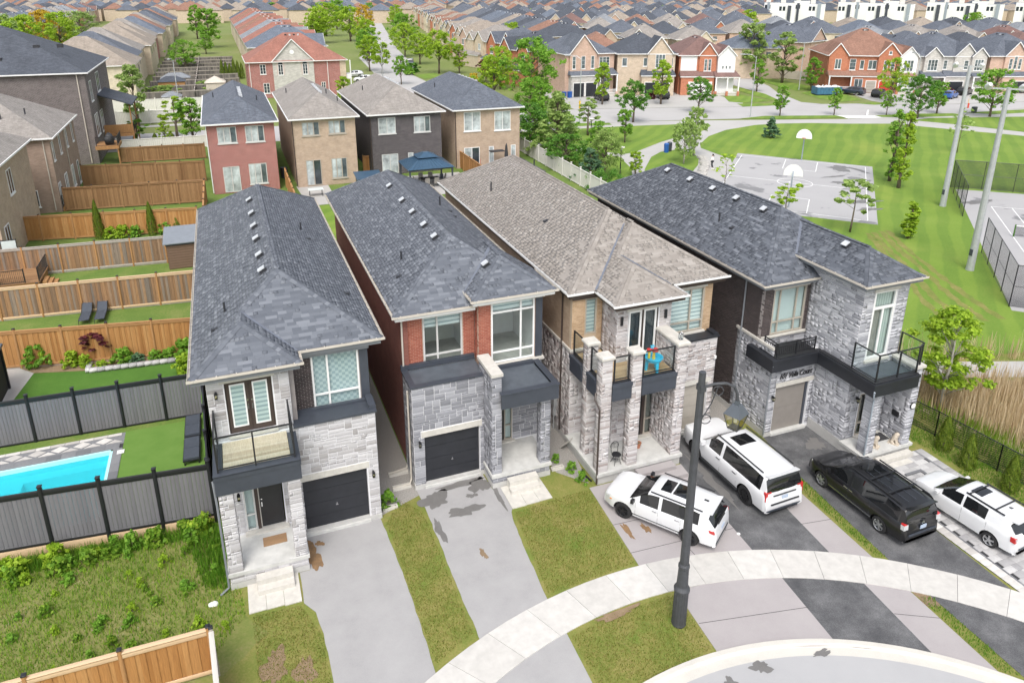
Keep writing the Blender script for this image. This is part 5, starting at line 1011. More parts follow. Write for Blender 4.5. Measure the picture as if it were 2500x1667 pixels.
# ------------------------------------------------------------------ fences, pool, garden things
def piece_obj(name,me,parent,c,s,rz=0.0):
    o=bpy.data.objects.new(name,me);COL.objects.link(o);o.parent=parent;o.location=c;o.scale=s;o.rotation_euler=(0,0,rz);return o
def wood_fence(label,p,q,h,bmat,pmat,rail='cedar_plain',bay=2.35,bw=.145,group='board fences between the back gardens',caps_='black',kick=True,maxboards=200,z0=0.0,sc=1.0):
    p,q=Vector((*p,0)),Vector((*q,0));L=(q-p).length;d=(q-p)/L;rz=math.atan2(d.y,d.x)
    R=thing('board_fence',label,'fence',(p.x,p.y,z0),0,group);k=max(1,round(L/bay));um=unit_mesh(M(bmat));up=unit_mesh(M(pmat));ur=unit_mesh(M(rail));uc=unit_mesh(M('black_metal' if caps_=='black' else pmat));r=random.Random(int(p.x*31+p.y*17))
    nn=Vector((d.y,-d.x,0))
    for i in range(k+1):
        c=d*(L*i/k);pp=piece_obj('post',up,R,c+Vector((0,0,(h+.10)/2)),(.058,.058,(h+.10)/2),rz);piece_obj('post_cap',uc,R,c+Vector((0,0,h+.125)),(.068,.068,.025),rz)
        if i<k:
            m=d*(L*(i+.5)/k);hl=L/k/2-.058
            piece_obj('rail',ur,R,m+nn*.035+Vector((0,0,h-.10)),(hl,.022,.085),rz);piece_obj('rail',ur,R,m+Vector((0,0,h-.005)),(hl,.075,.018),rz);piece_obj('rail',ur,R,m+nn*.03+Vector((0,0,.16)),(hl,.022,.07),rz)
            if kick:piece_obj('kick_board',unit_mesh(M('grey_wood')),R,m+nn*.012+Vector((0,0,.05)),(hl,.02,.05),rz)
            nb=max(1,round(2*hl/bw))
            for b in range(nb):
                t=(b+.5)/nb*2-1;hh=h-.19-.22;piece_obj('board',um,R,m+d*(t*hl)+nn*(.016 if b%2 else-.004)+Vector((0,0,.22+hh/2)),(hl/nb+.006,.010,hh/2+.01),rz)
    return R
wood_fence('weathered board fence with pale rail running behind the pair of sun loungers',(-17.2,52.1),(-3.2,50.75),2.25,'cedar_aged','cedar_plain','cedar_pale')
wood_fence('weathered board fence beside the dark shed and raised deck',(-17.5,60.4),(-5.5,59.5),2.2,'cedar_aged','cedar_plain','grey_wood')
wood_fence('fresh orange cedar fence behind the flower bed with red maple',(-17.0,45.2),(-3.0,42.6),2.3,'cedar_new','cedar_plain','cedar_plain')
wood_fence('golden cedar fence with three columnar cedars before it',(-18.0,69.3),(-3.3,66.9),2.2,'cedar_new','cedar_plain','cedar_plain',kick=False)
wood_fence('brown board fence nearest the brown brick house',(-15.2,77.95),(-2.7,76.5),2.3,'fence_brown','fence_brown','fence_brown',kick=False)
wood_fence('brown board fence behind the brown brick house garden',(-15.0,87.6),(-2.8,85.6),2.3,'fence_brown','fence_brown','fence_brown',kick=False)
wood_fence('brown board fence below the tall dark brick building',(-12.5,98.3),(-2.9,97.6),1.9,'fence_brown','fence_brown','fence_brown',kick=False)
wood_fence('brown fence end-on along the red brick back house garden',(-2.75,76.5),(-2.75,66.8),2.2,'cedar_new','cedar_plain','cedar_plain',kick=False)
wood_fence('cedar fence between the red brick and tan back houses',(5.2,68.5),(5.2,79.5),2.1,'cedar_new','cedar_plain','cedar_plain',kick=False)
wood_fence('cedar fence between the gazebo garden and the grey patio',(25.2,68.0),(25.2,87.0),2.1,'cedar_new','cedar_plain','cedar_plain',kick=False)
wood_fence('short cedar fence seen between the first two stone houses',(3.8,50.5),(6.4,50.4),2.1,'cedar_new','cedar_plain','cedar_plain',kick=False)
wood_fence('short cedar fence seen between the red brick and tan stone houses',(11.6,51.0),(13.6,50.9),2.0,'cedar_new','cedar_plain','cedar_plain',kick=False)
wood_fence('low cedar fence behind the dark brick back house side passage',(14.2,83.5),(15.0,83.4),1.9,'cedar_new','cedar_plain','cedar_plain',kick=False)
wood_fence('new cedar fence with black post caps at the bottom edge of the picture',(-9.6,19.72),(-2.30,19.60),1.8,'cedar_new','cedar_plain','cedar_pale',bay=2.9,kick=False)
wood_fence('pale end panel of the new cedar fence running toward the viewer',(-2.22,19.52),(-2.0,16.4),1.8,'cedar_new','grey_wood','precast',bay=3.2,kick=False)
def composite_fence(label,p,q,h,zb=0.0,bay=1.98,kick=0.0):
    p,q=Vector((*p,0)),Vector((*q,0));L=(q-p).length;d=(q-p)/L;rz=math.atan2(d.y,d.x);nn=Vector((d.y,-d.x,0))
    R=thing('composite_fence',label,'fence',(p.x,p.y,0),0,'black framed composite fences round the pool');k=max(1,round(L/bay));ub=unit_mesh(M('black_metal'));us=unit_mesh(M('grey_slat'))
    for i in range(k+1):
        c=d*(L*i/k);piece_obj('post',ub,R,c+Vector((0,0,(h+.16)/2)),(.065,.065,(h+.16)/2),rz);piece_obj('post_cap',ub,R,c+Vector((0,0,h+.18)),(.08,.08,.02),rz)
        if i<k:
            m=d*(L*(i+.5)/k);hl=L/k/2-.065
            piece_obj('rail',ub,R,m+Vector((0,0,h-.12)),(hl,.035,.11),rz);piece_obj('rail',ub,R,m+nn*.02+Vector((0,0,h-.004)),(hl,.03,.012),rz);piece_obj('rail',ub,R,m+Vector((0,0,zb+.06)),(hl,.035,.055),rz)
            if kick:piece_obj('retaining_board',unit_mesh(M('cedar_pale')),R,m+nn*.02+Vector((0,0,kick/2)),(hl,.03,kick/2),rz)
            nb=12;z0,z1=zb+.115,h-.23
            for b in range(nb):t=(b+.5)/nb*2-1;piece_obj('slat',us,R,m+d*(t*hl)+Vector((0,0,(z0+z1)/2)),(hl/nb-.006,.014,(z1-z0)/2),rz)
    return R
composite_fence('black and grey composite fence behind the swimming pool',(-13.9,36.05),(-2.55,35.6),2.35)
composite_fence('black and grey composite fence in front of the swimming pool, above the weeds',(-13.8,28.05),(-2.20,26.95),2.75,.35,kick=.32)
composite_fence('black composite fence along the side of the leftmost stone house',(-2.25,27.1),(-2.55,35.5),2.75,.1)
m=MB();r=random.Random(3)
for i in range(60):t=i/60;m.tube([(-2.30-.3*t,27.2+8.2*t,2.45+.16*math.sin(t*40)),(-2.30-.3*(t+.0167),27.2+8.2*(t+.0167),2.45+.16*math.sin((t+.0167)*40))],.03,5)
tag(m.build('garland',M('leaf_deep')),'green tinsel garland wound along the black fence beside the leftmost stone house','garland')
# pool
pool=thing('swimming_pool','turquoise plunge pool with built-in bench between the black fences','pool',(-9,31.5,0))
px0,px1,py0,py1=PX0,PX1,PY0,PY1
part('pool_shell',M('pool_shell'),pool,(px0,px1,py0,py1,-1.32,-1.30),(px0,px1,py1-.02,py1+.1,-1.3,.03),(px1-.02,px1+.1,py0,py1-.02,-1.3,.03),(px0,px1-.02,py0-.1,py0+.02,-1.3,.03),(px0,px1-.02,py1-.55,py1-.02,-1.299,-.42),(px0,-10.2,py1-1.25,py1-.551,-1.299,-.42),(px0,-12.4,py0+.02,py1-1.251,-1.299,-.8))
part('water',M('pool_water'),pool,(px0,px1-.02,py0+.02,py1-.02,-.17,-.16))
cop=part('coping',M('mat_dark'),pool,(px0,px1+.5,py1+.1,py1+.52,-.02,.012),(px1+.1,px1+.5,py0,py1+.1,-.02,.012));ud=unit_mesh(M('paver_dark'))
for i in range(16):piece_obj('coping_tile',ud,cop,Vector((px0+.3+i*.6,py1+.31,.03))-org(cop),(.295,.205,.02))
for i in range(8):piece_obj('coping_tile',ud,cop,Vector((px1+.30,py0+.3+i*.62,.031))-org(cop),(.195,.305,.02))
pat=tag(part('patio',M('paver_dark'),None,(px0,-6.25,py1+.52,35.22,-.02,.016)),kind='structure');ul=unit_mesh(M('paver_light'))
x=-6.7
while x>-15.5:
    for dy in(0.0,):
        m=MB();cx,cy=x-.42,34.72
        for sx,sy in((-1,0),(1,0),(0,0)):pass
        m.prism([(cx-.36,cy,.02),(cx,cy-.26,.02),(cx+.36,cy,.02),(cx,cy+.26,.02)],(0,0,.02));m.build('paver',M('paver_light'),pat,fixn=True)
        m=MB();m.prism([(cx+.10,cy-.31,.02),(cx+.46,cy-.05,.02),(cx+.80,cy-.31,.02)],(0,0,.02));m.build('paver',M('paver_light'),pat,fixn=True)
    x-=.92
for i in range(16):piece_obj('paver',ul,pat,Vector((px0+.3+i*.6,35.1,.03)),(.29,.10,.012))
sheet('artificial_turf',[(-6.25,27.6),(-6.25,35.25),(-2.55,35.2),(-2.4,27.4)],.02,M('turf'),.03)
tag(part('skimmer_lid',M('white_vinyl'),None,(-6.45,-6.15,33.35,33.65,.045,.06)),'small white skimmer lid on the dark pool edging','lid')
for i,y in enumerate((32.2,34.2)):
    b=thing('sun_lounger',('dark grey sun bed beside the turf, nearer the front fence','dark grey sun bed beside the turf, nearer the back fence')[i],'lounger',(-3.2,y,.02),0,'sun beds on the artificial turf');part('frame',M('black_metal'),b,(-3.56,-2.84,y-.92,y+.92,.22,.28))
    for sx in(-3.52,-2.93):
        for sy in(y-.88,y+.80):part('leg',M('black_metal'),b,(sx,sx+.06,sy,sy+.06,.02,.22))
    for k in range(2):part('cushion',M('lounger_fabric'),b,(-3.52,-2.88,y-.88+k*.89,y-.02+k*.89,.28,.37))
# dark garden lawn and flower bed
sheet('garden_lawn',[(-12.6,36.2),(-3.0,35.9),(-3.0,42.4),(-8.9,42.6),(-11.6,43.4)],.0,M('lawn_lush'));sheet('garden_paving',[(-17,36.3),(-12.6,36.2),(-11.6,43.4),(-11.3,44.4),(-17,45)],.002,M('path_far'));sheet('flower_bed',[(-11.6,43.4),(-8.8,42.65),(-3.2,42.05),(-3.2,42.6),(-13,44.9)],.01,M('dirt'))
bed=tag(part('bed_edging',M('paver_dark'),None,(-8.75,-3.2,42.0,42.02,-.02,.0)),'low grey stone edging round the flower bed before the orange fence','edging')
for i in range(14):piece_obj('edging_stone',unit_mesh(M('paver_grey')),bed,(-8.5+i*.4,42.25-.035*i+.12,.12),(.19,.14,.11))
for i in range(3):piece_obj('edging_stone',unit_mesh(M('paver_grey')),bed,(-8.78,42.5+i*.34,.12),(.13,.16,.11))
for i,(x,y)in enumerate(((-9.9,50.5),(-9.0,50.4))):
    c=thing('reclining_chair',('black mesh recliner on the grass, the left of a pair','black mesh recliner on the grass, the right of a pair')[i],'lounger',(x,y,0),0,'mesh recliners by the weathered fence');m=MB();m.obox((x,y-.5,.32),(.28,0,0),(0,.7,0),(0,0,.015));m.build('seat',M('lounger_fabric'),c);m=MB();m.obox((x,y+.65,.55),(.28,0,0),(0,.5,.28),(0,-.01,.015));m.build('backrest',M('lounger_fabric'),c)
    for sx in(-.3,.3):m=MB();m.tube([(x+sx,y-1.15,.02),(x+sx,y-1.1,.32),(x+sx,y+.2,.32),(x+sx,y+1.1,.85)],.018,6);m.tube([(x+sx,y+.4,.40),(x+sx,y+.5,.02)],.018,6);m.build('leg',M('black_metal'),c)
c=thing('garden_chair','black metal garden chair at the foot of the fresh orange fence','chair',(-11.9,46.2,0));m=MB();m.box(-12.2,-11.7,46.0,46.5,.42,.46);m.build('seat',M('black_metal'),c);m=MB();m.obox((-11.68,46.25,.75),(.02,0,.06),(0,.25,0),(-.05,0,.3));m.build('backrest',M('black_metal'),c)
for sx in(-12.18,-11.72):
    for sy in(46.02,46.46):part('leg',M('black_metal'),c,(sx,sx+.03,sy,sy+.03,0,.42))
# shed
sd=thing('garden_shed','dark brown plank shed with grey lean-to roof against the first roof edge','shed',(-4.2,59,0));part('wall',M('shed_brown'),sd,(-5.3,-2.9,57.85,60.2,0,1.9));ub=unit_mesh(M('shed_brown'))
for i in range(9):piece_obj('plank',ub,sd,Vector((-4.1,57.83,.12+i*.205))-org(sd),(1.19,.02,.098))
m=MB();m.prism([(-5.5,57.6,2.05),(-5.5,60.5,2.55),(-5.5,60.5,2.62),(-5.5,57.6,2.12)],(2.8,0,0));m.build('roof',M('shed_roof'),sd,fixn=True);part('trim',M('charcoal'),sd,(-5.36,-2.85,57.78,60.25,1.9,2.04))
# raised deck of the far left house
dk=thing('timber_deck','raised timber deck with black railing and frosted screens at the far left','deck',(-15.5,59,0));part('deck_frame',M('cedar_plain'),dk,(-18.5,-13.7,57.0,61.8,0,.55));boards(dk,dk,-18.5,-13.6,56.95,61.85,.57,M('fence_brown'),'x',.14,.03)
def picket(root,p,q,z,h,s=.11):
    m=MB();m.bar((*p,z+h),(*q,z+h),.05,.05);m.bar((*p,z+.1),(*q,z+.1),.04,.04);L=math.dist(p,q);k=max(1,int(L/s))
    for i in range(1,k):t=i/k;x,y=p[0]+(q[0]-p[0])*t,p[1]+(q[1]-p[1])*t;m.box(x-.009,x+.009,y-.009,y+.009,z+.1,z+h)
    for x,y in(p,q):m.box(x-.035,x+.035,y-.035,y+.035,z-.1,z+h+.08)
    return m.build('railing',M('black_metal'),root)
picket(dk,(-13.65,57.1),(-13.65,61.7),.58,1.0);picket(dk,(-16.2,57.05),(-14.5,57.05),.58,1.0);picket(dk,(-15.6,61.8),(-13.7,61.8),.58,1.0)
for x0,x1,y in((-17.6,-16.8,61.8),(-16.75,-15.7,61.8),(-17.6,-16.3,57.1)):
    m=MB();m.box(x0,x0+.05,y-.03,y+.03,.5,2.5);m.box(x1-.05,x1,y-.03,y+.03,.5,2.5);m.box(x0+.05,x1-.05,y-.02,y+.02,2.4,2.46);m.box(x0+.05,x1-.05,y-.02,y+.02,1.45,1.50);s_=m.build('privacy_screen',M('black_metal'),dk);part('frosted_panel',M('frosted'),s_,(x0+.05,x1-.05,y-.008,y+.008,.7,1.44),(x0+.05,x1-.05,y-.008,y+.008,1.51,2.39))
for i in range(3):part('step',M('cedar_plain'),dk,(-13.55+i*.28,-13.28+i*.28,57.3,58.5,0,.42-i*.14))
# black pergola corner at far left
pg=thing('pergola','dark louvred garden shelter cut by the picture edge','pergola',(-13,40,0));part('roof',M('charcoal_roof'),pg,(-17,-12.35,37.5,42.2,2.45,2.58))
for y in(37.6,42.0):part('post',M('black_metal'),pg,(-12.55,-12.4,y-.07,y+.07,0,2.45))
part('screen',M('mesh_black'),pg,(-12.5,-12.48,37.7,41.9,.05,2.4))
# gazebo garden behind the red brick house
gz=thing('gazebo','blue metal hardtop gazebo with two-tier roof over a dining set','gazebo',(19.6,75.3,0));x0,x1,y0,y1=17.0,22.1,73.0,77.8
def pyramid(m,x0,x1,y0,y1,z0,s,z1):
    cx,cy=(x0+x1)/2,(y0+y1)/2;a=[(x0,y0,z0),(x1,y0,z0),(x1,y1,z0),(x0,y1,z0)];b=[(cx+(x-cx)*s,cy+(y-cy)*s,z1)for x,y,_ in a];m.add(a+b,[(0,1,5,4),(1,2,6,5),(2,3,7,6),(3,0,4,7),(4,5,6,7),(3,2,1,0)])
m=MB();pyramid(m,x0,x1,y0,y1,2.30,.34,3.15);rfz=m.build('roof',M('gazebo_blue'),gz);m=MB();pyramid(m,18.4,20.7,74.3,76.5,3.22,.25,3.62);m.build('cupola',M('gazebo_blue'),gz);part('cupola_neck',M('charcoal'),gz,(18.75,20.35,74.6,76.2,3.15,3.22))
m=MB()
for i in range(1,11):
    t=i/11;xa=x0+(x1-x0)*t;xb=19.55+(xa-19.55)*.34;m.bar((xa,y0+.01,2.325),(xb,75.4-.34*2.4,3.17),.04,.03);ya=y0+(y1-y0)*t;yb=75.4+(ya-75.4)*.34;m.bar((x0+.01,ya,2.325),(19.55-.34*2.55,yb,3.17),.04,.03)
m.build('roof_rib',M('gazebo_blue'),rfz)
for x in(x0+.25,x1-.25):
    for y in(y0+.25,y1-.25):part('post',M('charcoal'),gz,(x-.08,x+.08,y-.08,y+.08,0,2.3));part('post_foot',M('charcoal'),gz,(x-.16,x+.16,y-.16,y+.16,0,.5))
part('beam',M('charcoal'),gz,(x0+.15,x1-.15,y0+.18,y0+.32,2.12,2.30),(x0+.15,x1-.15,y1-.32,y1-.18,2.12,2.30),(x0+.18,x0+.32,y0+.33,y1-.33,2.12,2.299),(x1-.32,x1-.18,y0+.33,y1-.33,2.12,2.299))
tb=thing('dining_table','dark rectangular table under the blue gazebo','table',(19.9,75.3,0));part('table_top',M('chair_black'),tb,(18.9,20.9,74.8,75.8,.70,.74))
for x in(19.0,20.74):
    for y in(74.9,75.64):part('leg',M('black_metal'),tb,(x,x+.06,y,y+.06,0,.70))
def sling_chair(x,y,rz,label,grp):
    c=thing('dining_chair',label,'chair',(x,y,0),0,grp);ca,sa=math.cos(rz),math.sin(rz)
    def P(a,b,z):return(x+a*ca-b*sa,y+a*sa+b*ca,z)
    m=MB();m.obox(P(0,0,.42),(Vector(P(.25,0,0))-Vector(P(0,0,0))),(Vector(P(0,.24,0))-Vector(P(0,0,0))),(0,0,.02));m.build('seat',M('sling_grey'),c);m=MB();m.obox(P(0,-.27,.75),Vector(P(.25,0,0))-Vector(P(0,0,0)),Vector(P(0,-.06,.32))-Vector(P(0,0,0)),Vector(P(0,.015,0))-Vector(P(0,0,0)));m.build('backrest',M('sling_grey'),c)
    for s in(-.26,.26):m=MB();m.tube([P(s,.22,0),P(s,.22,.60),P(s,-.22,.60),P(s,-.22,0)],.016,6);m.build('leg',M('black_metal'),c)
grp='sling chairs round the gazebo table'
for x,lab in((19.3,'grey sling chair at the near side of the gazebo table, left of two'),(20.3,'grey sling chair at the near side of the gazebo table, right of two')):sling_chair(x,74.3,0,lab,grp)
for x,lab in((19.2,'grey sling chair at the far side of the gazebo table, left of two'),(20.3,'grey sling chair at the far side of the gazebo table, right of two')):sling_chair(x,76.3,math.pi,lab,grp)
sling_chair(21.4,75.4,math.pi/2,'grey sling chair at the right end of the gazebo table',grp);sling_chair(18.4,75.2,-math.pi/2,'grey sling chair at the left end of the gazebo table',grp)
sheet('patio_slabs',[(16.2,71),(24.5,71),(24.5,79.6),(16.2,79.8)],.004,M('path_far'));sheet('patio_deck',[(25.6,76),(34,76),(34,85),(25.6,85)],.10,M('asphalt_new'),.1)
bs=thing('storage_shed','low navy garden store with slanted blue lid beside the tan back house','shed',(13,74,0));part('body',M('charcoal'),bs,(11.9,14.2,73.2,75.2,0,1.7));m=MB();m.prism([(11.7,73.0,1.75),(11.7,75.4,2.05),(11.7,75.4,2.1),(11.7,73.0,1.82)],(2.7,0,0));m.build('lid',M('gazebo_blue'),bs,fixn=True)
def lump(name,label,cat,c,sx,sy,sz,mat,seed=0):
    bm=bmesh.new();bmesh.ops.create_icosphere(bm,subdivisions=3,radius=1);r=random.Random(seed);ph=[r.uniform(0,6)for _ in range(6)]
    for v in bm.verts:
        k=1+.10*math.sin(4*v.co.x+ph[0])*math.sin(3*v.co.y+ph[1])+.06*math.sin(7*v.co.z+ph[2]+3*v.co.x);v.co=Vector((v.co.x*sx*k,v.co.y*sy*k,max(-.02,v.co.z*sz*k+sz*.55)))
    me=bpy.data.meshes.new(name);bm.to_mesh(me);bm.free();o=link(name,me,M(mat),None,True);o.location=c;return tag(o,label,cat)
lump('covered_barbecue','black covered barbecue by the patio door of the right-hand tan back house','barbecue',(26.2,80.0,.1),.7,.4,.75,'chair_black',1);lump('covered_furniture','beige canvas cover over round patio furniture on the grey deck','furniture cover',(28.0,78.2,.1),.95,.7,.65,'canvas_beige',2);lump('covered_furniture','pale cover over patio furniture beside the black railing','furniture cover',(31.6,77.2,.1),1.1,.7,.45,'canvas_beige',3);lump('covered_barbecue','large black covered barbecue on the balcony of the dark building','barbecue',(-13.3,98.3,2.5),.55,.85,.8,'chair_black',4)
um=thing('parasol','closed black cantilever parasol on the grey patio deck','parasol',(30.4,79.5,.1));m=MB();m.lathe((30.4,79.5,.1),[(0.05,0),(.10,.5),(.24,.9),(.22,1.6),(.12,2.6),(.02,2.9)],10);m.build('canopy',M('chair_black'),um);part('base',M('black_metal'),um,(30.1,30.7,79.2,79.8,.1,.2));part('awning',M('vent_dark'),um,(28.6,30.3,79.7,80.6,1.95,2.05))
rk=thing('plant_shelf','small grey shelf with blue box on the grey patio deck','shelf',(29.2,78.9,.1))
for z in(.25,.7,1.1):part('shelf_board',M('steel_blue_grey'),rk,(28.85,29.55,78.7,79.1,z,z+.04))
for x in(28.85,29.5):part('post',M('steel_blue_grey'),rk,(x,x+.05,78.75,79.05,.1,1.1))
part('box',M('blue_plastic'),rk,(28.9,29.5,78.72,79.08,.29,.5));tag(part('snow_shovel',M('red_plastic'),None,(26.95,27.3,79.4,79.46,.1,.6),(27.1,27.14,79.42,79.45,.6,1.4)),'red shovel leaning by the patio door','shovel')
pt_=thing('patio_table','thin glass patio table on the pale slabs behind the tan house','table',(7.7,75.0,0));part('table_top',M('frosted'),pt_,(7.0,8.5,74.6,75.5,.70,.73))
for x in(7.1,8.35):
    for y in(74.7,75.35):part('leg',M('black_metal'),pt_,(x,x+.04,y,y+.04,0,.7))
sheet('patio_slabs',[(6.6,71.5),(9.5,71.5),(9.5,79.5),(6.2,79.5)],.004,M('path_far'));sheet('bright_grass',[(3.6,60),(13.2,60),(13.2,71.3),(5.4,71.3)],.002,M('lawn_park'));sheet('bright_grass',[(11.4,52),(16,52),(24,70),(13.4,70)],.002,M('lawn_park'))
# white vinyl fence along the park
def vinyl(label,p,q,h,mat='off_white',bay=2.4,capm='white_vinyl'):
    p,q=Vector((*p,0)),Vector((*q,0));L=(q-p).length;d=(q-p)/L;rz=math.atan2(d.y,d.x);R=thing('panel_fence',label,'fence',(p.x,p.y,0),0,'pale panel fences');k=max(1,round(L/bay));um=unit_mesh(M(mat))
    for i in range(k+1):
        c=d*(L*i/k);piece_obj('post',um,R,c+Vector((0,0,(h+.15)/2)),(.07,.07,(h+.15)/2),rz);piece_obj('post_cap',um,R,c+Vector((0,0,h+.19)),(.085,.085,.035),rz)
        if i<k:
            m_=d*(L*(i+.5)/k);hl=L/k/2-.07;piece_obj('rail',um,R,m_+Vector((0,0,h-.06)),(hl,.045,.06),rz);piece_obj('rail',um,R,m_+Vector((0,0,.12)),(hl,.045,.06),rz)
            for b in range(10):t=(b+.5)/10*2-1;piece_obj('panel',um,R,m_+d*(t*hl)+Vector((0,0,h/2)),(hl/10-.008,.02,h/2-.12),rz)
    return R
vinyl('white vinyl fence between the back gardens and the park trees',(35.5,88.5),(34.2,44.5),1.9);vinyl('cream panel fence along the far footpath behind the bare young trees',(-18,126.9),(-1.8,126.6),2.0);vinyl('white panel fence round the far corner garden with little gable shed',(-18.5,140.5),(-1.0,139.5),2.0);vinyl('grey panel fence on the near side of the crescent road',(-13.5,105.2),(-2.8,104.9),1.6);vinyl('taupe panel fence round the corner lot by the side street',(121.5,146),(126.5,132.5),2.0,'canvas_beige')
# ------------------------------------------------------------------ cars
def interp(pts,x):
    for(a,va),(b,vb)in zip(pts[:-1],pts[1:]):
        if x<=b:t=(x-a)/(b-a)if b>a else 0;return va+(vb-va)*max(0,min(1,t))
    return pts[-1][1]
def smooth_profile(P,n=6):
    """Catmull-Rom through (x, z, tag) points; the tag of a span is that of its first point"""
    out=[]
    for i in range(len(P)-1):
        p0,p1,p2,p3=P[max(i-1,0)],P[i],P[i+1],P[min(i+2,len(P)-1)]
        for k in range(n):
            t=k/n;f=lambda j:.5*((2*p1[j])+(-p0[j]+p2[j])*t+(2*p0[j]-5*p1[j]+4*p2[j]-p3[j])*t*t+(-p0[j]+3*p1[j]-3*p2[j]+p3[j])*t**3)
            out.append((f(0),f(1),P[i][2]))
    out.append((P[-1][0],P[-1][1],P[-1][2]));return out
def car_meshes(spec):
    """spec: length profile from nose to tail. Returns dict part -> (verts, faces)"""
    W=spec['W']/2;zb=spec['zb'];prof=smooth_profile(spec['profile'],5);J=13;rows=[];tags=[]
    for x,zt,tg in prof:
        belt=interp(spec['belt'],x);w=W*interp(spec['plan'],x);gh=zt>belt+.06
        tw=spec['tumble']*max(0.0,min(1.0,(zt-belt)/(spec['roof']-belt)))
        b=min(belt,zt-.02)
        sh=b-.16 if b-.16>zb+.2 else(zb+b)/2
        pts=[(w*.80,zb),(w*.955,zb+.03),(w*.992,zb+(sh-zb)*.35),(w*1.0,zb+(sh-zb)*.75),(w*.995,sh),(w*.965,b-.03),(w*.935,b)]
        wr=(w*.935)*(1-tw);hr=zt-b
        for k,(fy,fz)in enumerate(((.05,.12),(.55,.55),(.92,.90))):
            if gh:pts.append((w*.935+(wr-w*.935)*(fz),b+hr*fz*.93))
            else:pts.append((w*.935*(1-.16*(k+1)),b+hr*(.35+.25*k)))
        if gh:pts+=[(wr*.90,zt-hr*.025-.012),(wr*.55,zt-.004),(0,zt+.012)]
        else:pts+=[(w*.36,zt-.01),(w*.18,zt-.002),(0,zt)]
        rows.append([(x,y,z)for y,z in pts]);tags.append(tg)
    return rows,tags,J
def build_car(name,label,spec,loc,rz,paintm,cat='car',group='cars parked on the driveways',detail=True,glassm='car_glass_dark',rim='rim_black'):
    rows,tags,J=car_meshes(spec);V=[];F=[];lab=[];n=len(rows)
    for side in(1,-1):
        base=len(V)
        for rw in rows:V+=[(x,y*side,z)for x,y,z in rw]
        for i in range(n-1):
            xm=(rows[i][0][0]+rows[i+1][0][0])/2
            for j in range(J-1):
                f=(base+i*J+j,base+(i+1)*J+j,base+(i+1)*J+j+1,base+i*J+j+1)
                if side==1:f=f[::-1]
                L='body'
                zt0=rows[i][-1][2];blt=interp(spec['belt'],xm)
                if tags[i]=='windshield' and j>=9:L='windshield'
                elif tags[i]=='rear' and 9<=j:L='rear_window'
                elif 6<=j<=8 and zt0>blt+.10:
                    for k,(a,b)in enumerate(spec['sidewin']):
                        if b<=xm<=a:L='side_window_%d_%d'%(k,side)
                if L=='body' and tags[i]=='roof' and j>=11:
                    for(a,b)in spec.get('sunroof',()):
                        if b<=xm<=a:L='sunroof'
                F.append(f);lab.append(L)
    # end caps and floor
    for e in(0,n-1):
        ring=[e*J+j for j in range(J)]+[n*J+e*J+j for j in range(J-1)][::-1];F.append(tuple(ring if e else ring[::-1]));lab.append('body')
    for i in range(n-1):F.append((i*J,(i+1)*J,n*J+(i+1)*J,n*J+i*J)[::-1]);lab.append('body')
    names=sorted(set(lab));me=bpy.data.meshes.new(name);me.from_pydata(V,[],F)
    for k,nm in enumerate(names):me.materials.append(M('paint_white'))
    me.polygons.foreach_set('material_index',[names.index(l)for l in lab]);me.update()
    bm=bmesh.new();bm.from_mesh(me);bmesh.ops.remove_doubles(bm,verts=bm.verts,dist=.002);bmesh.ops.recalc_face_normals(bm,faces=bm.faces);bm.to_mesh(me);bm.free()
    # cut the wheel arches
    tmp=bpy.data.objects.new('tmp_body',me);COL.objects.link(tmp);R=spec['wheel_r'];cuts=[];c=MB()
    for wx in spec['wheels']:
        for s in(-1,1):
            ym=s*spec['W']/2;k=24;ring=[(wx+(R+.07)*math.cos(2*math.pi*i/k),R+(R+.07)*math.sin(2*math.pi*i/k))for i in range(k)]
            c.prism([(x,ym-s*.34,z)for x,z in ring],(0,s*.60,0))
    cut=c.build('tmp_cut',M('vent_dark'),None,uv=False,fixn=True);md=tmp.modifiers.new('b','BOOLEAN');md.object=cut;md.operation='DIFFERENCE';md.solver='EXACT'
    try:md.material_mode='TRANSFER'
    except Exception:pass
    dg=bpy.context.evaluated_depsgraph_get();dg.update();ev=bpy.data.meshes.new_from_object(tmp.evaluated_get(dg));bpy.data.objects.remove(tmp);bpy.data.objects.remove(cut)
    root=thing(name,label,cat,loc,rz,group);ORIG[root.name]=Vector((0,0,0))
    vs=[v.co.copy()for v in ev.vertices];groups={}
    for p in ev.polygons:groups.setdefault(p.material_index,[]).append(tuple(p.vertices))
    for mi,fs in groups.items():
        nm=names[mi]if mi<len(names)else 'wheel_arch';used=sorted({v for f in fs for v in f});idx={v:k for k,v in enumerate(used)}
        m=bpy.data.meshes.new(nm);m.from_pydata([vs[v]for v in used],[],[tuple(idx[v]for v in f)for f in fs]);m.update()
        pn=nm.split('_')[0]+('_window' if nm.startswith('side')else '')if nm.startswith('side')else nm
        mt=paintm if nm=='body' else(M('vent_dark')if nm=='wheel_arch' else M(spec.get('glass_'+nm.split('_')[0],glassm)))
        o=link(pn,m,mt,root,True)
        try:m.set_sharp_from_angle(angle=math.radians(38))
        except Exception:pass
    # cabin floor and seats, so that the glass has something behind it
    roofz=spec['roof']
    m=MB();a,b=spec['cabin'];m.box(b,a,-spec['W']/2*.80,spec['W']/2*.80,.42,.62)
    for sx in spec['seats']:
        for sy in(-.36,.36):m.box(sx-.26,sx+.26,sy-.27,sy+.27,.60,.85);m.obox((sx-.30,sy,1.02),(.06,0,0),(0,.26,0),(-.08,0,.32));m.box(sx-.42,sx-.32,sy-.13,sy+.13,1.30,1.46)
    m.build('interior',M('chair_black'),root)
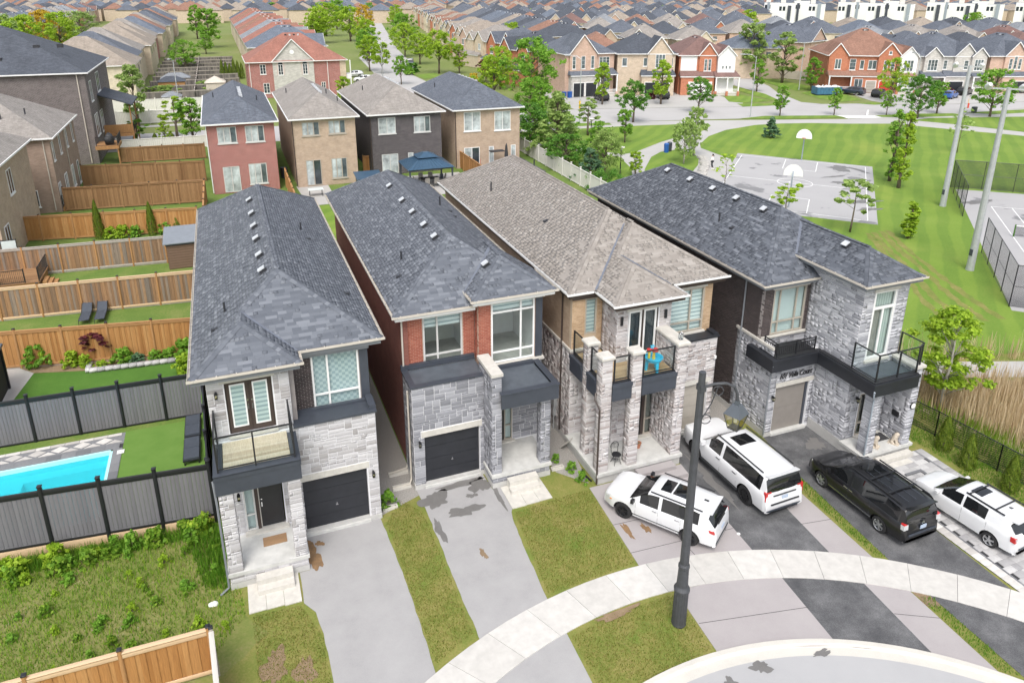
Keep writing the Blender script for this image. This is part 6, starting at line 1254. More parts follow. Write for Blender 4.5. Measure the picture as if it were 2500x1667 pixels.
    # wheels
    for wx in spec['wheels']:
        for s in(-1,1):
            y0=s*(spec['W']/2-.035);m=MB();k=28;prf=[(R*.66,.02),(R*.93,.01),(R,-.03),(R,-.19),(R*.9,-.22)]
            for q in range(len(prf)-1):
                r0,d0=prf[q];r1,d1=prf[q+1];Vv=[]
                for rr,dd in((r0,d0),(r1,d1)):Vv+=[(wx+rr*math.cos(2*math.pi*i/k),y0+s*dd,R+rr*math.sin(2*math.pi*i/k))for i in range(k)]
                m.add(Vv,[(i,(i+1)%k,k+(i+1)%k,k+i)for i in range(k)])
            wh=m.build('wheel',M('rubber'),root,True,False,True);m=MB();rr=R*.67
            m.add([(wx+rr*math.cos(2*math.pi*i/k),y0-s*.07,R+rr*math.sin(2*math.pi*i/k))for i in range(k)],[tuple(range(k))if s<0 else tuple(range(k))[::-1]]);m.build('brake_disc',M('vent_dark'),wh,uv=False)
            m=MB();ns=spec.get('spokes',6)
            for q in range(ns):
                t=2*math.pi*q/ns+.3;ca,sa=math.cos(t),math.sin(t);m.obox((wx+ca*rr*.52,y0-s*.012,R+sa*rr*.52),(ca*rr*.48,0,sa*rr*.48),(-sa*.032,0,ca*.032),(0,.022,0))
            m.tube([(wx,y0-s*.03,R),(wx,y0+s*.014,R)],.055,12)
            for i in range(k):
                t0,t1=2*math.pi*i/k,2*math.pi*(i+1)/k;m.add([(wx+a_*math.cos(t),y0+s*d_,R+a_*math.sin(t))for t in(t0,t1)for a_,d_ in((rr*.93,.0),(rr*1.02,.018),(rr*1.02,-.09))],[(0,3,4,1),(1,4,5,2)])
            m.build('rim',M(rim),wh,uv=False)
    return root
def cpart(root,name,mat,*obs):
    m=MB()
    for o in obs:m.obox(*o)
    return m.build(name,mat,root,uv=False)
def bx(x0,x1,y0,y1,z0,z1):return(((x0+x1)/2,(y0+y1)/2,(z0+z1)/2),((x1-x0)/2,0,0),(0,(y1-y0)/2,0),(0,0,(z1-z0)/2))
# --- profiles, nose (+x) to tail (-x)
SUV_BIG=dict(W=2.06,zb=.34,roof=1.93,tumble=.17,wheel_r=.42,wheels=(1.72,-1.69),spokes=12,cabin=(1.2,-2.5),seats=(.55,-.55,-1.55),belt=[(-2.9,1.20),(-2.0,1.20),(1.1,1.17),(3,1.15)],plan=[(-2.88,.90),(-2.72,.975),(-2.3,1.0),(1.9,1.0),(2.5,.95),(2.80,.80)],
    profile=[(2.80,.55,'hood'),(2.81,.95,'hood'),(2.70,1.13,'hood'),(2.2,1.20,'hood'),(1.30,1.25,'windshield'),(.74,1.70,'windshield'),(.56,1.82,'roof'),(.40,1.88,'roof'),(-.3,1.93,'roof'),(-1.6,1.92,'roof'),(-2.45,1.87,'roof'),(-2.60,1.80,'rear'),(-2.74,1.50,'rear'),(-2.80,1.22,'tail'),(-2.85,.95,'tail'),(-2.90,.80,'tail'),(-2.90,.50,'tail'),(-2.82,.40,'tail')],
    sidewin=[(.85,.02),(-.06,-.98),(-1.22,-2.42)],sunroof=[(.22,-.62)])
VAN=dict(W=1.99,zb=.28,roof=1.74,tumble=.16,wheel_r=.345,wheels=(1.58,-1.45),spokes=6,cabin=(1.4,-2.2),seats=(.55,-.5,-1.5),belt=[(-2.6,1.06),(-1.5,1.05),(1.3,1.00),(2.6,.92)],plan=[(-2.55,.86),(-2.4,.95),(-2.0,1.0),(1.6,1.0),(2.2,.93),(2.53,.72)],
    profile=[(2.53,.45,'hood'),(2.54,.72,'hood'),(2.36,.88,'hood'),(1.85,1.03,'hood'),(1.55,1.10,'windshield'),(.88,1.48,'windshield'),(.62,1.60,'roof'),(.40,1.675,'roof'),(-.2,1.735,'roof'),(-1.4,1.72,'roof'),(-2.2,1.66,'roof'),(-2.34,1.58,'rear'),(-2.46,1.30,'rear'),(-2.50,1.08,'tail'),(-2.54,.86,'tail'),(-2.57,.70,'tail'),(-2.56,.42,'tail'),(-2.48,.32,'tail')],
    sidewin=[(1.05,.22),(.12,-.88),(-1.0,-2.22)],sunroof=[(.28,-.35)],glass_side='car_glass_dark')
SUV_MID=dict(W=1.84,zb=.30,roof=1.66,tumble=.18,wheel_r=.36,wheels=(1.42,-1.37),spokes=5,cabin=(1.2,-1.9),seats=(.40,-.55),belt=[(-2.4,1.08),(-1.4,1.06),(1.2,1.02),(2.4,.98)],plan=[(-2.36,.86),(-2.2,.95),(-1.8,1.0),(1.5,1.0),(2.0,.94),(2.33,.72)],
    profile=[(2.34,.48,'hood'),(2.35,.74,'hood'),(2.22,.94,'hood'),(1.75,1.04,'hood'),(1.18,1.09,'windshield'),(.66,1.44,'windshield'),(.46,1.555,'roof'),(.28,1.61,'roof'),(-.3,1.655,'roof'),(-1.2,1.64,'roof'),(-1.88,1.57,'roof'),(-2.0,1.50,'rear'),(-2.24,1.20,'rear'),(-2.31,1.07,'tail'),(-2.36,.85,'tail'),(-2.38,.65,'tail'),(-2.36,.42,'tail'),(-2.28,.34,'tail')],
    sidewin=[(.78,-.02),(-.10,-.98),(-1.04,-1.62)],sunroof=[(.14,-1.0)])
HATCH=dict(W=1.77,zb=.26,roof=1.54,tumble=.19,wheel_r=.315,wheels=(1.33,-1.27),spokes=5,cabin=(1.1,-1.7),seats=(.35,-.6),belt=[(-2.3,1.06),(-1.4,1.04),(1.1,.96),(2.3,.90)],plan=[(-2.18,.84),(-2.0,.94),(-1.6,1.0),(1.4,1.0),(1.9,.93),(2.17,.70)],
    profile=[(2.17,.42,'hood'),(2.18,.64,'hood'),(2.02,.82,'hood'),(1.60,.95,'hood'),(1.18,1.02,'windshield'),(.60,1.35,'windshield'),(.38,1.455,'roof'),(.18,1.50,'roof'),(-.3,1.545,'roof'),(-1.1,1.52,'roof'),(-1.72,1.45,'roof'),(-1.80,1.40,'rear'),(-2.05,1.12,'rear'),(-2.12,1.04,'tail'),(-2.17,.82,'tail'),(-2.20,.62,'tail'),(-2.18,.38,'tail'),(-2.10,.30,'tail')],
    sidewin=[(.78,-.02),(-.12,-1.02)],sunroof=[(.02,-.52)])
UP=math.pi/2
# big white suv
c=build_car('parked_suv','large white SUV with black wheels and long roof, on the asphalt strip',SUV_BIG,(19.30,21.90,0),UP+.03,M('paint_white'))
for s in(-1,1):
    cpart(c,'tail_light',M('tail_red'),((-2.765,s*.905,1.08),(.055,0,0),(0,.062,0),(.012,0,.20)),((-2.79,s*.80,1.25),(.03,0,0),(0,.12,0),(0,0,.025)));cpart(c,'roof_rail',M('black_metal'),bx(-2.35,.55,s*.77-.02,s*.77+.02,1.90,1.935));cpart(c,'running_board',M('black_metal'),bx(-1.25,1.25,s*1.03-.09,s*1.03+.06,.36,.42));cpart(c,'mirror',M('paint_white'),bx(.98,1.10,s*1.14-.12,s*1.14+.10,1.18,1.36));cpart(c,'body_seam',M('vent_dark'),bx(-.025,-.017,s*1.022-.002,s*1.022+.004,.48,1.12),bx(-1.10,-1.092,s*1.022-.002,s*1.022+.004,.60,1.12))
    for x in(.12,-.95):cpart(c,'door_handle',M('black_metal'),bx(x-.11,x+.11,s*1.03-.008,s*1.03+.012,1.02,1.05))
cpart(c,'tailgate_trim',M('black_metal'),bx(-2.872,-2.84,-.58,.58,1.05,1.09));cpart(c,'bumper_step',M('black_metal'),bx(-2.94,-2.80,-.72,.72,.70,.76));cpart(c,'licence_plate',M('plate_blue'),bx(-2.895,-2.87,-.16,.16,.86,1.0));cpart(c,'lower_bumper',M('charcoal'),bx(-2.87,-2.5,-.86,.86,.34,.47));cpart(c,'spoiler',M('paint_white'),((-2.60,0,1.855),(.13,0,-.03),(0,.78,0),(0,0,.02)));cpart(c,'wiper',M('black_metal'),((-2.80,-.2,1.32),(.008,0,0),(0,.22,.02),(0,0,.012)))
# black minivan
c=build_car('parked_minivan','shiny black minivan with roof crossbars and silver wheels',VAN,(23.17,18.35,0),UP+.02,M('paint_black'),rim='rim_silver')
for s in(-1,1):
    cpart(c,'tail_light',M('lamp_clear'),((-2.45,s*.86,.97),(.08,0,-.01),(0,.11,0),(.01,0,.10)));cpart(c,'tail_light',M('tail_red'),((-2.43,s*.875,1.09),(.07,0,0),(0,.085,0),(.01,0,.022)));cpart(c,'roof_rail',M('black_metal'),bx(-2.1,.3,s*.74-.02,s*.74+.02,1.71,1.755));cpart(c,'mirror',M('paint_black'),bx(1.12,1.24,s*1.08-.11,s*1.08+.09,1.02,1.17));cpart(c,'chrome_strip',M('chrome'),bx(-1.05,1.15,s*.985-.008,s*.985+.012,.40,.44));cpart(c,'body_seam',M('charcoal'),bx(.165,.172,s*.99-.002,s*.99+.004,.40,.96),bx(-.945,-.938,s*.99-.002,s*.99+.004,.40,1.0))
    for x in(.28,.02):cpart(c,'door_handle',M('chrome'),bx(x-.10,x+.10,s*1.0-.01,s*1.0+.014,.88,.915))
    cpart(c,'headlight',M('lamp_clear'),((2.16,s*.79,.80),(.14,0,.03),(0,.07,0),(0,0,.05)));cpart(c,'side_marker',M('amber'),((2.02,s*.875,.80),(.06,0,.01),(0,.02,0),(0,0,.035)))
for x in(-.55,-1.45):cpart(c,'crossbar',M('black_metal'),bx(x-.03,x+.03,-.72,.72,1.765,1.795))
cpart(c,'licence_plate',M('plate_blue'),bx(-2.60,-2.575,-.155,.155,.78,.93));cpart(c,'emblem',M('chrome'),((-2.545,0,1.02),(.01,0,0),(0,.07,0),(0,0,.045)));cpart(c,'spoiler',M('paint_black'),((-2.34,0,1.64),(.13,0,-.03),(0,.72,0),(0,0,.018)));cpart(c,'bumper_step',M('charcoal'),bx(-2.62,-2.45,-.72,.72,.58,.64));cpart(c,'roof_seam',M('charcoal'),bx(-2.1,-.1,-.40,-.385,1.742,1.748),bx(-2.1,-.1,.385,.40,1.742,1.748),bx(-2.1,-.1,-.008,.008,1.748,1.752))
# white mid suv
c=build_car('parked_suv','white compact SUV with panoramic roof parked askew by the lamp post',SUV_MID,(14.72,20.58,0),UP+math.radians(35.3),M('paint_white'))
for s in(-1,1):
    cpart(c,'tail_light',M('tail_red'),((-2.20,s*.79,.98),(.10,0,0),(0,.085,0),(.02,0,.055)));cpart(c,'roof_rail',M('black_metal'),bx(-1.75,.35,s*.70-.018,s*.70+.018,1.615,1.65));cpart(c,'mirror',M('black_metal'),bx(.92,1.04,s*1.02-.11,s*1.02+.09,1.04,1.18));cpart(c,'sill_trim',M('black_metal'),bx(-1.0,1.0,s*.908-.006,s*.908+.014,.44,.465));cpart(c,'body_seam',M('vent_dark'),bx(-.062,-.055,s*.915-.002,s*.915+.004,.42,1.0),bx(-.99,-.983,s*.915-.002,s*.915+.004,.55,1.02),bx(.885,.892,s*.915-.002,s*.915+.004,.42,1.0))
    for x in(.08,-.85):cpart(c,'door_handle',M('chrome'),bx(x-.10,x+.10,s*.925-.01,s*.925+.012,.93,.96))
    cpart(c,'headlight',M('lamp_clear'),((2.08,s*.74,.83),(.14,0,.02),(0,.09,0),(0,0,.045)));cpart(c,'side_marker',M('amber'),((1.98,s*.865,.72),(.05,0,0),(0,.012,0),(0,0,.02)))
cpart(c,'bumper_trim',M('black_metal'),bx(-2.395,-2.30,-.70,.70,.42,.46));cpart(c,'wiper',M('black_metal'),((-2.19,.1,1.26),(.02,0,0),(0,.20,.02),(-.01,0,.012)));cpart(c,'antenna_fin',M('black_metal'),((-1.65,0,1.635),(.09,0,0),(0,.02,0),(-.03,0,.035)));cpart(c,'licence_plate',M('plate_blue'),bx(-2.385,-2.365,-.155,.155,.72,.86));cpart(c,'spoiler',M('paint_white'),((-1.99,0,1.56),(.12,0,-.03),(0,.64,0),(0,0,.018)));cpart(c,'roof_beam',M('paint_white'),bx(-.42,-.36,-.52,.52,1.668,1.674))
# white hatchback
c=build_car('parked_hatchback','white hatchback with roof bars on the grey pavers',HATCH,(26.30,16.05,0),UP+.08,M('paint_white'),rim='rim_silver')
for s in(-1,1):
    cpart(c,'tail_light',M('tail_red'),((-2.05,s*.76,.90),(.09,0,0),(0,.09,0),(.01,0,.10)));cpart(c,'tail_light',M('lamp_clear'),((-2.11,s*.75,.93),(.05,0,0),(0,.05,0),(0,0,.035)));cpart(c,'roof_rail',M('black_metal'),bx(-1.5,.0,s*.63-.025,s*.63+.025,1.525,1.57));cpart(c,'mirror',M('paint_white'),bx(.88,.99,s*.96-.11,s*.96+.08,.98,1.10));cpart(c,'body_seam',M('vent_dark'),bx(-.075,-.068,s*.88-.002,s*.88+.004,.36,.96),bx(-1.05,-1.043,s*.88-.002,s*.88+.004,.55,1.0));cpart(c,'headlight',M('lamp_clear'),((1.88,s*.71,.75),(.12,0,.02),(0,.06,0),(0,0,.045)));cpart(c,'side_marker',M('amber'),((1.76,s*.79,.75),(.05,0,.01),(0,.02,0),(0,0,.03)))
for x in(-.12,-1.15):cpart(c,'crossbar',M('black_metal'),bx(x-.025,x+.025,-.61,.61,1.555,1.585))
cpart(c,'licence_plate',M('plate_blue'),bx(-2.225,-2.20,-.155,.155,.74,.88));cpart(c,'emblem',M('chrome'),((-2.18,0,.98),(.01,0,0),(0,.06,0),(0,0,.04)));cpart(c,'spoiler',M('paint_white'),((-1.84,0,1.46),(.16,0,-.03),(0,.60,0),(0,0,.018)));cpart(c,'antenna',M('black_metal'),((-1.35,0,1.57),(.04,0,0),(0,.02,0),(-.05,0,.03)));cpart(c,'bumper_trim',M('charcoal'),bx(-2.225,-2.12,-.60,.60,.46,.52))
# cars farther off
far_cars=[(SUV_MID,'navy SUV nearest the blue dumpster',(118.0,113.6),112,'paint_navy'),(SUV_MID,'black SUV beside the navy one on the red brick corner drive',(120.6,109.4),25,'paint_black'),(HATCH,'blue hatchback behind the big street tree across the park',(132.2,103.0),20,'paint_blue'),(HATCH,'red hatchback beside the black SUV across the park',(135.5,106.6),20,'paint_red'),(SUV_MID,'black SUV next to the red hatchback across the park',(139.2,105.5),20,'paint_black'),
  (HATCH,'black sedan before the pair of arched garage doors',(67.0,124.6),85,'paint_black'),(SUV_MID,'black SUV before the wide dark garage door',(79.0,122.6),80,'paint_black'),(SUV_BIG,'dark pickup-sized SUV on the avenue behind the lime trees',(48.6,200.5),75,'paint_navy'),(HATCH,'dark car on the drive far up the avenue',(60,232),10,'paint_black'),(HATCH,'silver car by the porch of the red roofed corner house',(29.5,178),170,'paint_silver'),(HATCH,'white car by the porch of the red roofed corner house',(29.8,168),170,'paint_white'),(HATCH,'white car parked far along the avenue',(50,262),75,'paint_white')]
base_far={}
for sp_,lab,(x,y),dg_,pm in far_cars:
    key=(id(sp_),pm)
    if id(sp_)not in base_far:
        build_car('parked_car',lab,sp_,(x,y,0),math.radians(dg_),M(pm),group='cars parked beyond the park',rim='rim_silver');base_far[id(sp_)]=bpy.data.objects[-1]if False else[o for o in bpy.data.objects if o.get('label')==lab][0]
    else:
        o=copy_tree(base_far[id(sp_)]);o.location=(x,y,0);o.rotation_euler=(0,0,math.radians(dg_));o['label']=lab
        for ch in o.children:
            if ch.name.split('.')[0]=='body':
                ch.data=ch.data.copy();ch.data.materials.clear();ch.data.materials.append(M(pm))
def ordinal(n):
    a=['first','second','third','fourth','fifth','sixth','seventh','eighth','ninth','tenth','eleventh','twelfth','thirteenth','fourteenth','fifteenth','sixteenth','seventeenth','eighteenth','nineteenth','twentieth']
    return a[n-1]if n<=20 else{2:'twenty',3:'thirty',4:'forty',5:'fifty',6:'sixty'}[n//10]+('-'+a[n%10-1]if n%10 else 'th')
# ------------------------------------------------------------------ houses beyond
def hip_mesh(m,x0,x1,y0,y1,z,pitch,t=.16):
    """hip roof with ridge along the longer side, and a thin eave edge"""
    w,d=x1-x0,y1-y0;h=min(w,d)/2;zr=z+h*pitch
    if w>=d:A,B=(x0+h,(y0+y1)/2,zr),(x1-h,(y0+y1)/2,zr);F=[[(x0,y0,z),(x1,y0,z),B,A],[(x1,y0,z),(x1,y1,z),B],[(x1,y1,z),(x0,y1,z),A,B],[(x0,y1,z),(x0,y0,z),A]]
    else:A,B=((x0+x1)/2,y0+h,zr),((x0+x1)/2,y1-h,zr);F=[[(x0,y0,z),(x1,y0,z),A],[(x1,y0,z),(x1,y1,z),B,A],[(x1,y1,z),(x0,y1,z),B],[(x0,y1,z),(x0,y0,z),A,B]]
    for P in F:m.poly(P)
    return A,B,zr
def gable_roof(m,x0,x1,y0,y1,z,zr):
    """gable facing -y: two slopes from the front edge y0 back to y1"""
    xm=(x0+x1)/2;m.poly([(x0,y0,z),(xm,y0,zr),(xm,y1,zr),(x0,y1,z)][::-1]);m.poly([(x1,y0,z),(x1,y1,z),(xm,y1,zr),(xm,y0,zr)][::-1])
def bwin(root,face,x0,x1,z0,z1,Y=0.0,fm='white_vinyl',pm='far_pane',cols=1,sill=True,sub=True,grid=False):
    """window on a wall: face 'f' looks to -y at Y, 'r' to +x at X=Y, 'l' to -x"""
    def bb(m,a0,a1,b0,b1,c0,c1):
        if face=='f':m.box(a0,a1,Y-c1,Y-c0,b0,b1)
        elif face=='r':m.box(Y+c0,Y+c1,a0,a1,b0,b1)
        else:m.box(Y-c1,Y-c0,a0,a1,b0,b1)
    m=MB();f=.07;bb(m,x0,x0+f,z0,z1,-.02,.05);bb(m,x1-f,x1,z0,z1,-.02,.05);bb(m,x0+f,x1-f,z0,z0+f,-.02,.049);bb(m,x0+f,x1-f,z1-f,z1,-.02,.049)
    for i in range(1,cols):xx=x0+(x1-x0)*i/cols;bb(m,xx-.04,xx+.04,z0+f,z1-f,-.02,.048)
    if grid:
        for i in range(1,3):zz=z0+(z1-z0)*i/3;bb(m,x0+f,x1-f,zz-.015,zz+.015,-.02,.04)
    if sill:bb(m,x0-.08,x1+.08,z0-.12,z0-.002,-.02,.09)
    w=m.build('window',M(fm),root,uv=False)
    if sub:
        for i in range(cols):a0,a1=x0+(x1-x0)*i/cols,x0+(x1-x0)*(i+1)/cols;m=MB();bb(m,a0+.05,a1-.05,z0+.05,z1-.05,-.02,.02);m.build('pane',M(pm if not isinstance(pm,(list,tuple))else pm[i%len(pm)]),w)
    else:m=MB();bb(m,x0+.05,x1-.05,z0+.05,z1-.05,-.02,.02);m.build('pane',M(pm),w)
    return w
def bg_house(label,cx,cy,rz,w,d,ez,wm,rm,gables=(),wins=(),doors=(),pitch=.6,name='far_house',group='houses beyond the park',over=.4,trim='white_vinyl',vents=3,porch=None,stone=None,cat='house',sub=True,extra=None):
    """local frame: front wall at y=0 facing -y, x centred"""
    R=thing(name,label,cat,(cx,cy,0),rz,group);ORIG[R.name]=Vector((0,0,0));h=w/2
    part('wall',M(wm),R,(-h,h,0,d,0,ez))
    m=MB();A,B,zr=hip_mesh(m,-h-over,h+over,-over,d+over,ez,pitch);rf=m.build('roof',M(rm),R)
    part('eave_trim',M(trim),R,(-h-over-.06,h+over+.06,-over-.06,-over+.02,ez-.12,ez+.02),(-h-over-.061,-h-over+.02,-over+.02,d+over,ez-.12,ez+.019),(h+over-.02,h+over+.061,-over+.02,d+over,ez-.12,ez+.019));part('soffit',M(trim),R,(-h-over+.02,h+over-.02,-over+.02,d+over,ez-.10,ez-.03))
    for i in range(vents):
        t=(i+.5)/max(vents,1);c=Vector(A).lerp(Vector(B),t);m=MB();m.box(c.x-.75,c.x-.45,c.y-.17-.5,c.y+.17-.5,c.z-.75,c.z-.22)if w<d else m.box(c.x-.17,c.x+.17,c.y-.9,c.y-.55,c.z-.75,c.z-.25);m.build('roof_vent',M('vent_white' if i%2 else 'vent_dark'),rf,uv=False)
    for gx,gw,gh,gy,gm in gables:
        m=MB();m.prism([(gx-gw/2,-gy,ez-.02),(gx+gw/2,-gy,ez-.02),(gx,-gy,ez+gh-.05)],(0,d*.4,0));m.build('gable_wall',M(gm or wm),R,fixn=True)
        if gy>.05:part('bay_wall',M(gm or wm),R,(gx-gw/2,gx+gw/2,-gy,-.001,0 if gy>.5 else ez*.45,ez-.02))
        m=MB();o_=.25;gable_roof(m,gx-gw/2-o_,gx+gw/2+o_,-gy-o_,d*.42,ez-.02-o_*gh/(gw/2)*.5,ez+gh+.05);m.build('gable_roof',M(rm),R)
        m=MB();m.bar((gx-gw/2-o_,-gy-o_-.02,ez-.10),(gx,-gy-o_-.02,ez+gh),.05,.16);m.bar((gx+gw/2+o_,-gy-o_-.021,ez-.10),(gx,-gy-o_-.021,ez+gh),.05,.16);m.build('barge_board',M(trim),R,uv=False)
    for wn in wins:bwin(R,*wn[:5],**({'Y':wn[5]}if len(wn)>5 else{}),**(wn[6]if len(wn)>6 else{}),sub=sub)
    for dd in doors:
        x0,x1,z0,z1,yy,dm,nm=dd;dr=part(nm,M(dm),R,(x0,x1,-yy-.06,-yy+.02,z0,z1));part('surround',M(trim),dr,(x0-.12,x0-.001,-yy-.07,-yy+.01,z0,z1+.12),(x1+.001,x1+.12,-yy-.07,-yy+.01,z0,z1+.12),(x0,x1,-yy-.07,-yy+.01,z1+.001,z1+.12))
        if 'garage' in nm:
            for i in range(1,4):zz=z0+(z1-z0)*i/4;part('door_joint',M('vent_dark'),dr,(x0+.02,x1-.02,-yy-.066,-yy-.06,zz-.012,zz+.012))
    if porch:
        for x0,x1,dep,zz,pm in porch:
            m=MB();m.add([(x0-.25,-dep-.25,zz),(x1+.25,-dep-.25,zz),(x1,0,zz+.95),(x0,0,zz+.95)],[(0,1,2,3)]);m.add([(x0-.25,-dep-.25,zz),(x0,0,zz+.95),(x0-.25,0,zz)],[(0,1,2)]);m.add([(x1+.25,-dep-.25,zz),(x1+.25,0,zz),(x1,0,zz+.95)],[(0,1,2)]);m.build('porch_roof',M(rm),R)
            part('porch_beam',M(trim),R,(x0-.2,x1+.2,-dep-.2,-dep-.02,zz-.22,zz-.01))
            if pm=='posts':
                k=max(2,int((x1-x0)/2.2)+1)
                for i in range(k):xx=x0+(x1-x0)*i/(k-1);part('porch_post',M('white_vinyl'),R,(xx-.11,xx+.11,-dep-.18,-dep+.02,.55,zz-.22));part('pier',M(wm),R,(xx-.22,xx+.22,-dep-.28,-dep+.12,0,.9))
                part('porch_floor',M('precast'),R,(x0,x1,-dep,-.001,0,.5));m=MB();nb=int((x1-x0)/.16);m.box(x0,x1,-dep-.09,-dep-.05,1.28,1.36);m.box(x0,x1,-dep-.09,-dep-.05,.6,.66)
                for i in range(nb):xx=x0+(x1-x0)*(i+.5)/nb;m.box(xx-.025,xx+.025,-dep-.085,-dep-.055,.66,1.28)
                m.build('railing',M('white_vinyl'),R,uv=False)
            elif pm=='wall':part('front_block',M(stone or wm),R,(x0,x1,-dep,-.001,0,zz-.02))
    return R
# --- the four houses whose backs face ours
BK='houses backing onto the four stone fronted ones'
def sh(ws,cx):return[(a-cx,b-cx,c,d)for a,b,c,d in ws]
def back_house(label,x0,x1,y,d,ez,wm,rm,ws,frame,doorset,arch=None,step=None,pipes=()):
    cx=(x0+x1)/2;R=bg_house(label,cx,y,0.0001,x1-x0,d,ez,wm,rm,name='back_house',group=BK,vents=0,over=.42,trim='white_vinyl')
    for i,(a,b,c,e)in enumerate(sh(ws,cx)):
        dr=i in doorset;w=bwin(R,'f',a,b,max(c,.12)if dr else c,e,0.0,frame,['far_pane_pale','far_pane_pale','far_pane']if not dr else['far_pane_pale','far_pane_dark' if 'tan' in wm else 'far_pane_pale'],2 if dr or b-a>1.9 else(3 if b-a>1.5 else 1),not dr);
        if dr:w.name='patio_door'
        if arch:m=MB();m.box(a-.1,b+.1,-.04,.0,e+.02,e+.26);m.build('brick_arch',M(arch),R)
    rf=[c for c in R.children if c.name.startswith('roof')][0];h=(x1-x0)/2+.42;zr=ez+h*.6
    for i in range(6):
        yy=h+1.2+i*1.35;m=MB();m.box(.25,.62,yy,yy+.34,zr-.36,zr-.08);m.build('roof_vent',M('vent_white'),rf,uv=False)
    for px,py in pipes:m=MB();zz=zr-abs(px)*.6;m.tube([(px,py,zz-.1),(px,py,zz+.55)],.06,8);m.build('vent_pipe',M('vent_dark'),rf,uv=False)
    m=MB();m.tube([(-(x1-x0)/2-.05,-.10,ez-.2),(-(x1-x0)/2-.05,-.10,.2)],.05,6);m.build('downspout',M('white_vinyl' if 'red' in wm else 'brown_alu'),R,uv=False)
    return R
back_house('red brick back house with blue-grey roof and paired windows',-1.98,4.54,79.2,21.5,7.3,'brick_backred','roof_grey',[(-1.01,.81,5.26,6.91),(1.67,3.49,5.23,6.90),(-.90,.71,.12,2.81),(1.63,3.39,.80,2.93)],'grey_frame',{2},'brick_backred',pipes=[(-2.4,14),(2.2,9)])
back_house('tan brick back house with taupe roof, left of the dark brick one',6.36,12.83,79.0,21.5,7.35,'brick_backtan','roof_taupe',[(7.27,9.05,5.51,6.94),(10.01,11.77,5.56,6.98),(7.37,8.94,.1,2.88),(10.03,11.68,.70,2.89)],'taupe_frame',{2},pipes=[(-2.4,15),(1.6,9),(2.4,6)])
back_house('dark brick back house with taupe roof behind the gazebo',14.89,23.0,81.2,20.5,6.98,'brick_backdark','roof_taupe',[(15.74,17.69,4.73,6.54),(19.81,21.70,4.68,6.47),(15.95,17.82,.1,2.38),(18.98,19.61,1.4,2.38)],'grey_frame',{2},'brick_backdark',pipes=[(-2.6,12)])
back_house('tan brick back house with dark grey roof at the park fence',24.76,32.76,81.2,19.5,6.95,'brick_backtan','roof_grey',[(25.76,27.79,4.38,6.61),(29.54,31.56,4.25,6.50),(25.72,27.64,.1,2.42),(28.82,29.44,.35,2.38),(31.63,32.24,.5,2.36)],'white_vinyl',{2},pipes=[(-2.8,13)])
# --- left neighbours
R=bg_house('brown brick house with taupe roof and tall side windows at the left',-22.9,77.9,0.0001,14.8,13.2,7.15,'brick_leftbrown','roof_taupe',name='side_house',group='houses along the left edge',vents=0)
for a,b,z0,z1 in((.6,1.25,4.8,6.6),(4.0,4.65,4.8,6.6),(7.7,8.3,4.75,6.6),(11.0,11.7,4.7,6.55),(.3,1.3,.2,2.7),(3.6,4.9,.6,2.8),(7.6,8.7,.6,2.8),(10.8,11.7,.2,2.6)):bwin(R,'r',a,b,z0,z1,7.4,'white_vinyl',['far_pane','far_pane_pale'],2 if b-a>.9 else 1)
bwin(R,'f',4.95,5.7,.67,2.28,0,'white_vinyl','far_pane_dark')
m=MB();m.tube([(6.9,-.1,6.9),(6.9,-.1,.2)],.05,6);m.tube([(7.45,7,6.9),(7.45,7,.2)],.05,6);m.build('downspout',M('canvas_beige'),R,uv=False)
rf=[c for c in R.children if c.name.startswith('roof')][0]
for x,y in((3.5,2.2),(5.2,3.6)):m=MB();zz=7.15+(min(y,7.8-x)+.4)*.6;m.tube([(x,y,zz-.1),(x,y,zz+.5)],.06,8);m.build('vent_pipe',M('vent_dark'),rf,uv=False)
dk=thing('timber_deck','small black railed landing at the brown brick house patio door','deck',(-14.6,79,0));part('deck_frame',M('cedar_plain'),dk,(-15.45,-13.6,78.0,79.8,0,.5));picket(dk,(-13.7,78.0),(-13.7,79.8),.5,1.0);picket(dk,(-15.4,78.0),(-13.7,78.0),.5,1.0)
R=bg_house('pale brick house cut by the left picture edge above the raised deck',-23.0,62.4,0.0001,12.6,12.5,7.6,'brick_backtan','roof_taupe',name='side_house',group='houses along the left edge',vents=0)
for a,b,z0,z1 in((1.0,2.4,.7,3.0),(4.6,6.0,4.6,6.6)):bwin(R,'r',a,b,z0,z1,6.3,'white_vinyl','far_pane_dark',2)
R=bg_house('tall dark brown brick building with slate roof and balconies',-26.0,98.9,0.0001,22.4,19.5,10.85,'brick_leftdark','roof_dark',name='side_house',group='houses along the left edge',vents=0,pitch=.5)
for a,b,z0,z1 in((2.0,3.6,7.2,9.6),(8.0,10.4,7.6,10.0),(2.0,4.4,3.0,5.6),(6.5,8.8,2.8,5.4)):bwin(R,'r',a,b,z0,z1,11.2,'white_vinyl','far_pane_dark',2)
rf=[c for c in R.children if c.name.startswith('roof')][0]
for x,y,z in((-5,2.4,12.0),(2.5,2.6,12.1),(6,5.0,13.3),(8.3,6,13.3),(-1.0,6.0,13.9),(-2.8,5.6,13.6)):part('roof_vent',M('vent_dark'),rf,(x-.3,x+.3,y-.3,y+.3,z,z+.45),uv=False)
m=MB();m.tube([(10.4,-.12,10.6),(10.4,-.12,.2)],.06,6);m.build('downspout',M('canvas_beige'),R,uv=False)
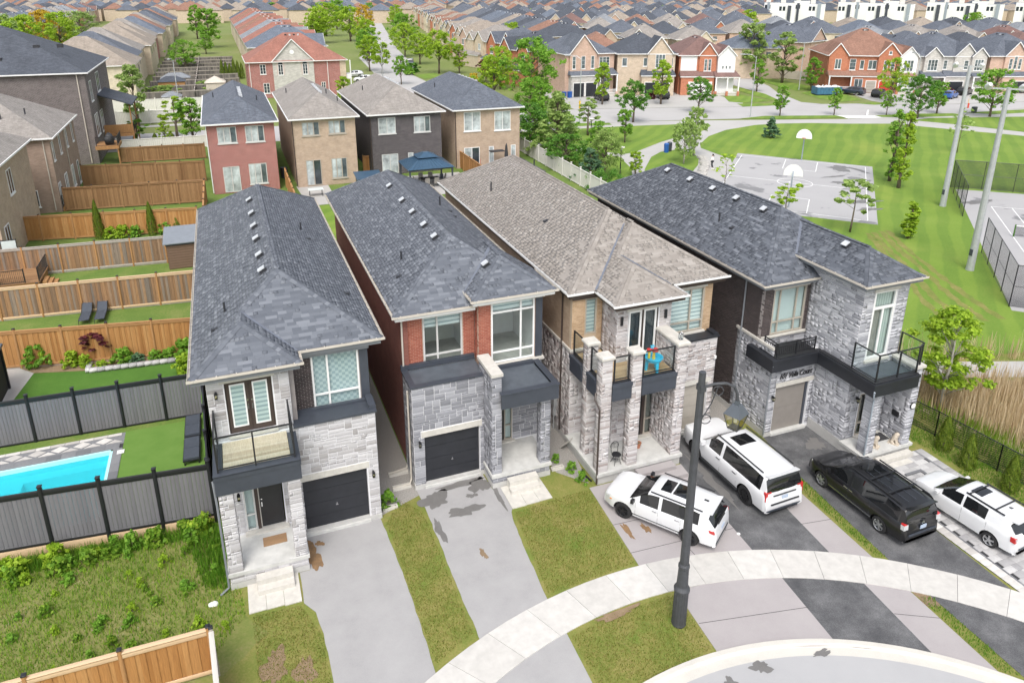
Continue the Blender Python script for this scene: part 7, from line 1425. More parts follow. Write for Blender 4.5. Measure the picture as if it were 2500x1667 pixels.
bl=thing('balcony','black railed timber balcony holding the large covered barbecue','balcony',(-13.5,98.5,2));part('deck_frame',M('cedar_plain'),bl,(-14.75,-12.3,97.2,100.6,2.0,2.4));picket(bl,(-14.6,97.25),(-12.35,97.25),2.4,1.1);picket(bl,(-12.35,97.3),(-12.35,100.6),2.4,1.1);part('post',M('cedar_plain'),bl,(-12.5,-12.36,97.3,97.44,0,2.0))
bl=thing('balcony','timber balcony under a shingled lean-to canopy on the tall dark building','balcony',(-13,108,2));part('deck_frame',M('cedar_plain'),bl,(-14.75,-11.4,106.0,112.5,1.9,2.3));boards(bl,bl,-14.7,-11.4,106.0,106.1,2.9,M('cedar_plain'),'y',.2,1.1);picket(bl,(-11.45,106.1),(-11.45,112.4),2.3,1.1);m=MB();m.prism([(-14.8,105.5,7.3),(-11.0,105.5,5.9),(-11.0,105.5,6.05),(-14.8,105.5,7.45)],(0,7.5,0));m.build('canopy_roof',M('roof_dark'),bl,fixn=True)
for y in(106.1,112.3):part('post',M('cedar_plain'),bl,(-11.5,-11.35,y-.07,y+.07,0,5.95))
# --- red roofed corner house with stone gable
R=bg_house('big red brick corner house with red roof and pale stone gable',14.0,149.0,0.0001,18.2,15,6.75,'brick_backred','roof_red',gables=[(-.8,7.6,4.1,.12,'stone_farwall')],name='corner_house',vents=4,pitch=.62)
part('stone_front',M('stone_farwall'),R,(-4.6,3.0,-.121,-.002,0,6.7))
for a,b,z0,z1,Y in((-6.95,-5.9,4.5,6.3,0),(-6.6,-5.5,.9,2.8,0),(4.2,5.0,1.0,2.6,0)):bwin(R,'f',a,b,z0,z1,Y,'white_vinyl','far_pane_dark',2,grid=True)
for x in(-3.2,1.35):
    w=bwin(R,'f',x-.45,x+.45,4.25,6.2,-.125,'white_vinyl','far_pane_dark',2,grid=True);m=MB();P=[(x+.45*math.cos(t*math.pi/10),-.16,6.2+.45*math.sin(t*math.pi/10))for t in range(11)];m.prism(P,(0,.04,0));m.build('arch_pane',M('far_pane_dark'),w,fixn=True)
    m=MB()
    for t in range(12):
        a0=math.pi*t/12;ca,sa=math.cos(a0+.13),math.sin(a0+.13);m.obox((x+.62*ca,-.15,6.2+.62*sa),(.15*ca,0,.15*sa),(0,.03,0),(-.07*sa,0,.07*ca))
    for s in(-1,1):m.box(x+s*.60-.13,x+s*.60+.13,-.16,-.12,4.2,6.2)
    m.build('brick_surround',M('brick_backred'),R,uv=False)
m=MB();m.lathe((0,0,0),[(0,0),(.42,0),(.42,.05),(.30,.06),(0,.06)],20);o=m.build('round_vent',M('white_vinyl'),R,uv=False);o.rotation_euler=(math.pi/2,0,0);o.location=(-.9,-.13,8.45)
m=MB()
for x in(-8.8,5.6):m.tube([(x,-.1,6.6),(x,-.1,.2)],.06,6)
m.build('downspout',M('white_vinyl'),R,uv=False);part('porch',M('white_vinyl'),R,(8.0,10.2,.3,2.6,3.0,3.9),(9.95,10.15,.3,.5,0,6.6),(8.0,8.2,.25,.45,0,6.6));part('porch_recess',M('brick_sand'),R,(8.0,9.15,-.03,-.002,0,6.6))
# --- across the park
BR='brick houses facing the park road'
A20=math.radians(-20)
bg_house('peach brick house with two arched garage doors and a tall front gable',67.4,130.6,math.radians(-3),10.4,15,8.1,'brick_peach','roof_grey',gables=[(-1.6,5.6,3.6,.5,'brick_peach')],porch=[(-4.4,1.2,1.6,4.2,'wall'),(1.4,5.0,2.0,4.3,'posts')],stone='stone_farwall',group=BR,
         wins=[('f',-3.9,-3.2,5.3,7.7,-.5,dict(grid=True)),('f',-2.0,-1.2,5.3,7.7,-.5,dict(grid=True)),('f',0,.7,5.3,7.7,-.5,dict(grid=True)),('f',2.0,4.2,5.6,7.4,0,dict(cols=3,grid=True)),('f',1.9,4.3,.8,3.4,-.3,dict(cols=3,fm='off_white',grid=True))],doors=[(-4.0,-1.8,.1,2.7,1.62,'garage_black','garage_door'),(-1.4,.8,.1,2.7,1.62,'garage_black','garage_door')],vents=5)
bg_house('cream brick house with arched upper window and wide dark garage door',78.3,127.6,A20,11.4,15,8.0,'brick_sand','roof_dark',gables=[(2.6,4.8,3.2,.4,'brick_sand')],porch=[(-1.0,5.4,1.4,4.0,'wall')],group=BR,wins=[('f',1.7,3.6,5.3,7.9,-.4,dict(cols=3,grid=True)),('f',-.6,.2,5.6,7.2,0,{}),('f',4.6,5.3,5.6,7.2,0,{}),('f',-4.8,-3.8,5.6,7.2,0,{})],doors=[(-.3,4.4,.1,2.6,1.42,'garage_black','garage_door')],stone='brick_sand')
bg_house('red brick house with brown roof and white cladding gable',90.0,124.6,A20,10.4,15,7.6,'brick_orange','roof_maroon',gables=[(.4,3.4,2.4,.35,'brick_orange'),(4.0,3.4,1.9,.9,'white_vinyl')],porch=[(-5.0,1.6,1.6,3.7,'wall'),(1.7,6.2,2.6,3.7,'posts')],group=BR,wins=[('f',-.3,.3,4.6,6.9,-.35,dict(grid=True)),('f',.5,1.1,4.6,6.9,-.35,dict(grid=True)),('f',-3.0,-2.2,5.0,6.6,0,{}),('f',3.1,3.5,5.0,5.7,-.9,{}),('f',3.8,4.2,5.0,5.7,-.9,{}),('f',4.5,4.9,5.0,5.7,-.9,{}),('f',2.6,4.4,.9,2.7,0,dict(cols=2,grid=True))],doors=[(-3.4,1.1,.1,2.5,1.62,'white_vinyl','garage_door')])
part('white_cladding',M('white_vinyl'),[o for o in bpy.data.objects if o.get('label','').startswith('red brick house with brown roof')][0],(-4.9,-1.7,-.08,-.002,4.4,7.4))
bg_house('red brown brick corner pair with verandah, white bays and red garage door',123.6,115.2,math.radians(-30),17.0,16,7.3,'brick_orange','roof_brown',gables=[(-6.6,3.6,2.4,.5,'brick_orange'),(3.2,4.2,2.6,.5,'brick_orange'),(6.8,3.2,1.9,.9,'white_vinyl')],porch=[(-8.4,-4.2,2.6,3.5,'posts'),(-3.8,4.6,1.4,3.4,'wall'),(4.8,8.2,2.4,3.4,'posts')],group=BR,wins=[('f',-7.2,-6.0,4.6,6.6,-.5,dict(cols=2)),('f',-4.2,-3.0,4.4,6.6,0,dict(grid=True)),('f',-2.2,-1.4,4.6,6.4,0,{}),('f',-.6,1.0,4.6,6.4,0,dict(cols=2)),('f',2.2,3.0,4.6,6.4,-.5,dict(grid=True)),('f',3.5,4.3,4.6,6.4,-.5,dict(grid=True)),('f',5.9,7.7,4.4,6.6,-.9,dict(cols=3,grid=True)),('f',-3.2,-1.6,.9,2.8,-1.42,dict(cols=2)),('f',2.9,3.5,7.6,8.3,-.5,{})],doors=[(-.9,.9,.1,2.4,1.42,'garage_greige','garage_door'),(1.6,4.2,.1,2.4,1.42,'red_plastic','garage_door')],vents=5)
bg_house('grey stone and brick semi with three small gables across the park',138.2,108.9,A20,13.8,16,7.3,'stone_farwall','roof_grey',gables=[(-4.2,3.4,1.8,.7,'stone_farwall'),(2.6,4.4,2.5,.4,'stone_farwall'),(5.2,3.0,1.7,.8,'stone_farwall')],porch=[(-6.4,-2.2,2.2,3.5,'posts'),(-1.6,3.4,1.4,3.5,'wall'),(3.8,6.6,2.2,3.5,'posts')],group=BR,wins=[('f',-5.2,-3.2,4.5,6.7,-.7,dict(cols=3,grid=True)),('f',-1.6,-.8,4.7,6.5,0,dict(grid=True)),('f',1.0,1.8,4.7,6.5,0,dict(grid=True)),('f',2.4,3.3,4.7,6.5,-.4,dict(grid=True)),('f',4.3,6.1,4.5,6.7,-.8,dict(cols=3,grid=True))],doors=[(-.6,2.2,.1,2.4,1.42,'garage_black','garage_door')],vents=4)
bg_house('pink brick semi with arched gable window at the right picture edge',152.2,104.2,A20,13.0,16,7.3,'brick_peach','roof_grey',gables=[(-1.6,4.4,2.8,.4,'brick_peach')],porch=[(-4.4,4.0,1.6,3.5,'wall')],group=BR,wins=[('f',-2.9,-2.2,4.7,6.8,-.4,dict(grid=True)),('f',-1.95,-1.25,4.7,7.4,-.4,dict(grid=True)),('f',-1.0,-.3,4.7,6.8,-.4,dict(grid=True)),('f',1.8,2.6,4.8,6.5,0,dict(grid=True)),('f',3.2,4.0,4.8,6.5,0,dict(grid=True))],doors=[(-2,2,.1,2.4,1.62,'garage_black','garage_door')])
bg_house('tan brick house with wide gable end behind the taupe fence',141.5,150.5,math.radians(24),13.0,15,7.4,'brick_peach','roof_grey',gables=[(1.8,9.0,3.2,.1,'brick_peach')],group=BR,wins=[('f',-.2,.8,5.0,6.5,-.1,dict(pm='far_pane_dark'))])
bg_house('orange brick house with dark gables behind the tall street trees',60.5,152.5,math.radians(-72),13.0,12,7.3,'brick_orange','roof_dark',gables=[(-3,3.4,2.6,.6,'brick_orange'),(3.2,3.4,2.6,.6,'brick_orange')],porch=[(-6,6,1.8,3.4,'wall')],group=BR,wins=[('f',-3.6,-2.4,4.6,6.6,-.6,dict(cols=2)),('f',2.6,3.8,4.6,6.6,-.6,dict(cols=2)),('l',2,3.4,4.6,6.4,0-6.5,dict(cols=2))])
bg_house('orange brick house with grey gabled roof up the avenue',64.5,172.5,math.radians(-75),12.5,12,7.3,'brick_orange','roof_grey',gables=[(-3,3.4,2.6,.6,'brick_orange'),(3.2,3.4,2.6,.6,'brick_orange')],porch=[(-6,6,1.8,3.4,'wall')],group=BR,wins=[('f',-3.6,-2.4,4.6,6.6,-.6,dict(cols=2)),('f',2.6,3.8,4.6,6.6,-.6,dict(cols=2))])
# --- the rest of the suburb: many houses, each its own object
ROOFW={'roof_grey':'slate grey','roof_dark':'charcoal','roof_tan':'tan','roof_brown':'rust brown','roof_red':'red','roof_maroon':'maroon','roof_pale':'pale grey','roof_taupe':'taupe','roof_blue':'blue grey'}
WALLW={'brick_cream':'cream brick','brick_peach':'peach brick','brick_sand':'sand brick','brick_orange':'orange brick','brick_backtan':'tan brick','stone_creamfar':'cream stone','brick_backred':'red brick'}
placed=[(67,138,11),(79,135,12),(92,132,12),(124,123,16),(140,117,14),(154,112,13),(141,158,14),(66,153,12),(71,173,12),(14,156,14)]
FAR=[]
def px_of(x,y,z):
    p=Vector((x,y,z-CAM_H));w_=p.dot(CF)
    if w_<1:return None
    return 1250+1788.77*p.dot(CR)/w_,570.62-1788.77*p.dot(CU)/w_
def far_house(x,y,rz,w,d,ez,wm,rm,style,row):
    rr=random.Random(int(x*13+y*7));ct=math.cos(rz);st=math.sin(rz);dist=math.hypot(x,y);cx,cy=x-math.sin(rz)*0+0,y
    mx,my=x-st*d/2,y+ct*d/2
    if any(math.hypot(mx-a,my-b)<r+6 for a,b,r in placed):return
    q=px_of(mx,my,ez+2)
    if q is None or not(-60<q[0]<2560)or q[1]<-14 or(q[0]>1850 and dist>318):return
    placed.append((mx,my,5.0));FAR.append((q[0],q[1],ROOFW[rm],WALLW[wm],row,dist));near_=dist<260
    gab=[]
    if style in(1,2):gab=[(rr.choice((-1,1))*w*.22,w*.38,2.3,.5,None)]
    if style==2:gab.append((-gab[0][0],w*.30,1.9,.3,None))
    wins=[]
    if near_ or dist<360:
        for s in(-1,1):wins.append(('f',s*w*.24-.6,s*w*.24+.6,ez-2.4,ez-.8,-(.5 if gab else 0)if gab and gab[0][0]*s>0 else 0,dict(cols=2 if near_ else 1,pm=rr.choice(('far_pane','far_pane_pale','far_pane_dark')))))
        wins.append(('l',d*.3,d*.3+1.0,ez-2.3,ez-.9,-w/2,dict(pm='far_pane')));wins.append(('r',d*.3,d*.3+1.0,ez-2.3,ez-.9,w/2,dict(pm='far_pane')))
        if near_:wins.append(('l',d*.65,d*.65+1.4,ez-5,ez-3.4,-w/2,dict(pm='far_pane',cols=2)));wins.append(('r',d*.65,d*.65+1.4,ez-5,ez-3.4,w/2,dict(pm='far_pane',cols=2)))
    # the side toward the camera may be the back: give it windows as well
    R=bg_house('',x,y,rz,w,d,ez,wm,rm,gables=gab,wins=wins,vents=4 if dist<330 else 2,doors=[(-w*.3,w*.1,.1,2.3,0,rr.choice(('white_vinyl','garage_greige','garage_black')),'garage_door')]if near_ else[],sub=near_,porch=[(-w*.4,w*.3,1.4,ez*.47,'wall')]if near_ and style else None)
    FAR[-1]=FAR[-1]+(R,)
    if dist<420:
        for a in(-.22,.22):m=MB();m.box(w*a-.6,w*a+.6,d-.01,d+.05,ez-2.3,ez-.9);wn_=m.build('window',M('far_pane'),R,uv=False)
rr=random.Random(5);rfs=['roof_grey','roof_dark','roof_grey','roof_tan','roof_taupe','roof_brown','roof_blue','roof_dark','roof_maroon','roof_pale','roof_grey'];wls=['brick_cream','brick_peach','brick_sand','brick_orange','brick_backtan','stone_creamfar']
lr=['roof_tan','roof_grey','roof_taupe','roof_tan','roof_tan','roof_taupe','roof_blue','roof_brown','roof_taupe','roof_grey','roof_dark','roof_brown','roof_grey','roof_tan']
for i in range(14): # left of the fenced gardens
    y=149.5+i*16.5;far_house(-31.5-(i%3)*.6,y+7.5,-math.pi/2,15.0,16.5 if i else 17.0,6.9,['stone_creamfar','brick_cream','brick_sand','brick_cream','stone_creamfar'][i%5]if i!=5 else 'brick_backred',lr[i],0,'left garden row')
rr_=['roof_pale','roof_blue','roof_red','roof_pale','roof_red','roof_brown','roof_red','roof_pale','roof_red','roof_brown','roof_red','roof_grey']
for i in range(12):far_house(24.2,167.5+i*16.2+7,math.pi/2,14.6,17.5,6.9,['brick_cream','brick_sand','stone_creamfar'][i%3],rr_[i],1,'row behind the red corner house')
for i in range(20): # right side of the avenue
    y=190+i*13.2;x=64+.19*(y-190);far_house(x,y,math.radians(-79),11.4,14,7.0,wls[i%6],rr.choice(['roof_tan','roof_brown','roof_tan','roof_grey','roof_taupe']),2,'right side of the avenue')
for i in range(18):
    y=200+i*13.2;x=88+.19*(y-190);far_house(x+11,y+2,math.radians(101),11.4,14,7.0,wls[(i+2)%6],rr.choice(['roof_tan','roof_grey','roof_brown','roof_dark','roof_blue']),1,'backing the avenue row')
ux_,uy_=Vector((math.cos(A20),math.sin(A20))),Vector((-math.sin(A20),math.cos(A20)))
for row in range(13): # rows parallel to the park road
    off=[24,56,82,114,140,172,198,230,258,290,318,350,382][row];flip=row%2==0;k0=-8-row*2
    for k in range(k0,46):
        P=Vector((97,122))+ux_*(k*12.6+(row*5%7)+rr.uniform(-.6,.6))+uy_*(off+rr.uniform(-.8,.8));x,y=P.x,P.y
        if x<62+.19*(y-190)+30 and y>180:continue
        if y<150 and x<112:continue
        if x<60 or y<60:continue
        rz=A20+(math.pi if flip else 0);
        if flip:x,y=(P+uy_*14).x,(P+uy_*14).y
        far_house(x,y,rz,rr.uniform(10.2,11.6),rr.uniform(12.5,14.5),rr.choice((6.8,7.0,7.2)),rr.choice(wls),rr.choice(rfs if row<6 else rfs[:2]+['roof_dark','roof_grey','roof_blue','roof_tan','roof_dark','roof_brown']),rr.choice((0,1,1,2)),'%s block row past the park'%ordinal(row+1))
for j,X in enumerate((-62,-92,-124)):
    for i in range(20):
        y=210+i*15+j*12;far_house(X,y,-math.pi/2 if j%2 else math.pi/2,13,14,6.9,wls[(i+j)%6],rr.choice(rfs),i%3,'beyond the top left trees')
for i in range(26):
    x=-150+i*14;far_house(x,620+rr.uniform(-3,3),0.0001,11.5,13,7.2,['brick_backred','brick_sand','brick_cream'][i%3],['roof_blue','roof_grey','roof_brown'][i%3],1,'far end of the gardens')
# labels: what each looks like and where to find it
seen={}
order=sorted(range(len(FAR)),key=lambda i:(FAR[i][4],FAR[i][2],FAR[i][3],FAR[i][5]))
words=[ordinal(i+1)for i in range(60)]
cnt={}
for i in order:key=FAR[i][2:5];cnt[key]=cnt.get(key,0)+1
for i in order:
    key=FAR[i][2:5];seen[key]=seen.get(key,0)+1;base='%s house, %s roof, %s'%(FAR[i][3],FAR[i][2],FAR[i][4]);n_=seen[key]
    FAR[i][6]['label']=base if cnt[key]==1 else base+', '+ordinal(n_)+' of its kind'
# white modern terraces at the top right
for i in range(19):
    pxx=1880+i*36;dd_=Vector((0,0,0));d=CF+CR*((pxx-1250)/1788.77)-CU*(((66 if i%2 else 58)-570.62)/1788.77);t=-CAM_H/d.z;x,y=d.x*t,d.y*t
    if i%6==4:continue
    R=thing('modern_terrace','white flat-roofed modern terrace unit, number %s from the left in the far white row'%words[i],'house',(x,y,0),math.atan2(-x,y)*1.0,'white modern terraces on the skyline');ORIG[R.name]=Vector((0,0,0));w=8.5;h_=11.6+(i%3)*.5
    part('wall',M('white_vinyl'),R,(-w/2,w/2,0,12,0,h_));part('dark_block',M('charcoal' if i%3 else 'steel_blue_grey'),R,(w*(.05 if i%2 else-.3),w*(.25 if i%2 else-.14),-1.0,-.01,0,h_-(1.2 if i%3 else-.4)));part('roof_deck',M('roof_pale'),R,(-w/2+.3,w/2-.3,.3,11.7,h_+.01,h_+.1));part('roof_hut',M('off_white'),R,(-w*.4,-w*.1,3,8,h_+.1,h_+2.2))
    for k in range(2):bwin(R,'f',-w*.46+k*1.8,-w*.46+k*1.8+1.3,8.2,10.4,0,'charcoal','far_pane_dark',1,False,False)
# garden fences between the two left rows
for i in range(9):
    y=152+i*9.0
    wood_fence('grey weathered garden fence, %s row back from the cream corner fence'%words[i],(-13.8,y),(3.6,y+.3),1.7,'fence_grey_wood','fence_grey_wood','grey_wood',bay=2.9,bw=.29,group='weathered fences of the far gardens',kick=False,caps_='')
wood_fence('grey weathered fence splitting the far gardens lengthwise',(-5.0,150),(-5.0,232),1.7,'fence_grey_wood','fence_grey_wood','grey_wood',bay=4,bw=.5,group='weathered fences of the far gardens',kick=False,caps_='')
for lab,x,y,w,d,h,wm,rm in(('small white shed with gable roof in the far corner garden',-8.5,142.5,3.0,2.4,1.9,'off_white','roof_pale'),('long low shed with dark roof in the far gardens',-9.5,165.5,5.0,3.0,1.9,'cedar_plain','roof_dark'),('pale roofed shed in the far gardens',-9.0,172,5.5,3.0,1.9,'grey_wood','roof_pale'),('grey tented gazebo in the far gardens',-1.2,160,3.6,3.6,2.0,'canvas_beige','canvas_beige')):
    s_=thing('garden_shed',lab,'shed',(x,y,0));part('wall',M(wm),s_,(x-w/2,x+w/2,y,y+d,0,h));m=MB();hip_mesh(m,x-w/2-.2,x+w/2+.2,y-.2,y+d+.2,h,.6);m.build('roof',M(rm),s_)

# the suburb goes on to the skyline: one mass of roofs
rd=random.Random(31);bw_,br_=MB(),{k:MB()for k in('roof_grey','roof_dark','roof_tan','roof_blue','roof_brown')}
for j in range(22):
    y=470+j*27
    for i in range(-24,64):
        x=i*15+rd.uniform(-1.5,1.5)+(j%2)*7;yy=y-x*.30+rd.uniform(-2,2)
        if any(abs(x-a)<13 and abs(yy-b)<13 for a,b,_ in placed):continue
        q=px_of(x,yy,8)
        if q is None or not(-40<q[0]<2540)or not(-14<q[1]<40)or(q[0]>1850 and yy+x*.5<520):continue
        w,d=rd.uniform(10,12),rd.uniform(11,14);bw_.box(x-w/2,x+w/2,yy-d/2,yy+d/2,0,7.0);hip_mesh(br_[rd.choice(list(br_))],x-w/2-.4,x+w/2+.4,yy-d/2-.4,yy+d/2+.4,7.0,.6)
ds_=tag(bw_.build('distant_suburb',M('brick_sand')),'mass of distant houses at the skyline','suburb',kind='stuff')
for k,m in br_.items():
    if m.f:m.build('roof',M(k),ds_)
# ------------------------------------------------------------------ trees and plants
def leaf_mesh(name,P,N,size,mat,tone=None,seed=0,aspect=.7,jit=.45):
    """one quad for each leaf clump: positions P, outward normals N"""
    r=np.random.default_rng(seed);n=len(P);N=N/np.maximum(np.linalg.norm(N,axis=1,keepdims=True),1e-6)+r.normal(0,jit,(n,3));N/=np.linalg.norm(N,axis=1,keepdims=True)
    A=np.cross(N,r.normal(0,1,(n,3)));A/=np.maximum(np.linalg.norm(A,axis=1,keepdims=True),1e-6);B=np.cross(N,A);s=(size*(.6+.8*r.random(n)))[:,None];A=A*s;B=B*s*aspect;fold=N*s*.25
    V=np.stack([P-A,P-B+fold,P+A,P+B+fold],1).reshape(-1,3);F=np.arange(4*n).reshape(-1,4);me=np_mesh(name,V,F,tone if tone is not None else r.random(n));me.materials.append(mat);return me
def crown_points(kind,n,seed):
    """points and normals in a crown of unit tree height: twig clusters inside an uneven envelope, gaps between"""
    r=np.random.default_rng(seed);E=dict(round=(90,.30,.34,.95,.045),oval=(80,.22,.24,.98,.038),conic=(120,.27,.05,.99,.035),column=(70,.085,.06,.99,.026),broad=(110,.36,.24,.97,.05),sparse=(26,.20,.42,.99,.03),bush=(40,.5,.05,.95,.11))[kind];k,R0,z0,z1,br=E
    ph=r.uniform(0,6.28,6);z=z0+(z1-z0)*r.random(k);a=r.uniform(0,6.283,k);t=(z-z0)/(z1-z0)
    if kind=='conic':prof=(1-t)**.8+.03
    elif kind=='bush':prof=np.sqrt(np.maximum(.04,1-(t*.95)**2))
    else:prof=np.sqrt(np.maximum(.03,1-((t-.42)/.60)**2))
    lob=1+.20*np.sin(2*a+ph[0]+3*t)+.16*np.sin(3*a+ph[1]-5*t)+.10*np.sin(5*a+ph[2]+9*t);rad=R0*prof*lob*np.sqrt(r.uniform(.12,1.0,k));B=np.stack([rad*np.cos(a),rad*np.sin(a),z,br*r.uniform(.7,1.35,k)],1)
    w=B[:,3]**2;idx=r.choice(k,n,p=w/w.sum());D=r.normal(0,1,(n,3));D/=np.linalg.norm(D,axis=1,keepdims=True);P=B[idx,:3]+D*(B[idx,3]*np.abs(r.normal(.65,.35,n)))[:,None]*np.array((1,1,.8));P[:,2]=np.maximum(P[:,2],.01);return P,D+np.array((0,0,.5)),B
def trunk_mesh(name,kind,B,mat,seed,r0=.018):
    m=MB();r=random.Random(seed);top=.85 if kind!='bush' else .5;pts=[(0,0,-.01),(r.uniform(-.006,.006),r.uniform(-.006,.006),.2),(r.uniform(-.015,.015),r.uniform(-.015,.015),.5),(0,0,top)];m.tube(pts,[r0*1.25,r0,r0*.65,r0*.15],7)
    for b in B[::3]:
        z0=max(.12,b[2]-r.uniform(.12,.25));m.tube([(0,0,z0),(b[0]*.5,b[1]*.5,(z0+b[2])/2+.01),(b[0],b[1],b[2])],[r0*.4,r0*.25,r0*.08],5)
    me=bpy.data.meshes.new(name);me.from_pydata([tuple(v)for v in m.v],[],m.f);me.update();me.materials.append(mat);me.polygons.foreach_set('use_smooth',np.ones(len(me.polygons),bool));return me
PROTO={}
def proto(kind,var,leafm,n,size,barkm='bark',r0=.018):
    key=(kind,var,leafm,n,size)
    if key not in PROTO:
        P,N,B=crown_points(kind,n,100*var+len(kind)*13);PROTO[key]=(leaf_mesh('crown',P,N,size,M(leafm),seed=var+3),trunk_mesh('trunk',kind,B,M(barkm),var,r0))
    return PROTO[key]
def tree(label,x,y,h,kind='round',leafm='leaf_mid',var=0,n=2600,size=.030,wide=1.0,name='street_tree',cat='tree',group='deciduous trees',rz=None,barkm='bark',r0=.018,z=0.0):
    c_me,t_me=proto(kind,var,leafm,n,size,barkm,r0);R=thing(name,label,cat,(x,y,z),0,group);R.rotation_euler=(0,0,rz if rz is not None else(x*7.3+y*3.1)%6.28);R.scale=(h*wide,h*wide,h)
    a=bpy.data.objects.new('trunk',t_me);COL.objects.link(a);a.parent=R;b=bpy.data.objects.new('crown',c_me);COL.objects.link(b);b.parent=R;return R
T=tree
T('yellow-green street tree standing in the reeds beside the dark brick house',32.46,22.52,5.5,'oval','leaf_lime',1,9000,.0125,1.3,group='young trees by the houses',barkm='bark_pale',r0=.014)
T('young maple at the right picture edge above the cedars',34.6,16.2,3.0,'oval','leaf_lime',2,2500,.030,1.2,group='young trees by the houses')
T('tall narrow columnar tree on the park lawn',66.63,55.97,8.4,'column','leaf_lime',1,5000,.012,1.1,group='park trees');T('second columnar tree touching the tall narrow one',68.2,58.6,8.0,'column','leaf_mid',2,5000,.012,1.1,group='park trees')
T('small bright columnar sapling near the wheel tracks',53.58,43.2,3.2,'column','leaf_lime',3,1800,.034,1.9,group='park trees');T('squat spruce on the lawn by the near basketball hoop',72.38,83.25,3.0,'conic','leaf_spruce',4,2600,.035,1.5,group='park trees');T('pale birch clump on the grass island by the bins',51.45,73.9,5.4,'broad','leaf_willow',5,2000,.026,.85,group='park trees',barkm='bark_pale');T('slim birch beside the birch clump',55.2,77.2,6.2,'oval','leaf_willow',6,1400,.026,1.0,group='park trees',barkm='bark_pale')
T('thin sapling at the court corner',50.2,46.3,4.8,'sparse','leaf_willow',7,420,.030,2.0,group='park trees',r0=.008);T('half-bare sapling rising over the slate roof edge',47.6,51.6,3.4,'sparse','leaf_lime',8,320,.035,2.0,group='park trees',r0=.008);T('twiggy sapling beside the court line',48.2,61.6,4.0,'sparse','leaf_lime',9,120,.03,1.6,group='park trees',r0=.007);T('feathery young larch by the tall light pole',72.5,62.0,6.5,'sparse','leaf_willow',10,260,.022,1.3,group='park trees',r0=.006);T('second feathery larch near the far path',88.5,66.5,6.0,'sparse','leaf_willow',11,240,.022,1.3,group='park trees',r0=.006)
for i,(x,y,h,k,lm,w,lab)in enumerate([(75.63,105.5,6.2,'round','leaf_deep',1.25,'dense dark green street tree before the white garage'),(102.7,123.9,6.5,'oval','leaf_mid',1.1,'street tree on the side street corner grass'),(86.6,98.0,5.2,'oval','leaf_mid',1.0,'slim street tree near the street light'),(95.75,95.4,4.6,'oval','leaf_mid',1.0,'slim street tree before the blue dumpster'),(104.1,92.3,4.2,'round','leaf_mid',.9,'small round street tree past the crossing'),(106.3,88.1,7.0,'broad','leaf_deep',1.2,'broad dark street tree beyond the tall columnar tree'),(113.6,90.5,5.6,'oval','leaf_mid',1.2,'olive street tree behind the broad dark one'),(119.2,85.0,7.9,'broad','leaf_mid',1.2,'full street tree by the right-hand light pole'),(114.1,120.9,6.7,'oval','leaf_mid',1.25,'street tree beside the blue dumpster'),(117.5,133.6,11.0,'oval','leaf_willow',1.35,'tall willowy tree by the taupe fence'),(116.5,143.5,13.0,'oval','leaf_willow',1.3,'taller willowy tree behind the taupe fence'),
    (117.2,103.5,8.2,'broad','leaf_lime',.8,'lime green tree before the grey stone semi'),(54.3,145.6,8.8,'broad','leaf_lime',1.1,'lime green maple before the orange brick house'),(51.4,121.9,12.0,'broad','leaf_mid',1.25,'largest leafy tree behind the park fence'),(46.5,128,9.0,'round','leaf_lime',1.1,'lime tree behind the tan back house roof'),(60.4,101.4,6.8,'round','leaf_deep',1.25,'dense round tree on the park road verge'),(74.8,116.1,7.9,'oval','leaf_lime',1.15,'bright tree before the black garage'),(64.5,119.5,7.5,'oval','leaf_lime',1.0,'bright tree beside the round dense one'),(51.1,87.7,4.8,'oval','leaf_mid',1.1,'slender tree on the mown lawn inside the path'),(36.7,160.3,6.4,'round','leaf_mid',1.0,'olive round tree on the near corner of the avenue'),(37.2,182.8,7.6,'round','leaf_lime',1.05,'avenue tree on the left kerb, first of the row'),(35.3,189,9.0,'round','leaf_lime',1.05,'avenue tree on the left kerb, second of the row'),(51.7,202,8.5,'round','leaf_lime',1.2,'avenue tree over the dark SUV'),(50.3,178,10.8,'round','leaf_lime',1.15,'avenue tree on the right corner lawn'),(55,176.3,7.0,'oval','leaf_lime',1.2,'low lime tree on the right corner lawn'),(45,243.6,10.5,'round','leaf_lime',1.2,'avenue tree on the left kerb, third of the row'),(60.5,257.1,12.2,'round','leaf_mid',1.2,'tall avenue tree on the right kerb'),(40,216,9.5,'round','leaf_mid',1.1,'avenue tree on the left kerb between the lime ones'),(53,225,10.0,'broad','leaf_lime',1.1,'avenue tree on the right kerb by the dark car'),(48.5,296,13.0,'broad','leaf_lime',1.2,'avenue tree below the yellow one'),(60,330,13.0,'broad','leaf_yellow',1.0,'bright yellow tree on the avenue'),(44,330,14.0,'broad','leaf_lime',1.3,'wide lime tree behind the red roofs'),(36,290,13.0,'broad','leaf_lime',1.25,'lime tree at the end of the grey roofs'),(56,380,14.0,'broad','leaf_mid',1.2,'darker tree at the head of the avenue')]):
    T(lab,x,y,h,k,lm,i%4+1,6000,.0155,w,group='street and avenue trees')
T('burgundy leaved tree before the orange brick house',55.5,158,5.2,'broad','leaf_burgundy',2,2200,.035,1.0,group='street and avenue trees');T('small yellow tree peeping over the dark roof',45.8,138,4.5,'round','leaf_yellow',2,1800,.035,1.0,group='street and avenue trees')
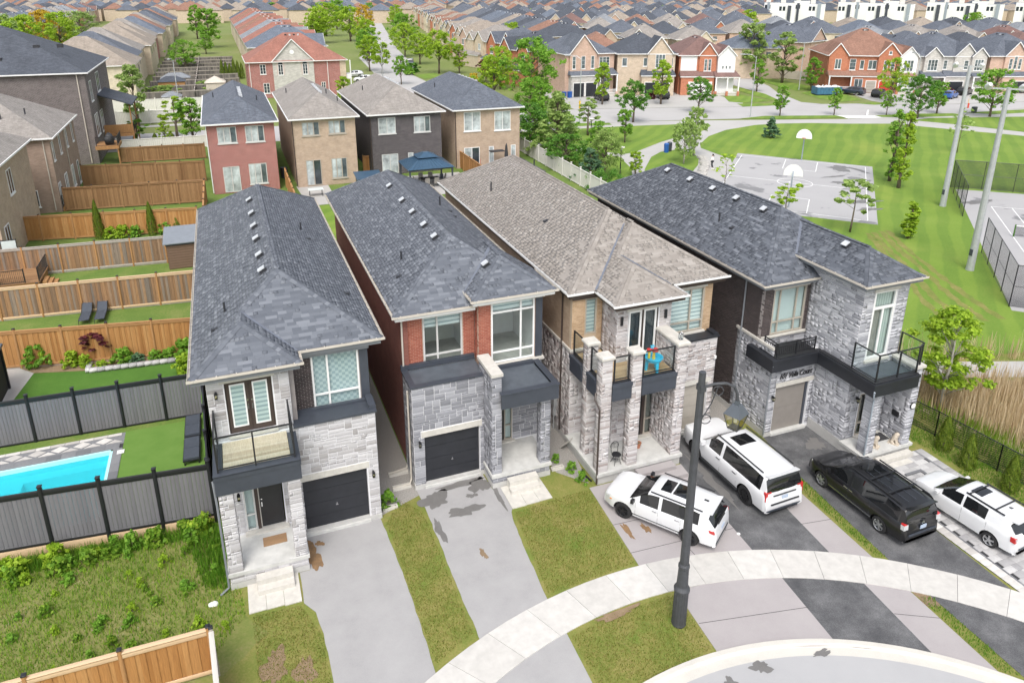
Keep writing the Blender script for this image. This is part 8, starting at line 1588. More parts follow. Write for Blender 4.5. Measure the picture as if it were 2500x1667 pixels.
for i,(x,y,h,k,lm,w,lab)in enumerate([(37.8,81.3,8.4,'conic','leaf_willow',1.5,'pale feathery conifer inside the park fence'),(37.2,88.5,6.0,'broad','leaf_deep',1.5,'dark bushy tree against the tan back house corner'),(40.5,86.0,5.0,'broad','leaf_mid',1.5,'bushy tree beside the feathery conifer'),(36.8,76.5,4.2,'broad','leaf_deep',1.7,'dark shrubby tree at the foot of the white fence'),(39.3,71.5,5.6,'broad','leaf_willow',1.0,'soft pale tree near the globe lamp'),(36.6,70.0,3.8,'conic','leaf_spruce',1.8,'blue-green pine by the white fence'),(41.0,76.5,5.4,'oval','leaf_mid',1.2,'green tree between the pale tree and the lamp'),(42.6,70.4,3.0,'oval','leaf_lime',1.3,'small lime tree beside the globe lamp'),(48.6,94.0,5.4,'sparse','leaf_willow',1.6,'thin pale tree at the far lamp'),(36.4,66.0,3.0,'bush','leaf_deep',1.2,'low dark shrub behind the white fence'),(40.5,92.5,5.6,'conic','leaf_mid',1.2,'narrow green tree at the lawn corner'),(44.0,103.0,7.5,'broad','leaf_mid',1.2,'leafy tree on the verge behind the conifers')]):
    T(lab,x,y,h,k,lm,i%5+1,7000,.0155,w,group='trees inside the park fence')
for i,(x,y,h,k,lm,w,lab)in enumerate([(-12.6,125.0,9.2,'oval','leaf_willow',1.1,'pale half-leafed tree by the cream fence'),(-6.8,114.2,5.6,'sparse','leaf_lime',1.8,'thin lime sapling on the far verge'),(-4.4,107.5,6.3,'oval','leaf_mid',1.5,'full green tree at the corner of the red brick back house'),(-11.4,109.3,3.6,'sparse','leaf_mid',2.0,'leaning leafy sapling by the grey fence'),(-8.0,108.4,3.2,'oval','leaf_lime',1.2,'small yellow-green shrub tree by the grey fence'),(-2.3,281.7,13.5,'oval','leaf_mid',1.35,'tall green tree in the far gardens'),(-3.5,256,6.0,'broad','leaf_mid',1.3,'round bush tree in the far gardens'),(-7,330,13,'oval','leaf_mid',1.2,'green tree at the far end of the gardens'),(20.5,136,5.0,'oval','leaf_lime',1.3,'yellow-green shrub tree beside the red roofed corner house')]):
    T(lab,x,y,h,k,lm,i%4+2,6000,.0155,w,group='trees of the left gardens')
rt=random.Random(9);tl=0
for i,(x,y)in enumerate([(-45,225),(-52,236),(-60,228),(-68,240),(-76,232),(-40,240),(-84,246),(-57,252),(-47,258),(-70,260),(-92,236),(-38,262)]):
    lm=['leaf_lime','leaf_willow','leaf_lime','leaf_yellow','leaf_mid'][i%5];cw=['lime','pale willow','bright lime','golden yellow','green'][i%5];T('%s tree in the belt at the top left, %s from the roof edge'%(cw,['first','second','third','fourth','fifth','sixth','seventh','eighth','ninth','tenth','eleventh','twelfth'][i]),x,y,rt.uniform(12,15),'broad',lm,i%4+1,6000,.0155,1.1,group='tree belt at the top left')
nm=0
for i in range(60): # trees dotted through the suburb
    rw=rt.uniform(40,380);k=rt.uniform(-200,460);P=Vector((97,122))+ux_*k+uy_*rw;x,y=P.x,P.y
    if any(math.hypot(x-a,y-b)<r_+2.5 for a,b,r_ in placed):continue
    q=px_of(x,y,6)
    if q is None or not(-20<q[0]<2520)or q[1]<-5 or y<150:continue
    nm+=1
    if nm>26:break
    T('garden tree among the far roofs, %s across from the avenue'%(['first','second','third','fourth','fifth','sixth','seventh','eighth','ninth','tenth','eleventh','twelfth','thirteenth','fourteenth','fifteenth','sixteenth','seventeenth','eighteenth','nineteenth','twentieth','twenty-first','twenty-second','twenty-third','twenty-fourth','twenty-fifth','twenty-sixth'][nm-1]),x,y,rt.uniform(7,11),'broad',rt.choice(('leaf_lime','leaf_mid','leaf_mid','leaf_deep')),nm%4+1,6000,.0155,1.1,group='garden trees among the far roofs')
# clipped cedars: dense cones of small sprays
def cedar(label,x,y,h,w,var,n=4200,group='columnar cedars',sz=.026):
    key=('cedar',var,n)
    if key not in PROTO:
        r=np.random.default_rng(var+40);z=r.random(n)**.85;a=r.uniform(0,6.283,n);prof=np.minimum(1.0,(1-z)**.62*1.25)*(.86+.14*np.sin(a*5+z*17));rad=.5*prof*(.80+.22*r.random(n));P=np.stack([rad*np.cos(a),rad*np.sin(a),z],1);N=np.stack([np.cos(a),np.sin(a),np.full(n,.5)],1);t=MB().tube([(0,0,0),(0,0,.9)],[.07,.02],6);tm=bpy.data.meshes.new('trunk');tm.from_pydata([tuple(v)for v in t.v],[],t.f);tm.materials.append(M('bark'));PROTO[key]=(leaf_mesh('crown',P,N,.030,M('leaf_cedar'),seed=var,aspect=.5,jit=.35),tm)
    cme,tme=PROTO[key];R=thing('cedar_tree',label,'tree',(x,y,0),0,group);R.scale=(w,w,h);R.rotation_euler=(0,0,x%6)
    for nme,me in(('trunk',tme),('crown',cme)):o=bpy.data.objects.new(nme,me);COL.objects.link(o);o.parent=R
for i,(x,y,lab)in enumerate([(29.55,19.95,'clipped cedar by the black chain-link fence, nearest the dark brick house'),(29.3,18.55,'clipped cedar by the black chain-link fence, second from the dark brick house'),(29.55,16.75,'clipped cedar by the black chain-link fence, beside the white hatchback'),(29.9,14.2,'clipped cedar by the black chain-link fence, closest to the picture edge')]):cedar(lab,x,y,(1.75,1.75,1.75,1.7)[i],.80,i%2)
for i,(x,y,h,lab)in enumerate([(-11.17,67.9,3.4,'tall slim cedar on the left before the golden fence'),(-7.05,67.3,3.0,'slim cedar in the middle before the golden fence'),(-5.0,67.4,2.1,'short slim cedar at the shed end of the golden fence')]):cedar(lab,x,y,h,.85,i%2)
for i,(x,y,lab)in enumerate([(-11.6,109.1,'cone of dark cedar by the grey fence, left of three'),(-9.2,108.2,'cone of dark cedar by the grey fence, middle of three'),(-7.0,107.4,'cone of dark cedar by the grey fence, right of three')]):cedar(lab,x,y,1.7,1.1,i%2)
for i in range(6):cedar('columnar cedar in the far garden hedge, %s from its left end'%['first','second','third','fourth','fifth','sixth'][i],.4+i*.85,182+i*.4,4.6-(i%3)*.5,1.3,i%2,group='far garden cedar hedge')
# garden shrubs
def shrub(label,x,y,h,lm,w=1.0,n=900,var=1,size=.075,name='shrub',group='garden shrubs'):return T(label,x,y,h,'bush',lm,var,n,size,w,name=name,cat='shrub',group=group)
for x,y,h,lm,w,lab in[(-11.5,44.2,1.5,'leaf_mid',.9,'upright green shrub at the left end of the flower bed'),(-11.0,44.4,1.9,'leaf_lime',.5,'tall wispy shrub behind the upright green one'),(-9.75,43.5,1.0,'leaf_lime',.9,'light green shrub left of the red maple'),(-9.0,43.2,.8,'leaf_lime',.9,'low lime shrub at the stone edging corner'),(-7.05,42.95,.95,'leaf_mid',1.2,'rounded green shrub right of the red maple'),(-6.3,42.75,.55,'leaf_spruce',1.5,'low blue-green shrub beside the rounded one'),(-5.4,42.75,.6,'leaf_mid',1.4,'low leafy plant in the middle of the bed'),(-4.6,42.7,.6,'leaf_mid',1.6,'low leafy plant right of the middle of the bed'),(-3.7,42.4,1.2,'leaf_mid',1.0,'round shrub where the bed meets the stone house'),(-3.7,40.6,1.1,'leaf_lime',1.1,'pale hydrangea bush by the stone house wall'),(-8.1,42.75,.45,'leaf_lime',1.6,'hosta clump under the red maple'),(-10.3,67.6,1.0,'leaf_lime',1.2,'lime shrub right of the tall slim cedar'),(-9.3,67.6,1.1,'leaf_lime',1.1,'yellowish shrub before the golden fence'),(-8.3,67.4,1.0,'leaf_mid',1.0,'green shrub left of the middle cedar'),(-6.0,67.4,1.1,'leaf_mid',1.3,'leafy shrub right of the middle cedar'),(44.5,183,2.4,'leaf_deep',1.6,'dark hedge bush on the avenue corner'),(42.8,177.5,1.8,'leaf_mid',1.4,'low hedge bush on the avenue corner'),(-11,158,2.2,'leaf_willow',2.6,'wide vine covered arbour in the far garden'),(-3,163.5,2.2,'leaf_willow',2.4,'brown topped arbour in the far garden'),(76.8,122.5,1.8,'leaf_burgundy',.9,'small burgundy shrub by the arched garages')]:shrub(lab,x,y,h,lm,w)
T('small red-leaved maple before the orange cedar fence',-8.35,43.9,2.0,'sparse','leaf_burgundy',4,500,.045,2.2,group='garden shrubs',r0=.012,name='ornamental_maple')
# ---- grass, weeds, reeds: nobody could count them
def blades(name,label,polys,dens,h0,h1,w,mat,seed,lean=.35,cat='grass',skip=None,z=0.0):
    r=np.random.default_rng(seed);PP=[]
    for poly in polys:
        A=np.array(poly);lo,hi=A.min(0),A.max(0);n=int((hi-lo).prod()*dens);Q=lo+r.random((n,2))*(hi-lo);ins=np.zeros(n,bool);k=len(A)
        for i in range(k):
            (x0,y0),(x1,y1)=A[i],A[(i+1)%k];c=((y0>Q[:,1])!=(y1>Q[:,1]));ins^=c&(Q[:,0]<(x1-x0)*(Q[:,1]-y0)/(y1-y0+1e-12)+x0)
        PP.append(Q[ins])
    Q=np.concatenate(PP);n=len(Q);a=r.uniform(0,6.283,n);h=h0+(h1-h0)*r.random(n)**1.5;d=np.stack([np.cos(a),np.sin(a),np.zeros(n)],1);s=np.stack([-np.sin(a),np.cos(a),np.zeros(n)],1)*(w*(.6+.8*r.random(n)))[:,None];base=np.stack([Q[:,0],Q[:,1],np.full(n,z)],1);top=base+np.stack([np.zeros(n),np.zeros(n),h],1)+d*(h*lean*r.random(n))[:,None]
    V=np.stack([base-s,base+s,top+s*.25,top-s*.25],1).reshape(-1,3);me=np_mesh(name,V,np.arange(4*n).reshape(-1,4),r.random(n));o=link(name,me,M(mat));return tag(o,label,cat,kind='stuff')
blades('grass','short dry lawn grass between the driveways',[[(4.25,17.4),(5.75,18.1),(5.7,24.5),(5.0,25.6),(4.15,24.4)],[(8.75,18.7),(12.4,18.9),(12.7,23.3),(11.1,23.3),(9.2,23.1)],[(8.72,14.2),(12.8,14.7),(13.0,17.1),(10.5,17.1),(8.75,16.8)],[(-1.0,15.5),(1.05,15.5),(1.05,19.8),(.5,21.4),(-1.1,21.5)]],650,.03,.075,.012,'blade_dry',1)
blades('grass','lush narrow strip of grass between the driveways of the white SUV and black minivan',[[(21.12,15.8),(21.42,15.7),(21.85,20.9),(21.55,22.5),(21.2,20.4)],[(20.93,13.9),(21.38,13.6),(21.3,10.3),(20.8,10.7)],[(28.75,21.0),(29.0,18.6),(30.4,18.0),(30.4,23.0),(28.4,24)],[(28.4,18.4),(30.4,12.0),(31,12),(31,18.6)]],420,.06,.15,.010,'blade_lush',2)
blades('weeds','rank weeds and tall grass on the vacant lot',[[(-13,19.9),(-2.6,19.9),(-1.3,21.6),(-1.9,26.6),(-13,27.7)]],240,.05,.22,.015,'weed',3,cat='weeds');blades('weeds','dry straw among the weeds on the vacant lot',[[(-13,19.9),(-2.6,19.9),(-1.3,21.6),(-1.9,26.6),(-13,27.7)]],60,.05,.22,.010,'blade_dry',4,cat='weeds');blades('weeds','fresh green weeds crowding the fence foot',[[(-12,26.6),(-2.4,26.2),(-2.3,26.8),(-12,27.6)],[(-2.6,23.4),(-1.85,23.0),(-1.85,26.7),(-3.4,26.7)]],380,.15,.45,.018,'blade_lush',5,cat='weeds')
blades('reeds','dry tan reeds filling the wet ground right of the dark brick house',[[(31.2,26.6),(32.6,26.3),(35.6,24.1),(44,21.0),(52,19.0),(50,6),(39,6),(34.4,14.5),(32.0,21.5)]],55,.9,1.7,.020,'reed_dry',6,.22,'reeds');blades('reeds','thin line of dry reeds along the gravel path',[[(31.5,31.6),(33.5,29.2),(37,27.0),(44.5,24.2),(60,20.8),(60,20.2),(44,23.6),(36.5,26.4),(33,28.8),(31.2,31.2)]],26,.9,1.8,.022,'reed_dry',7,.25,'reeds');blades('reeds','green undergrowth between the chain-link fence and the reeds',[[(30.6,24.5),(32.6,22.0),(35.4,13),(37,6),(33,6),(31.7,12),(30.8,18)]],100,.25,.7,.022,'blade_green',8,.35,'undergrowth')
rw=random.Random(21)
for i in range(70):
    if i<26:x,y=rw.uniform(-10.5,-2.6),rw.uniform(26.0,26.9)+.1*0
    else:x,y=rw.uniform(-9.5,-1.9),rw.uniform(20.4,25.8)
    h=rw.uniform(.3,.8)if i<26 else rw.uniform(.2,.5)
    o=T('broadleaf weed clump on the vacant lot',x,y-.0,h,'bush',rw.choice(('weed','leaf_mid','leaf_lime')),i%3+1,260,.12,rw.uniform(.7,1.1),name='weed_clump',cat='weed',group='broadleaf weed clumps on the vacant lot')
for x,y,h,lab in((4.45,25.35,.75,'leafy green shoot at the garage corner of the leftmost stone house'),(12.65,23.9,.55,'green weed at the porch corner of the tan house'),(12.55,24.7,.5,'green weed in the gravel beside the tan house porch'),(12.2,25.6,.4,'green weed by the white drain pipe')):T(lab,x,y,h,'bush','leaf_mid',2,260,.12,.9,name='weed_clump',cat='weed',group='weeds along the house walls')
# ------------------------------------------------------------------ street furniture, park things, small things
lp=thing('street_lamp','tall dark lamp post with curled bracket and hanging lantern in the foreground','street lamp',(12.38,15.97,0));X,Y=12.38,15.97
m=MB();m.lathe((X,Y,0),[(.24,0),(.25,.05),(.235,.12),(.225,1.35),(.26,1.40),(.27,1.52),(.22,1.60),(.195,1.65),(.17,2.35),(.19,2.40),(.19,2.48),(.15,2.55)],16);m.build('base',M('lamp_black'),lp,smooth=False)
for k in range(16):a=2*math.pi*k/16;m=MB();m.tube([(X+.225*math.cos(a),Y+.225*math.sin(a),.15),(X+.22*math.cos(a),Y+.22*math.sin(a),1.33)],.018,5);m.build('flute',M('lamp_black'),lp,uv=False)
m=MB();m.lathe((X,Y,0),[(.15,2.55),(.105,9.55),(.105,9.62),(0,9.64)],8);m.build('pole',M('lamp_black'),lp)
ax=Vector((.93,-.36,0)).normalized();P=lambda a,z:Vector((X,Y,0))+ax*a+Vector((0,0,z));m=MB();m.tube([P(.08,9.12),P(.40,9.22),P(.75,9.24),P(1.0,9.12),P(1.12,8.86),P(1.14,8.62)],.045,8);m.tube([P(.1,8.0),P(.35,8.55),P(.52,9.15)],.018,6)
for cz,rr_c,ca in((8.0,.16,.22),(8.98,.16,.52)):m.tube([P(ca+rr_c*math.cos(t*.5),cz+rr_c*math.sin(t*.5))for t in range(13)],.016,6)
m.box(X-.09,X+.09,Y-.13,Y+.13,9.0,9.2);m.build('bracket',M('lamp_black'),lp)
def frustum(m,c,r0,z0,r1,z1,n=4,rot=.4):
    V=[(c.x+r*math.cos(2*math.pi*(k+.5)/n+rot),c.y+r*math.sin(2*math.pi*(k+.5)/n+rot),z)for r,z in((r0,z0),(r1,z1))for k in range(n)];m.add(V,[(k,(k+1)%n,n+(k+1)%n,n+k)for k in range(n)]+[tuple(range(n))[::-1],tuple(range(n,2*n))])
c=P(1.14,0);m=MB();frustum(m,c,.40,8.20,.16,8.52);frustum(m,c,.10,8.52,.08,8.64);m.build('lantern_hood',M('hood_grey'),lp);m=MB();frustum(m,c,.22,7.72,.37,8.19);m.build('lantern_glass',M('lamp_glass'),lp);m=MB();frustum(m,c,.05,7.9,.05,8.1,8);m.build('bulb',M('white_vinyl'),lp)
m=MB()
for k in range(4):a=2*math.pi*(k+.5)/4+.4;m.tube([(c.x+.225*math.cos(a),c.y+.225*math.sin(a),7.72),(c.x+.375*math.cos(a),c.y+.375*math.sin(a),8.19)],.014,5)
frustum(m,c,.235,7.69,.235,7.72);m.build('lantern_frame',M('lamp_black'),lp)
def pole_light(label,x,y,h,arm,r=.09,mat='galvanized',group='street lights by the road'):
    R=thing('street_light',label,'street light',(x,y,0),0,group);m=MB();m.lathe((x,y,0),[(r*1.25,0),(r,.4),(r*.6,h)],10);m.build('pole',M(mat),R);m=MB();m.tube([(x,y,h-.3),(x+arm[0]*.4,y+arm[1]*.4,h+.25),(x+arm[0],y+arm[1],h+.3)],r*.45,6);m.build('arm',M(mat),R);m=MB();m.obox((x+arm[0]*1.15,y+arm[1]*1.15,h+.28),(arm[0]*.22,arm[1]*.22,0),(-arm[1]*.09,arm[0]*.09,0),(0,0,.07));m.build('lamp_head',M('galvanized'),R)
for lab,x,y,h,arm in(('street light on the park verge before the side street',81.4,99.1,9.8,(-1.6,1.0)),('street light beside the yellow flap, before the arched garages',52.4,104.4,10.0,(-1.4,1.4)),('street light by the broad dark street tree',109.4,92.0,9.7,(.4,1.6)),('pale street light on the side street corner',112.7,122.8,9.4,(-1.4,-.2)),('street light on the far left footpath',-6.6,126.4,9.6,(-.4,-1.5)),('street light on the avenue corner',34.6,170.0,8.5,(1.0,0)),('white street light among the trees at the top left',-95,210,11,(2.0,.4)),('curved street light over the far right roofs',196,172,12,(1.5,1.0))):pole_light(lab,x,y,h,arm)
fl=tag(part('warning_flap',M('sign_yellow'),None,(52.15,52.3,104.0,104.3,2.2,3.4)),'yellow plastic flap tied to the street light','sign')
for lab,x,y,h in(('tall floodlight mast between the columnar trees and the tennis fence',65.05,49.26,13.6),('tall floodlight mast at the tennis fence corner',51.76,35.94,13.8)):
    R=thing('floodlight_mast',lab,'floodlight',(x,y,0),0,'floodlight masts of the tennis court');m=MB();m.lathe((x,y,0),[(.30,0),(.28,.3),(.15,h)],12);m.build('pole',M('galvanized'),R);part('access_plate',M('charcoal'),R,(x-.30,x-.22,y-.12,y+.12,1.2,1.7));m=MB();m.bar((x-.7,y+.7,h-.1),(x+.7,y-.7,h-.1),.1,.1);m.build('crossarm',M('galvanized'),R)
    for s in(-1,1):
        m=MB();cc_=Vector((x+.75*s+.35,y-.75*s+.35,h+.1));m.tube([cc_,cc_+Vector((.30,.30,-.10)),cc_+Vector((.55,.55,-.25))],[.10,.22,.26],12);m.build('lamp_head',M('white_vinyl'),R)
for lab,x,y,f in(('basketball hoop at the far end of the court',66.2,70.15,-1),('basketball hoop at the near end of the court',50.4,54.3,1)):
    R=thing('basketball_hoop',lab,'basketball hoop',(x,y,0),0,'hoops of the basketball court');d=uy*f;d3=Vector((d.x,d.y,0));s3=Vector((ux.x,ux.y,0));o3=Vector((x,y,0));m=MB();m.tube([o3,o3+Vector((0,0,3.1)),o3+d3*.9+Vector((0,0,3.4))],.07,8);m.build('post',M('steel_blue_grey'),R);m=MB()
    pts=[o3+d3*1.0+s3*(.90*math.cos(math.pi*t/12))+Vector((0,0,3.15+.95*math.sin(math.pi*t/12)))for t in range(13)]+[o3+d3*1.0-s3*.9+Vector((0,0,2.95)),o3+d3*1.0+s3*.9+Vector((0,0,2.95))];m.prism(pts,d3*.05);m.build('backboard',M('white_vinyl'),R,fixn=True);m=MB();m.tube([o3+d3*(1.30+.23*math.cos(t*.524))+s3*(.23*math.sin(t*.524))+Vector((0,0,3.05))for t in range(13)],.018,6);m.build('rim',M('hydrant_red'),R)
for lab,x,y in(('globe-topped park lamp near the slate roof',41.1,71.2),('park lamp at the far lawn corner',46.5,89.0)):
    R=thing('park_lamp',lab,'park lamp',(x,y,0),0,'park path lamps');m=MB();m.lathe((x,y,0),[(.10,0),(.07,.3),(.055,3.0)],8);m.build('pole',M('black_metal'),R);m=MB();m.lathe((x,y,0),[(.06,3.0),(.22,3.25),(.40,3.32),(.40,3.38),(0,3.42)],14);m.build('lamp_head',M('off_white'),R)
for lab,x,y,mt in(('bright blue recycling bin on the park path',53.0,80.2,'blue_plastic'),('dark waste bin behind the bright blue one',53.8,80.7,'charcoal')):
    R=thing('litter_bin',lab,'bin',(x,y,0),0,'park litter bins');m=MB();m.lathe((x,y,0),[(0,0),(.30,0),(.33,1.0),(.33,1.02)],14);m.build('body',M(mt),R);m=MB();m.lathe((x,y,0),[(.34,1.0),(.34,1.1),(.22,1.22),(0,1.24)],14);m.build('lid',M(mt),R)
rs=random.Random(2)
for i in range(9):
    t=i/8;x,y=50.4+4.9*t+.5*math.sin(t*3),68.8+6.9*t;R=lump('boulder','flat limestone boulder in the wall beside the walker, %s from the roof end'%['first','second','third','fourth','fifth','sixth','seventh','eighth','ninth'][i],'boulder',(x,y,-.1),rs.uniform(.45,.7),rs.uniform(.5,.75),rs.uniform(.22,.35),'rock',70+i);R['group']='limestone boulders of the low wall'
# walker
pw=thing('person','person in white top and black leggings walking along the park path','person',(53.1,70.5,0),.5)
def skin_body(name,parent,mat,verts,edges,radii,root=0,sub=2):
    me=bpy.data.meshes.new(name);me.from_pydata(verts,edges,[]);o=bpy.data.objects.new(name,me);COL.objects.link(o);o.parent=parent;md=o.modifiers.new('skin','SKIN');md.use_smooth_shade=True
    for v,rd in zip(me.skin_vertices[0].data,radii):v.radius=(rd,rd)
    me.skin_vertices[0].data[root].use_root=True;sb=o.modifiers.new('sub','SUBSURF');sb.levels=sub;sb.render_levels=sub;dg=bpy.context.evaluated_depsgraph_get();dg.update();ev=bpy.data.meshes.new_from_object(o.evaluated_get(dg));o.modifiers.clear();o.data=ev;ev.materials.clear();ev.materials.append(mat);return o
BV=[(0,0,.95),(0,.01,1.12),(0,0,1.32),(0,0,1.43),(0,.02,1.52),(0,.03,1.64),(.10,0,.90),(.11,.12,.50),(.11,.02,.10),(.12,.14,.03),(-.10,0,.90),(-.11,-.06,.50),(-.11,-.22,.13),(-.12,-.12,.05),(.19,0,1.38),(.24,-.02,1.12),(.22,.10,.90),(.22,.15,.82),(-.19,0,1.38),(-.24,.02,1.12),(-.21,.14,.95),(-.20,.20,.90)]
BE=[(0,1),(1,2),(2,3),(3,4),(4,5),(0,6),(6,7),(7,8),(8,9),(0,10),(10,11),(11,12),(12,13),(2,14),(14,15),(15,16),(16,17),(2,18),(18,19),(19,20),(20,21)]
skin_body('body',pw,M('skin'),BV,BE,[.13,.115,.13,.06,.05,.085,.10,.062,.042,.038,.10,.062,.042,.038,.062,.046,.034,.032,.062,.046,.034,.032])
skin_body('jacket',pw,M('cloth_white'),[BV[0],BV[1],BV[2],(0,0,1.42),BV[14],BV[15],BV[16],BV[18],BV[19],BV[20]],[(0,1),(1,2),(2,3),(2,4),(4,5),(5,6),(2,7),(7,8),(8,9)],[.17,.15,.16,.085,.085,.065,.05,.085,.065,.05]);skin_body('leggings',pw,M('cloth_dark'),[(0,0,.90),BV[6],BV[7],(.11,.03,.14),BV[10],BV[11],(-.11,-.21,.16)],[(0,1),(1,2),(2,3),(0,4),(4,5),(5,6)],[.14,.115,.075,.052,.115,.075,.052])
for s,(x,y,z)in(('shoe',(.115,.07,.045)),('shoe',(-.115,-.17,.06))):m=MB();m.obox((x,y,z),(.05,0,0),(0,.13,0),(0,0,.045));m.build('shoe',M('cloth_white'),pw,uv=False)
bm=bmesh.new();bmesh.ops.create_icosphere(bm,subdivisions=2,radius=.105);me=bpy.data.meshes.new('hair');
for v in bm.verts:v.co=Vector((v.co.x,v.co.y*1.05-.02,v.co.z*1.05))
bm.to_mesh(me);bm.free();o=link('hair',me,M('hair_dark'),pw,True);o.location=(0,.0,1.69);m=MB();m.tube([(0,-.09,1.70),(0,-.15,1.60),(0,-.13,1.45)],[.04,.045,.015],7);m.build('ponytail',M('hair_dark'),pw,uv=False)
# tennis court fence
def chainfence(label,pts,h,bay=3.0,group='black chain-link fences',r=.035,mid=True):
    R=thing('chain_link_fence',label,'fence',(pts[0][0],pts[0][1],0),0,group);o_=org(R)
    for a,b in zip(pts[:-1],pts[1:]):
        a,b=Vector((*a,0)),Vector((*b,0));L=(b-a).length;d=(b-a)/L;k=max(1,round(L/bay))
        for i in range(k+1):c=a+d*(L*i/k);m=MB();m.tube([c,c+Vector((0,0,h+.03))],r,6);m.build('post',M('black_metal'),R,uv=False)
        m=MB();m.tube([a+Vector((0,0,h)),b+Vector((0,0,h))],r*.8,6);m.tube([a+Vector((0,0,.08)),b+Vector((0,0,.08))],r*.5,5)
        if mid:m.tube([a+Vector((0,0,h/2)),b+Vector((0,0,h/2))],r*.6,5)
        m.build('rail',M('black_metal'),R,uv=False);m=MB();m.poly([a+Vector((0,0,.05)),b+Vector((0,0,.05)),b+Vector((0,0,h)),a+Vector((0,0,h))]);m.build('wire_mesh',M('chain_link'),R)
chainfence('tall black chain-link fence at the far corner of the tennis court',[(63.8,46.1),(72.2,54.2),(110,22)],3.0);chainfence('tall black chain-link fence at the near corner of the tennis court',[(56.1,38.3),(48.0,30.1),(60,19)],3.0)
chainfence('waist-high black chain-link fence behind the clipped cedars',[(29.3,25.2),(30.08,20.84),(30.35,17.87),(30.8,13.5),(31.2,9)],1.35,3.0,r=.03,mid=False)
nt=thing('tennis_net','tennis net on the court at the right edge','net',(64.5,42.0,0));m=MB();m.poly([(62.5,40.2,.1),(74,30.5,.1),(74,30.5,1.0),(62.5,40.2,1.0)]);m.build('net_mesh',M('chain_link'),nt);m=MB();m.tube([(62.5,40.2,0),(62.5,40.2,1.1)],.06,8);m.build('post',M('leaf_deep'),nt,uv=False);m=MB();m.bar((62.5,40.2,1.0),(74,30.5,1.0),.04,.08);m.build('tape',M('white_vinyl'),nt,uv=False)
# dumpster, small roadside things
ds=thing('dumpster','open blue dumpster heaped with rubbish on the corner lawn','dumpster',(112.8,115.2,0),math.radians(-15));ORIG[ds.name]=Vector((0,0,0));part('bin',M('dumpster_blue'),ds,(-2.6,2.6,-1.15,-1.05,.2,1.6),(-2.6,2.6,1.05,1.15,.2,1.6),(-2.6,-2.5,-1.05,1.05,.2,1.6),(2.5,2.6,-1.05,1.05,.2,1.6),(-2.5,2.5,-1.05,1.05,.2,.3));part('rib',M('dumpster_blue'),ds,*[(-2.45+i*.6,-2.33+i*.6,-1.23,-1.15,.25,1.6)for i in range(9)],(-2.65,2.65,-1.24,-1.231,1.5,1.62));part('skid',M('black_metal'),ds,(-2.5,2.5,-.9,-.7,0,.2),(-2.5,2.5,.7,.9,0,.2));m=MB()
for i in range(26):r1=random.Random(i);m.obox((r1.uniform(-2.2,2.2),r1.uniform(-.8,.8),r1.uniform(1.2,1.7)),(r1.uniform(.1,.4),r1.uniform(-.2,.2),.05),(r1.uniform(-.1,.1),r1.uniform(.1,.3),.03),(0,.05,r1.uniform(.05,.2)))
m.build('rubbish',M('white_vinyl'),ds,uv=False)
for lab,nm,x,y,s,mt,cat in(('green utility box on the corner grass','utility_box',97.5,109.6,(.5,.4,.6),'leaf_deep','utility box'),('dark green utility cabinet on the road verge','utility_box',120.5,88.9,(1.0,.6,.9),'charcoal','utility box'),('blue recycling box on the corner lawn','recycling_box',108.3,123.6,(.5,.4,.4),'blue_plastic','box'),('blue wheeled bin by the peach brick house','wheeled_bin',61.5,129.5,(.7,.7,1.1),'blue_plastic','bin'),('second blue wheeled bin by the peach brick house','wheeled_bin',62.6,129.3,(.7,.7,1.1),'blue_plastic','bin'),('white sandwich board on the crossing kerb','sign_board',100.5,92.9,(.5,.1,.9),'white_vinyl','sign'),('black bin beside the back passage of the red brick house','wheeled_bin',5.4,84.0,(.6,.6,1.1),'charcoal','bin')):
    R=thing(nm,lab,cat,(x,y,0),.3);ORIG[R.name]=Vector((0,0,0));a,b,c_=s;m=MB();m.add([(-a/2*.9,-b/2*.9,0),(a/2*.9,-b/2*.9,0),(a/2*.9,b/2*.9,0),(-a/2*.9,b/2*.9,0),(-a/2,-b/2,c_),(a/2,-b/2,c_),(a/2,b/2,c_),(-a/2,b/2,c_)],[tuple(f)for f in BOXF]);m.build('body',M(mt),R,uv=False);part('lid',M(mt),R,(-a/2*1.06,a/2*1.06,-b/2*1.06,b/2*1.06,c_+.001,c_+.08))
hy=thing('fire_hydrant','red and yellow fire hydrant marker beyond the tall light pole','hydrant',(124.3,93.0,0));m=MB();m.lathe((124.3,93.0,0),[(.16,0),(.13,.15),(.13,.6),(.17,.65),(.12,.8),(0,.85)],10);m.tube([(124.1,93.0,.5),(124.5,93.0,.5)],.07,6);m.build('body',M('hydrant_red'),hy);part('marker',M('sign_yellow'),hy,(124.4,124.45,93.2,93.25,0,1.6))
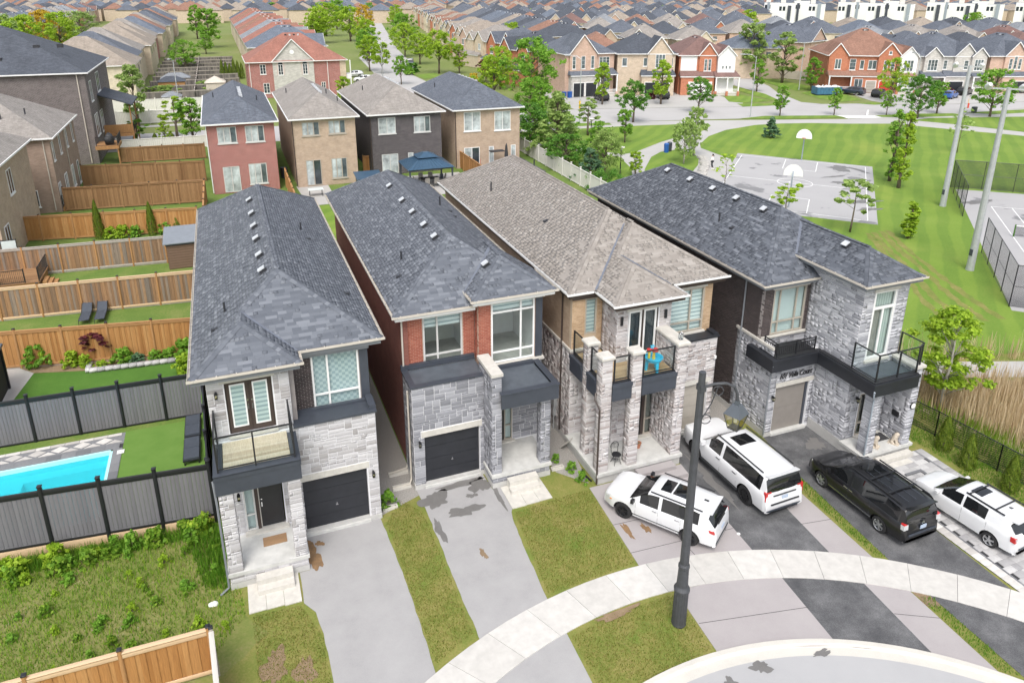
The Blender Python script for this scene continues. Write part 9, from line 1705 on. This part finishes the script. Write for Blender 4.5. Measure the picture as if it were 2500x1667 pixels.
# solar panels on a far roof
# ---- small things near the houses
def toy_table():
    R=thing('water_play_table','bright blue toy water table with red and yellow tower on the balcony','toy',(15.98,24.02,4.76));c=Vector((15.98,24.02,4.76));m=MB();m.lathe(c,[(.10,.50),(.34,.50),(.40,.62),(.41,.66),(.37,.66),(.33,.56),(0,.55)],20);m.build('basin',M('toy_blue'),R)
    for k in range(3):a=2*math.pi*k/3+.6;m=MB();m.tube([c+Vector((.26*math.cos(a),.26*math.sin(a),.51)),c+Vector((.30*math.cos(a),.30*math.sin(a),0))],[.09,.06],8);m.build('leg',M('toy_blue'),R)
    m=MB();m.lathe(c+Vector((0,0,.55)),[(.07,0),(.05,.32),(.10,.36),(0,.38)],10);m.build('tower',M('toy_yellow'),R);m=MB();m.lathe(c+Vector((.04,0,.9)),[(0,0),(.15,.02),(.17,.10),(.13,.10),(.1,.05),(0,.05)],12);m.lathe(c+Vector((-.2,.06,.92)),[(0,0),(.10,.02),(.12,.10),(0,.12)],10);m.build('bucket',M('red_plastic'),R);m=MB();m.tube([c+Vector((-.2,.06,.6)),c+Vector((-.2,.06,.92))],.06,8);m.build('chute',M('toy_yellow'),R);m=MB()
    for k in range(5):a=2*math.pi*k/5;m.obox(c+Vector((-.06+.07*math.cos(a),.05,1.12+.07*math.sin(a))),(.04*math.cos(a),0,.04*math.sin(a)),(0,.01,0),(-.025*math.sin(a),0,.025*math.cos(a)))
    m.build('pinwheel',M('toy_blue'),R)
toy_table()
lt=thing('lantern','small glass lantern on the stone pillar cap of the tan house','lantern',(17.1,23.75,6.15));part('frame',M('chrome'),lt,(17.02,17.18,23.67,23.83,6.151,6.18),(17.02,17.18,23.67,23.83,6.42,6.45),*[(17.1+a-.01,17.1+a+.01,23.75+b-.01,23.75+b+.01,6.18,6.42)for a in(-.065,.065)for b in(-.065,.065)]);part('pane',M('pane'),lt,(17.045,17.155,23.695,23.805,6.181,6.419));m=MB();m.tube([(17.05,23.75,6.45),(17.1,23.75,6.55),(17.15,23.75,6.45)],.01,5);m.build('handle',M('chrome'),lt,uv=False)
bt=thing('bistro_chair','black wrought iron bistro chair on the porch of the tan house','chair',(14.3,23.85,.57));c=Vector((14.3,23.85,.57));m=MB();m.lathe(c,[(0,.44),(.20,.44),(.215,.455),(.20,.47),(0,.465)],18);m.build('seat',M('black_metal'),bt);m=MB()
m.tube([c+Vector((.20*math.cos(t*.35-.2),.19,.70+.25*math.sin(t*.35-.2)+.05))for t in range(11)],.014,5);m.tube([c+Vector((-.16,.17,.46)),c+Vector((-.17,.19,.70))],.014,5);m.tube([c+Vector((.16,.17,.46)),c+Vector((.17,.19,.70))],.014,5)
for k in range(5):m.tube([c+Vector((-.12+.06*k,.19,.66)),c+Vector((-.16+.08*k,.19,.78)),c+Vector((-.08+.04*k,.19,.94))],.009,5)
m.build('backrest',M('black_metal'),bt)
for k in range(4):a=math.pi/4+k*math.pi/2;m=MB();m.tube([c+Vector((.15*math.cos(a),.15*math.sin(a),.45)),c+Vector((.13*math.cos(a),.13*math.sin(a),.28)),c+Vector((.24*math.cos(a),.24*math.sin(a),0))],.013,5);m.build('leg',M('black_metal'),bt)
m=MB();m.tube([c+Vector((.13*math.cos(t*.524),.13*math.sin(t*.524),.27))for t in range(13)],.010,5);m.build('ring',M('black_metal'),bt)
pt2=thing('flower_pot','small terracotta pot by the front door of the tan house','pot',(15.8,24.5,.57));m=MB();m.lathe((15.8,24.5,.57),[(.09,0),(.13,.22),(.15,.23),(.15,.27),(.11,.26)],12);m.build('pot',M('brick_orange'),pt2);m=MB();m.lathe((15.8,24.5,.57),[(0,.24),(.11,.24)],12);m.build('soil',M('dirt'),pt2)
# lion statues: seated body, chest, mane, head, paws in one skin
for lab,x,y in(('seated stone lion by the right pillar of the dark brick house porch',27.12,20.62),('seated stone lion half hidden behind the porch pillar of the dark brick house',26.05,20.75)):
    R=thing('lion_statue',lab,'statue',(x,y,.5),.5,'stone lions of the porch');V=[(0,.10,.13),(0,.03,.26),(0,-.03,.38),(0,-.06,.47),(0,-.13,.47),(0,-.17,.45),(.07,-.04,.28),(.075,-.09,.14),(.08,-.11,.03),(.08,-.16,.02),(-.07,-.04,.28),(-.075,-.09,.14),(-.08,-.11,.03),(-.08,-.16,.02),(.11,.10,.10),(.13,.02,.05),(.13,-.06,.03),(-.11,.10,.10),(-.13,.02,.05),(-.13,-.06,.03),(.06,-.06,.56),(-.06,-.06,.56)]
    E_=[(0,1),(1,2),(2,3),(3,4),(4,5),(2,6),(6,7),(7,8),(8,9),(2,10),(10,11),(11,12),(12,13),(0,14),(14,15),(15,16),(0,17),(17,18),(18,19),(3,20),(3,21)];skin_body('body',R,M('lion_stone'),V,E_,[.12,.115,.13,.125,.085,.045,.05,.042,.036,.034,.05,.042,.036,.034,.07,.055,.035,.07,.055,.035,.03,.03]);m=MB();m.box(-.19,.19,-.22,.24,.0,.03);m.build('plinth',M('lion_stone'),R)
tag(part('doormat',M('mat_dark'),None,(26.2,27.2,20.95,21.5,.502,.52)),'large black doormat on the porch of the dark brick house','doormat')
# grey paver walk beside the dark brick house
pv=tag(part('paver_walk',M('mat_dark'),None,(24.52,28.6,9,20.2,-.02,.012)),kind='structure');rp=random.Random(8);upv=unit_mesh(M('paver_grey'));udk=unit_mesh(M('paver_dark'));upl=unit_mesh(M('paver_light'));y=9.2;row=0;cntp=0
while y<20.1:
    h=.30;x=25.0+(.15 if row%2 else 0)*1.0
    while x<28.05:
        w=rp.choice((.30,.45,.60));w=min(w,28.1-x)
        if w>.1:piece_obj('paver',upv,pv,(x+w/2,y+h/2,.016),(w/2-.006,h/2-.006,.020+rp.uniform(0,.003)));cntp+=1
        x+=w
    piece_obj('paver',upl,pv,(24.72,y+h/2,.016),(.19,h/2-.006,.021));piece_obj('paver',udk,pv,(24.95,y+h/2,.0165),(.045,h/2-.004,.021));piece_obj('paver',udk,pv,(28.16,y+h/2,.0165),(.05,h/2-.004,.021));piece_obj('paver',upv,pv,(28.4,y+h/2,.016),(.18,h/2-.006,.021));y+=h;row+=1
ed=tag(part('step_edging',M('paver_dark'),None,(26.2,27.05,19.0,19.12,.02,.10),(27.05,27.17,18.5,19.12,.02,.10),(26.6,27.05,18.5,18.6,.02,.10)),'dark raised paver edging before the steps of the dark brick house','edging');tag(part('stepping_slab',M('precast'),None,(26.15,27.35,19.66,19.95,.03,.055)),'pale slab at the foot of the steps of the dark brick house','slab')
# drains, splash blocks, loose things
for lab,x0,x1,y0,y1 in(('white splash block under the downspout beside the red brick house',4.85,5.65,26.2,26.45),('white splash block on the grass right of the red brick house porch',11.75,12.35,25.0,25.2),('white splash block at the garage corner of the leftmost stone house',4.2,4.8,25.1,25.3),('brown drain trough in the gravel beside the red brick house',4.9,5.75,27.2,27.42)):
    R=thing('splash_block',lab,'splash block',(x0,y0,0),0,'splash blocks by the downspouts');part('base',M('precast'),R,(x0,x1,y0,y1,.0,.05));part('lip',M('precast'),R,(x0,x1,y0,y0+.05,.051,.12),(x0,x1,y1-.05,y1,.051,.12),(x1-.05,x1,y0+.051,y1-.051,.051,.12))
tag(MB().obox((13.05,26.3,.35),(.12,.1,0),(.16,-.2,.28),(.01,.01,.01)).build('leaning_board',M('precast')),'pale board leaning on the porch edge of the tan house','board')
tag(MB().tube([(13.05,24.6,.04),(12.98,24.2,.05),(13.06,23.75,.04)],.05,6).build('drain_hose',M('black_metal')),'black drain hose lying along the porch of the tan house','hose')
rl=random.Random(77)
for lab,x,y in(('crumpled white litter among the weeds near the fence corner',-4.0,20.9),('white plastic scrap in the weeds by the porch steps',-2.35,22.5),('torn white bag in the weeds before the cedar fence',-4.3,20.6)):
    o=lump('litter',lab,'litter',(x,y,0),.18,.12,.08,'cloth_white',rl.randint(0,99))
ut=tag(MB().lathe((17.0,18.75,.02),[(0,.0),(.07,0),(.07,.012),(0,.012)],14).build('valve_cover',M('white_vinyl')),'small round white valve cover in the driveway concrete','cover')
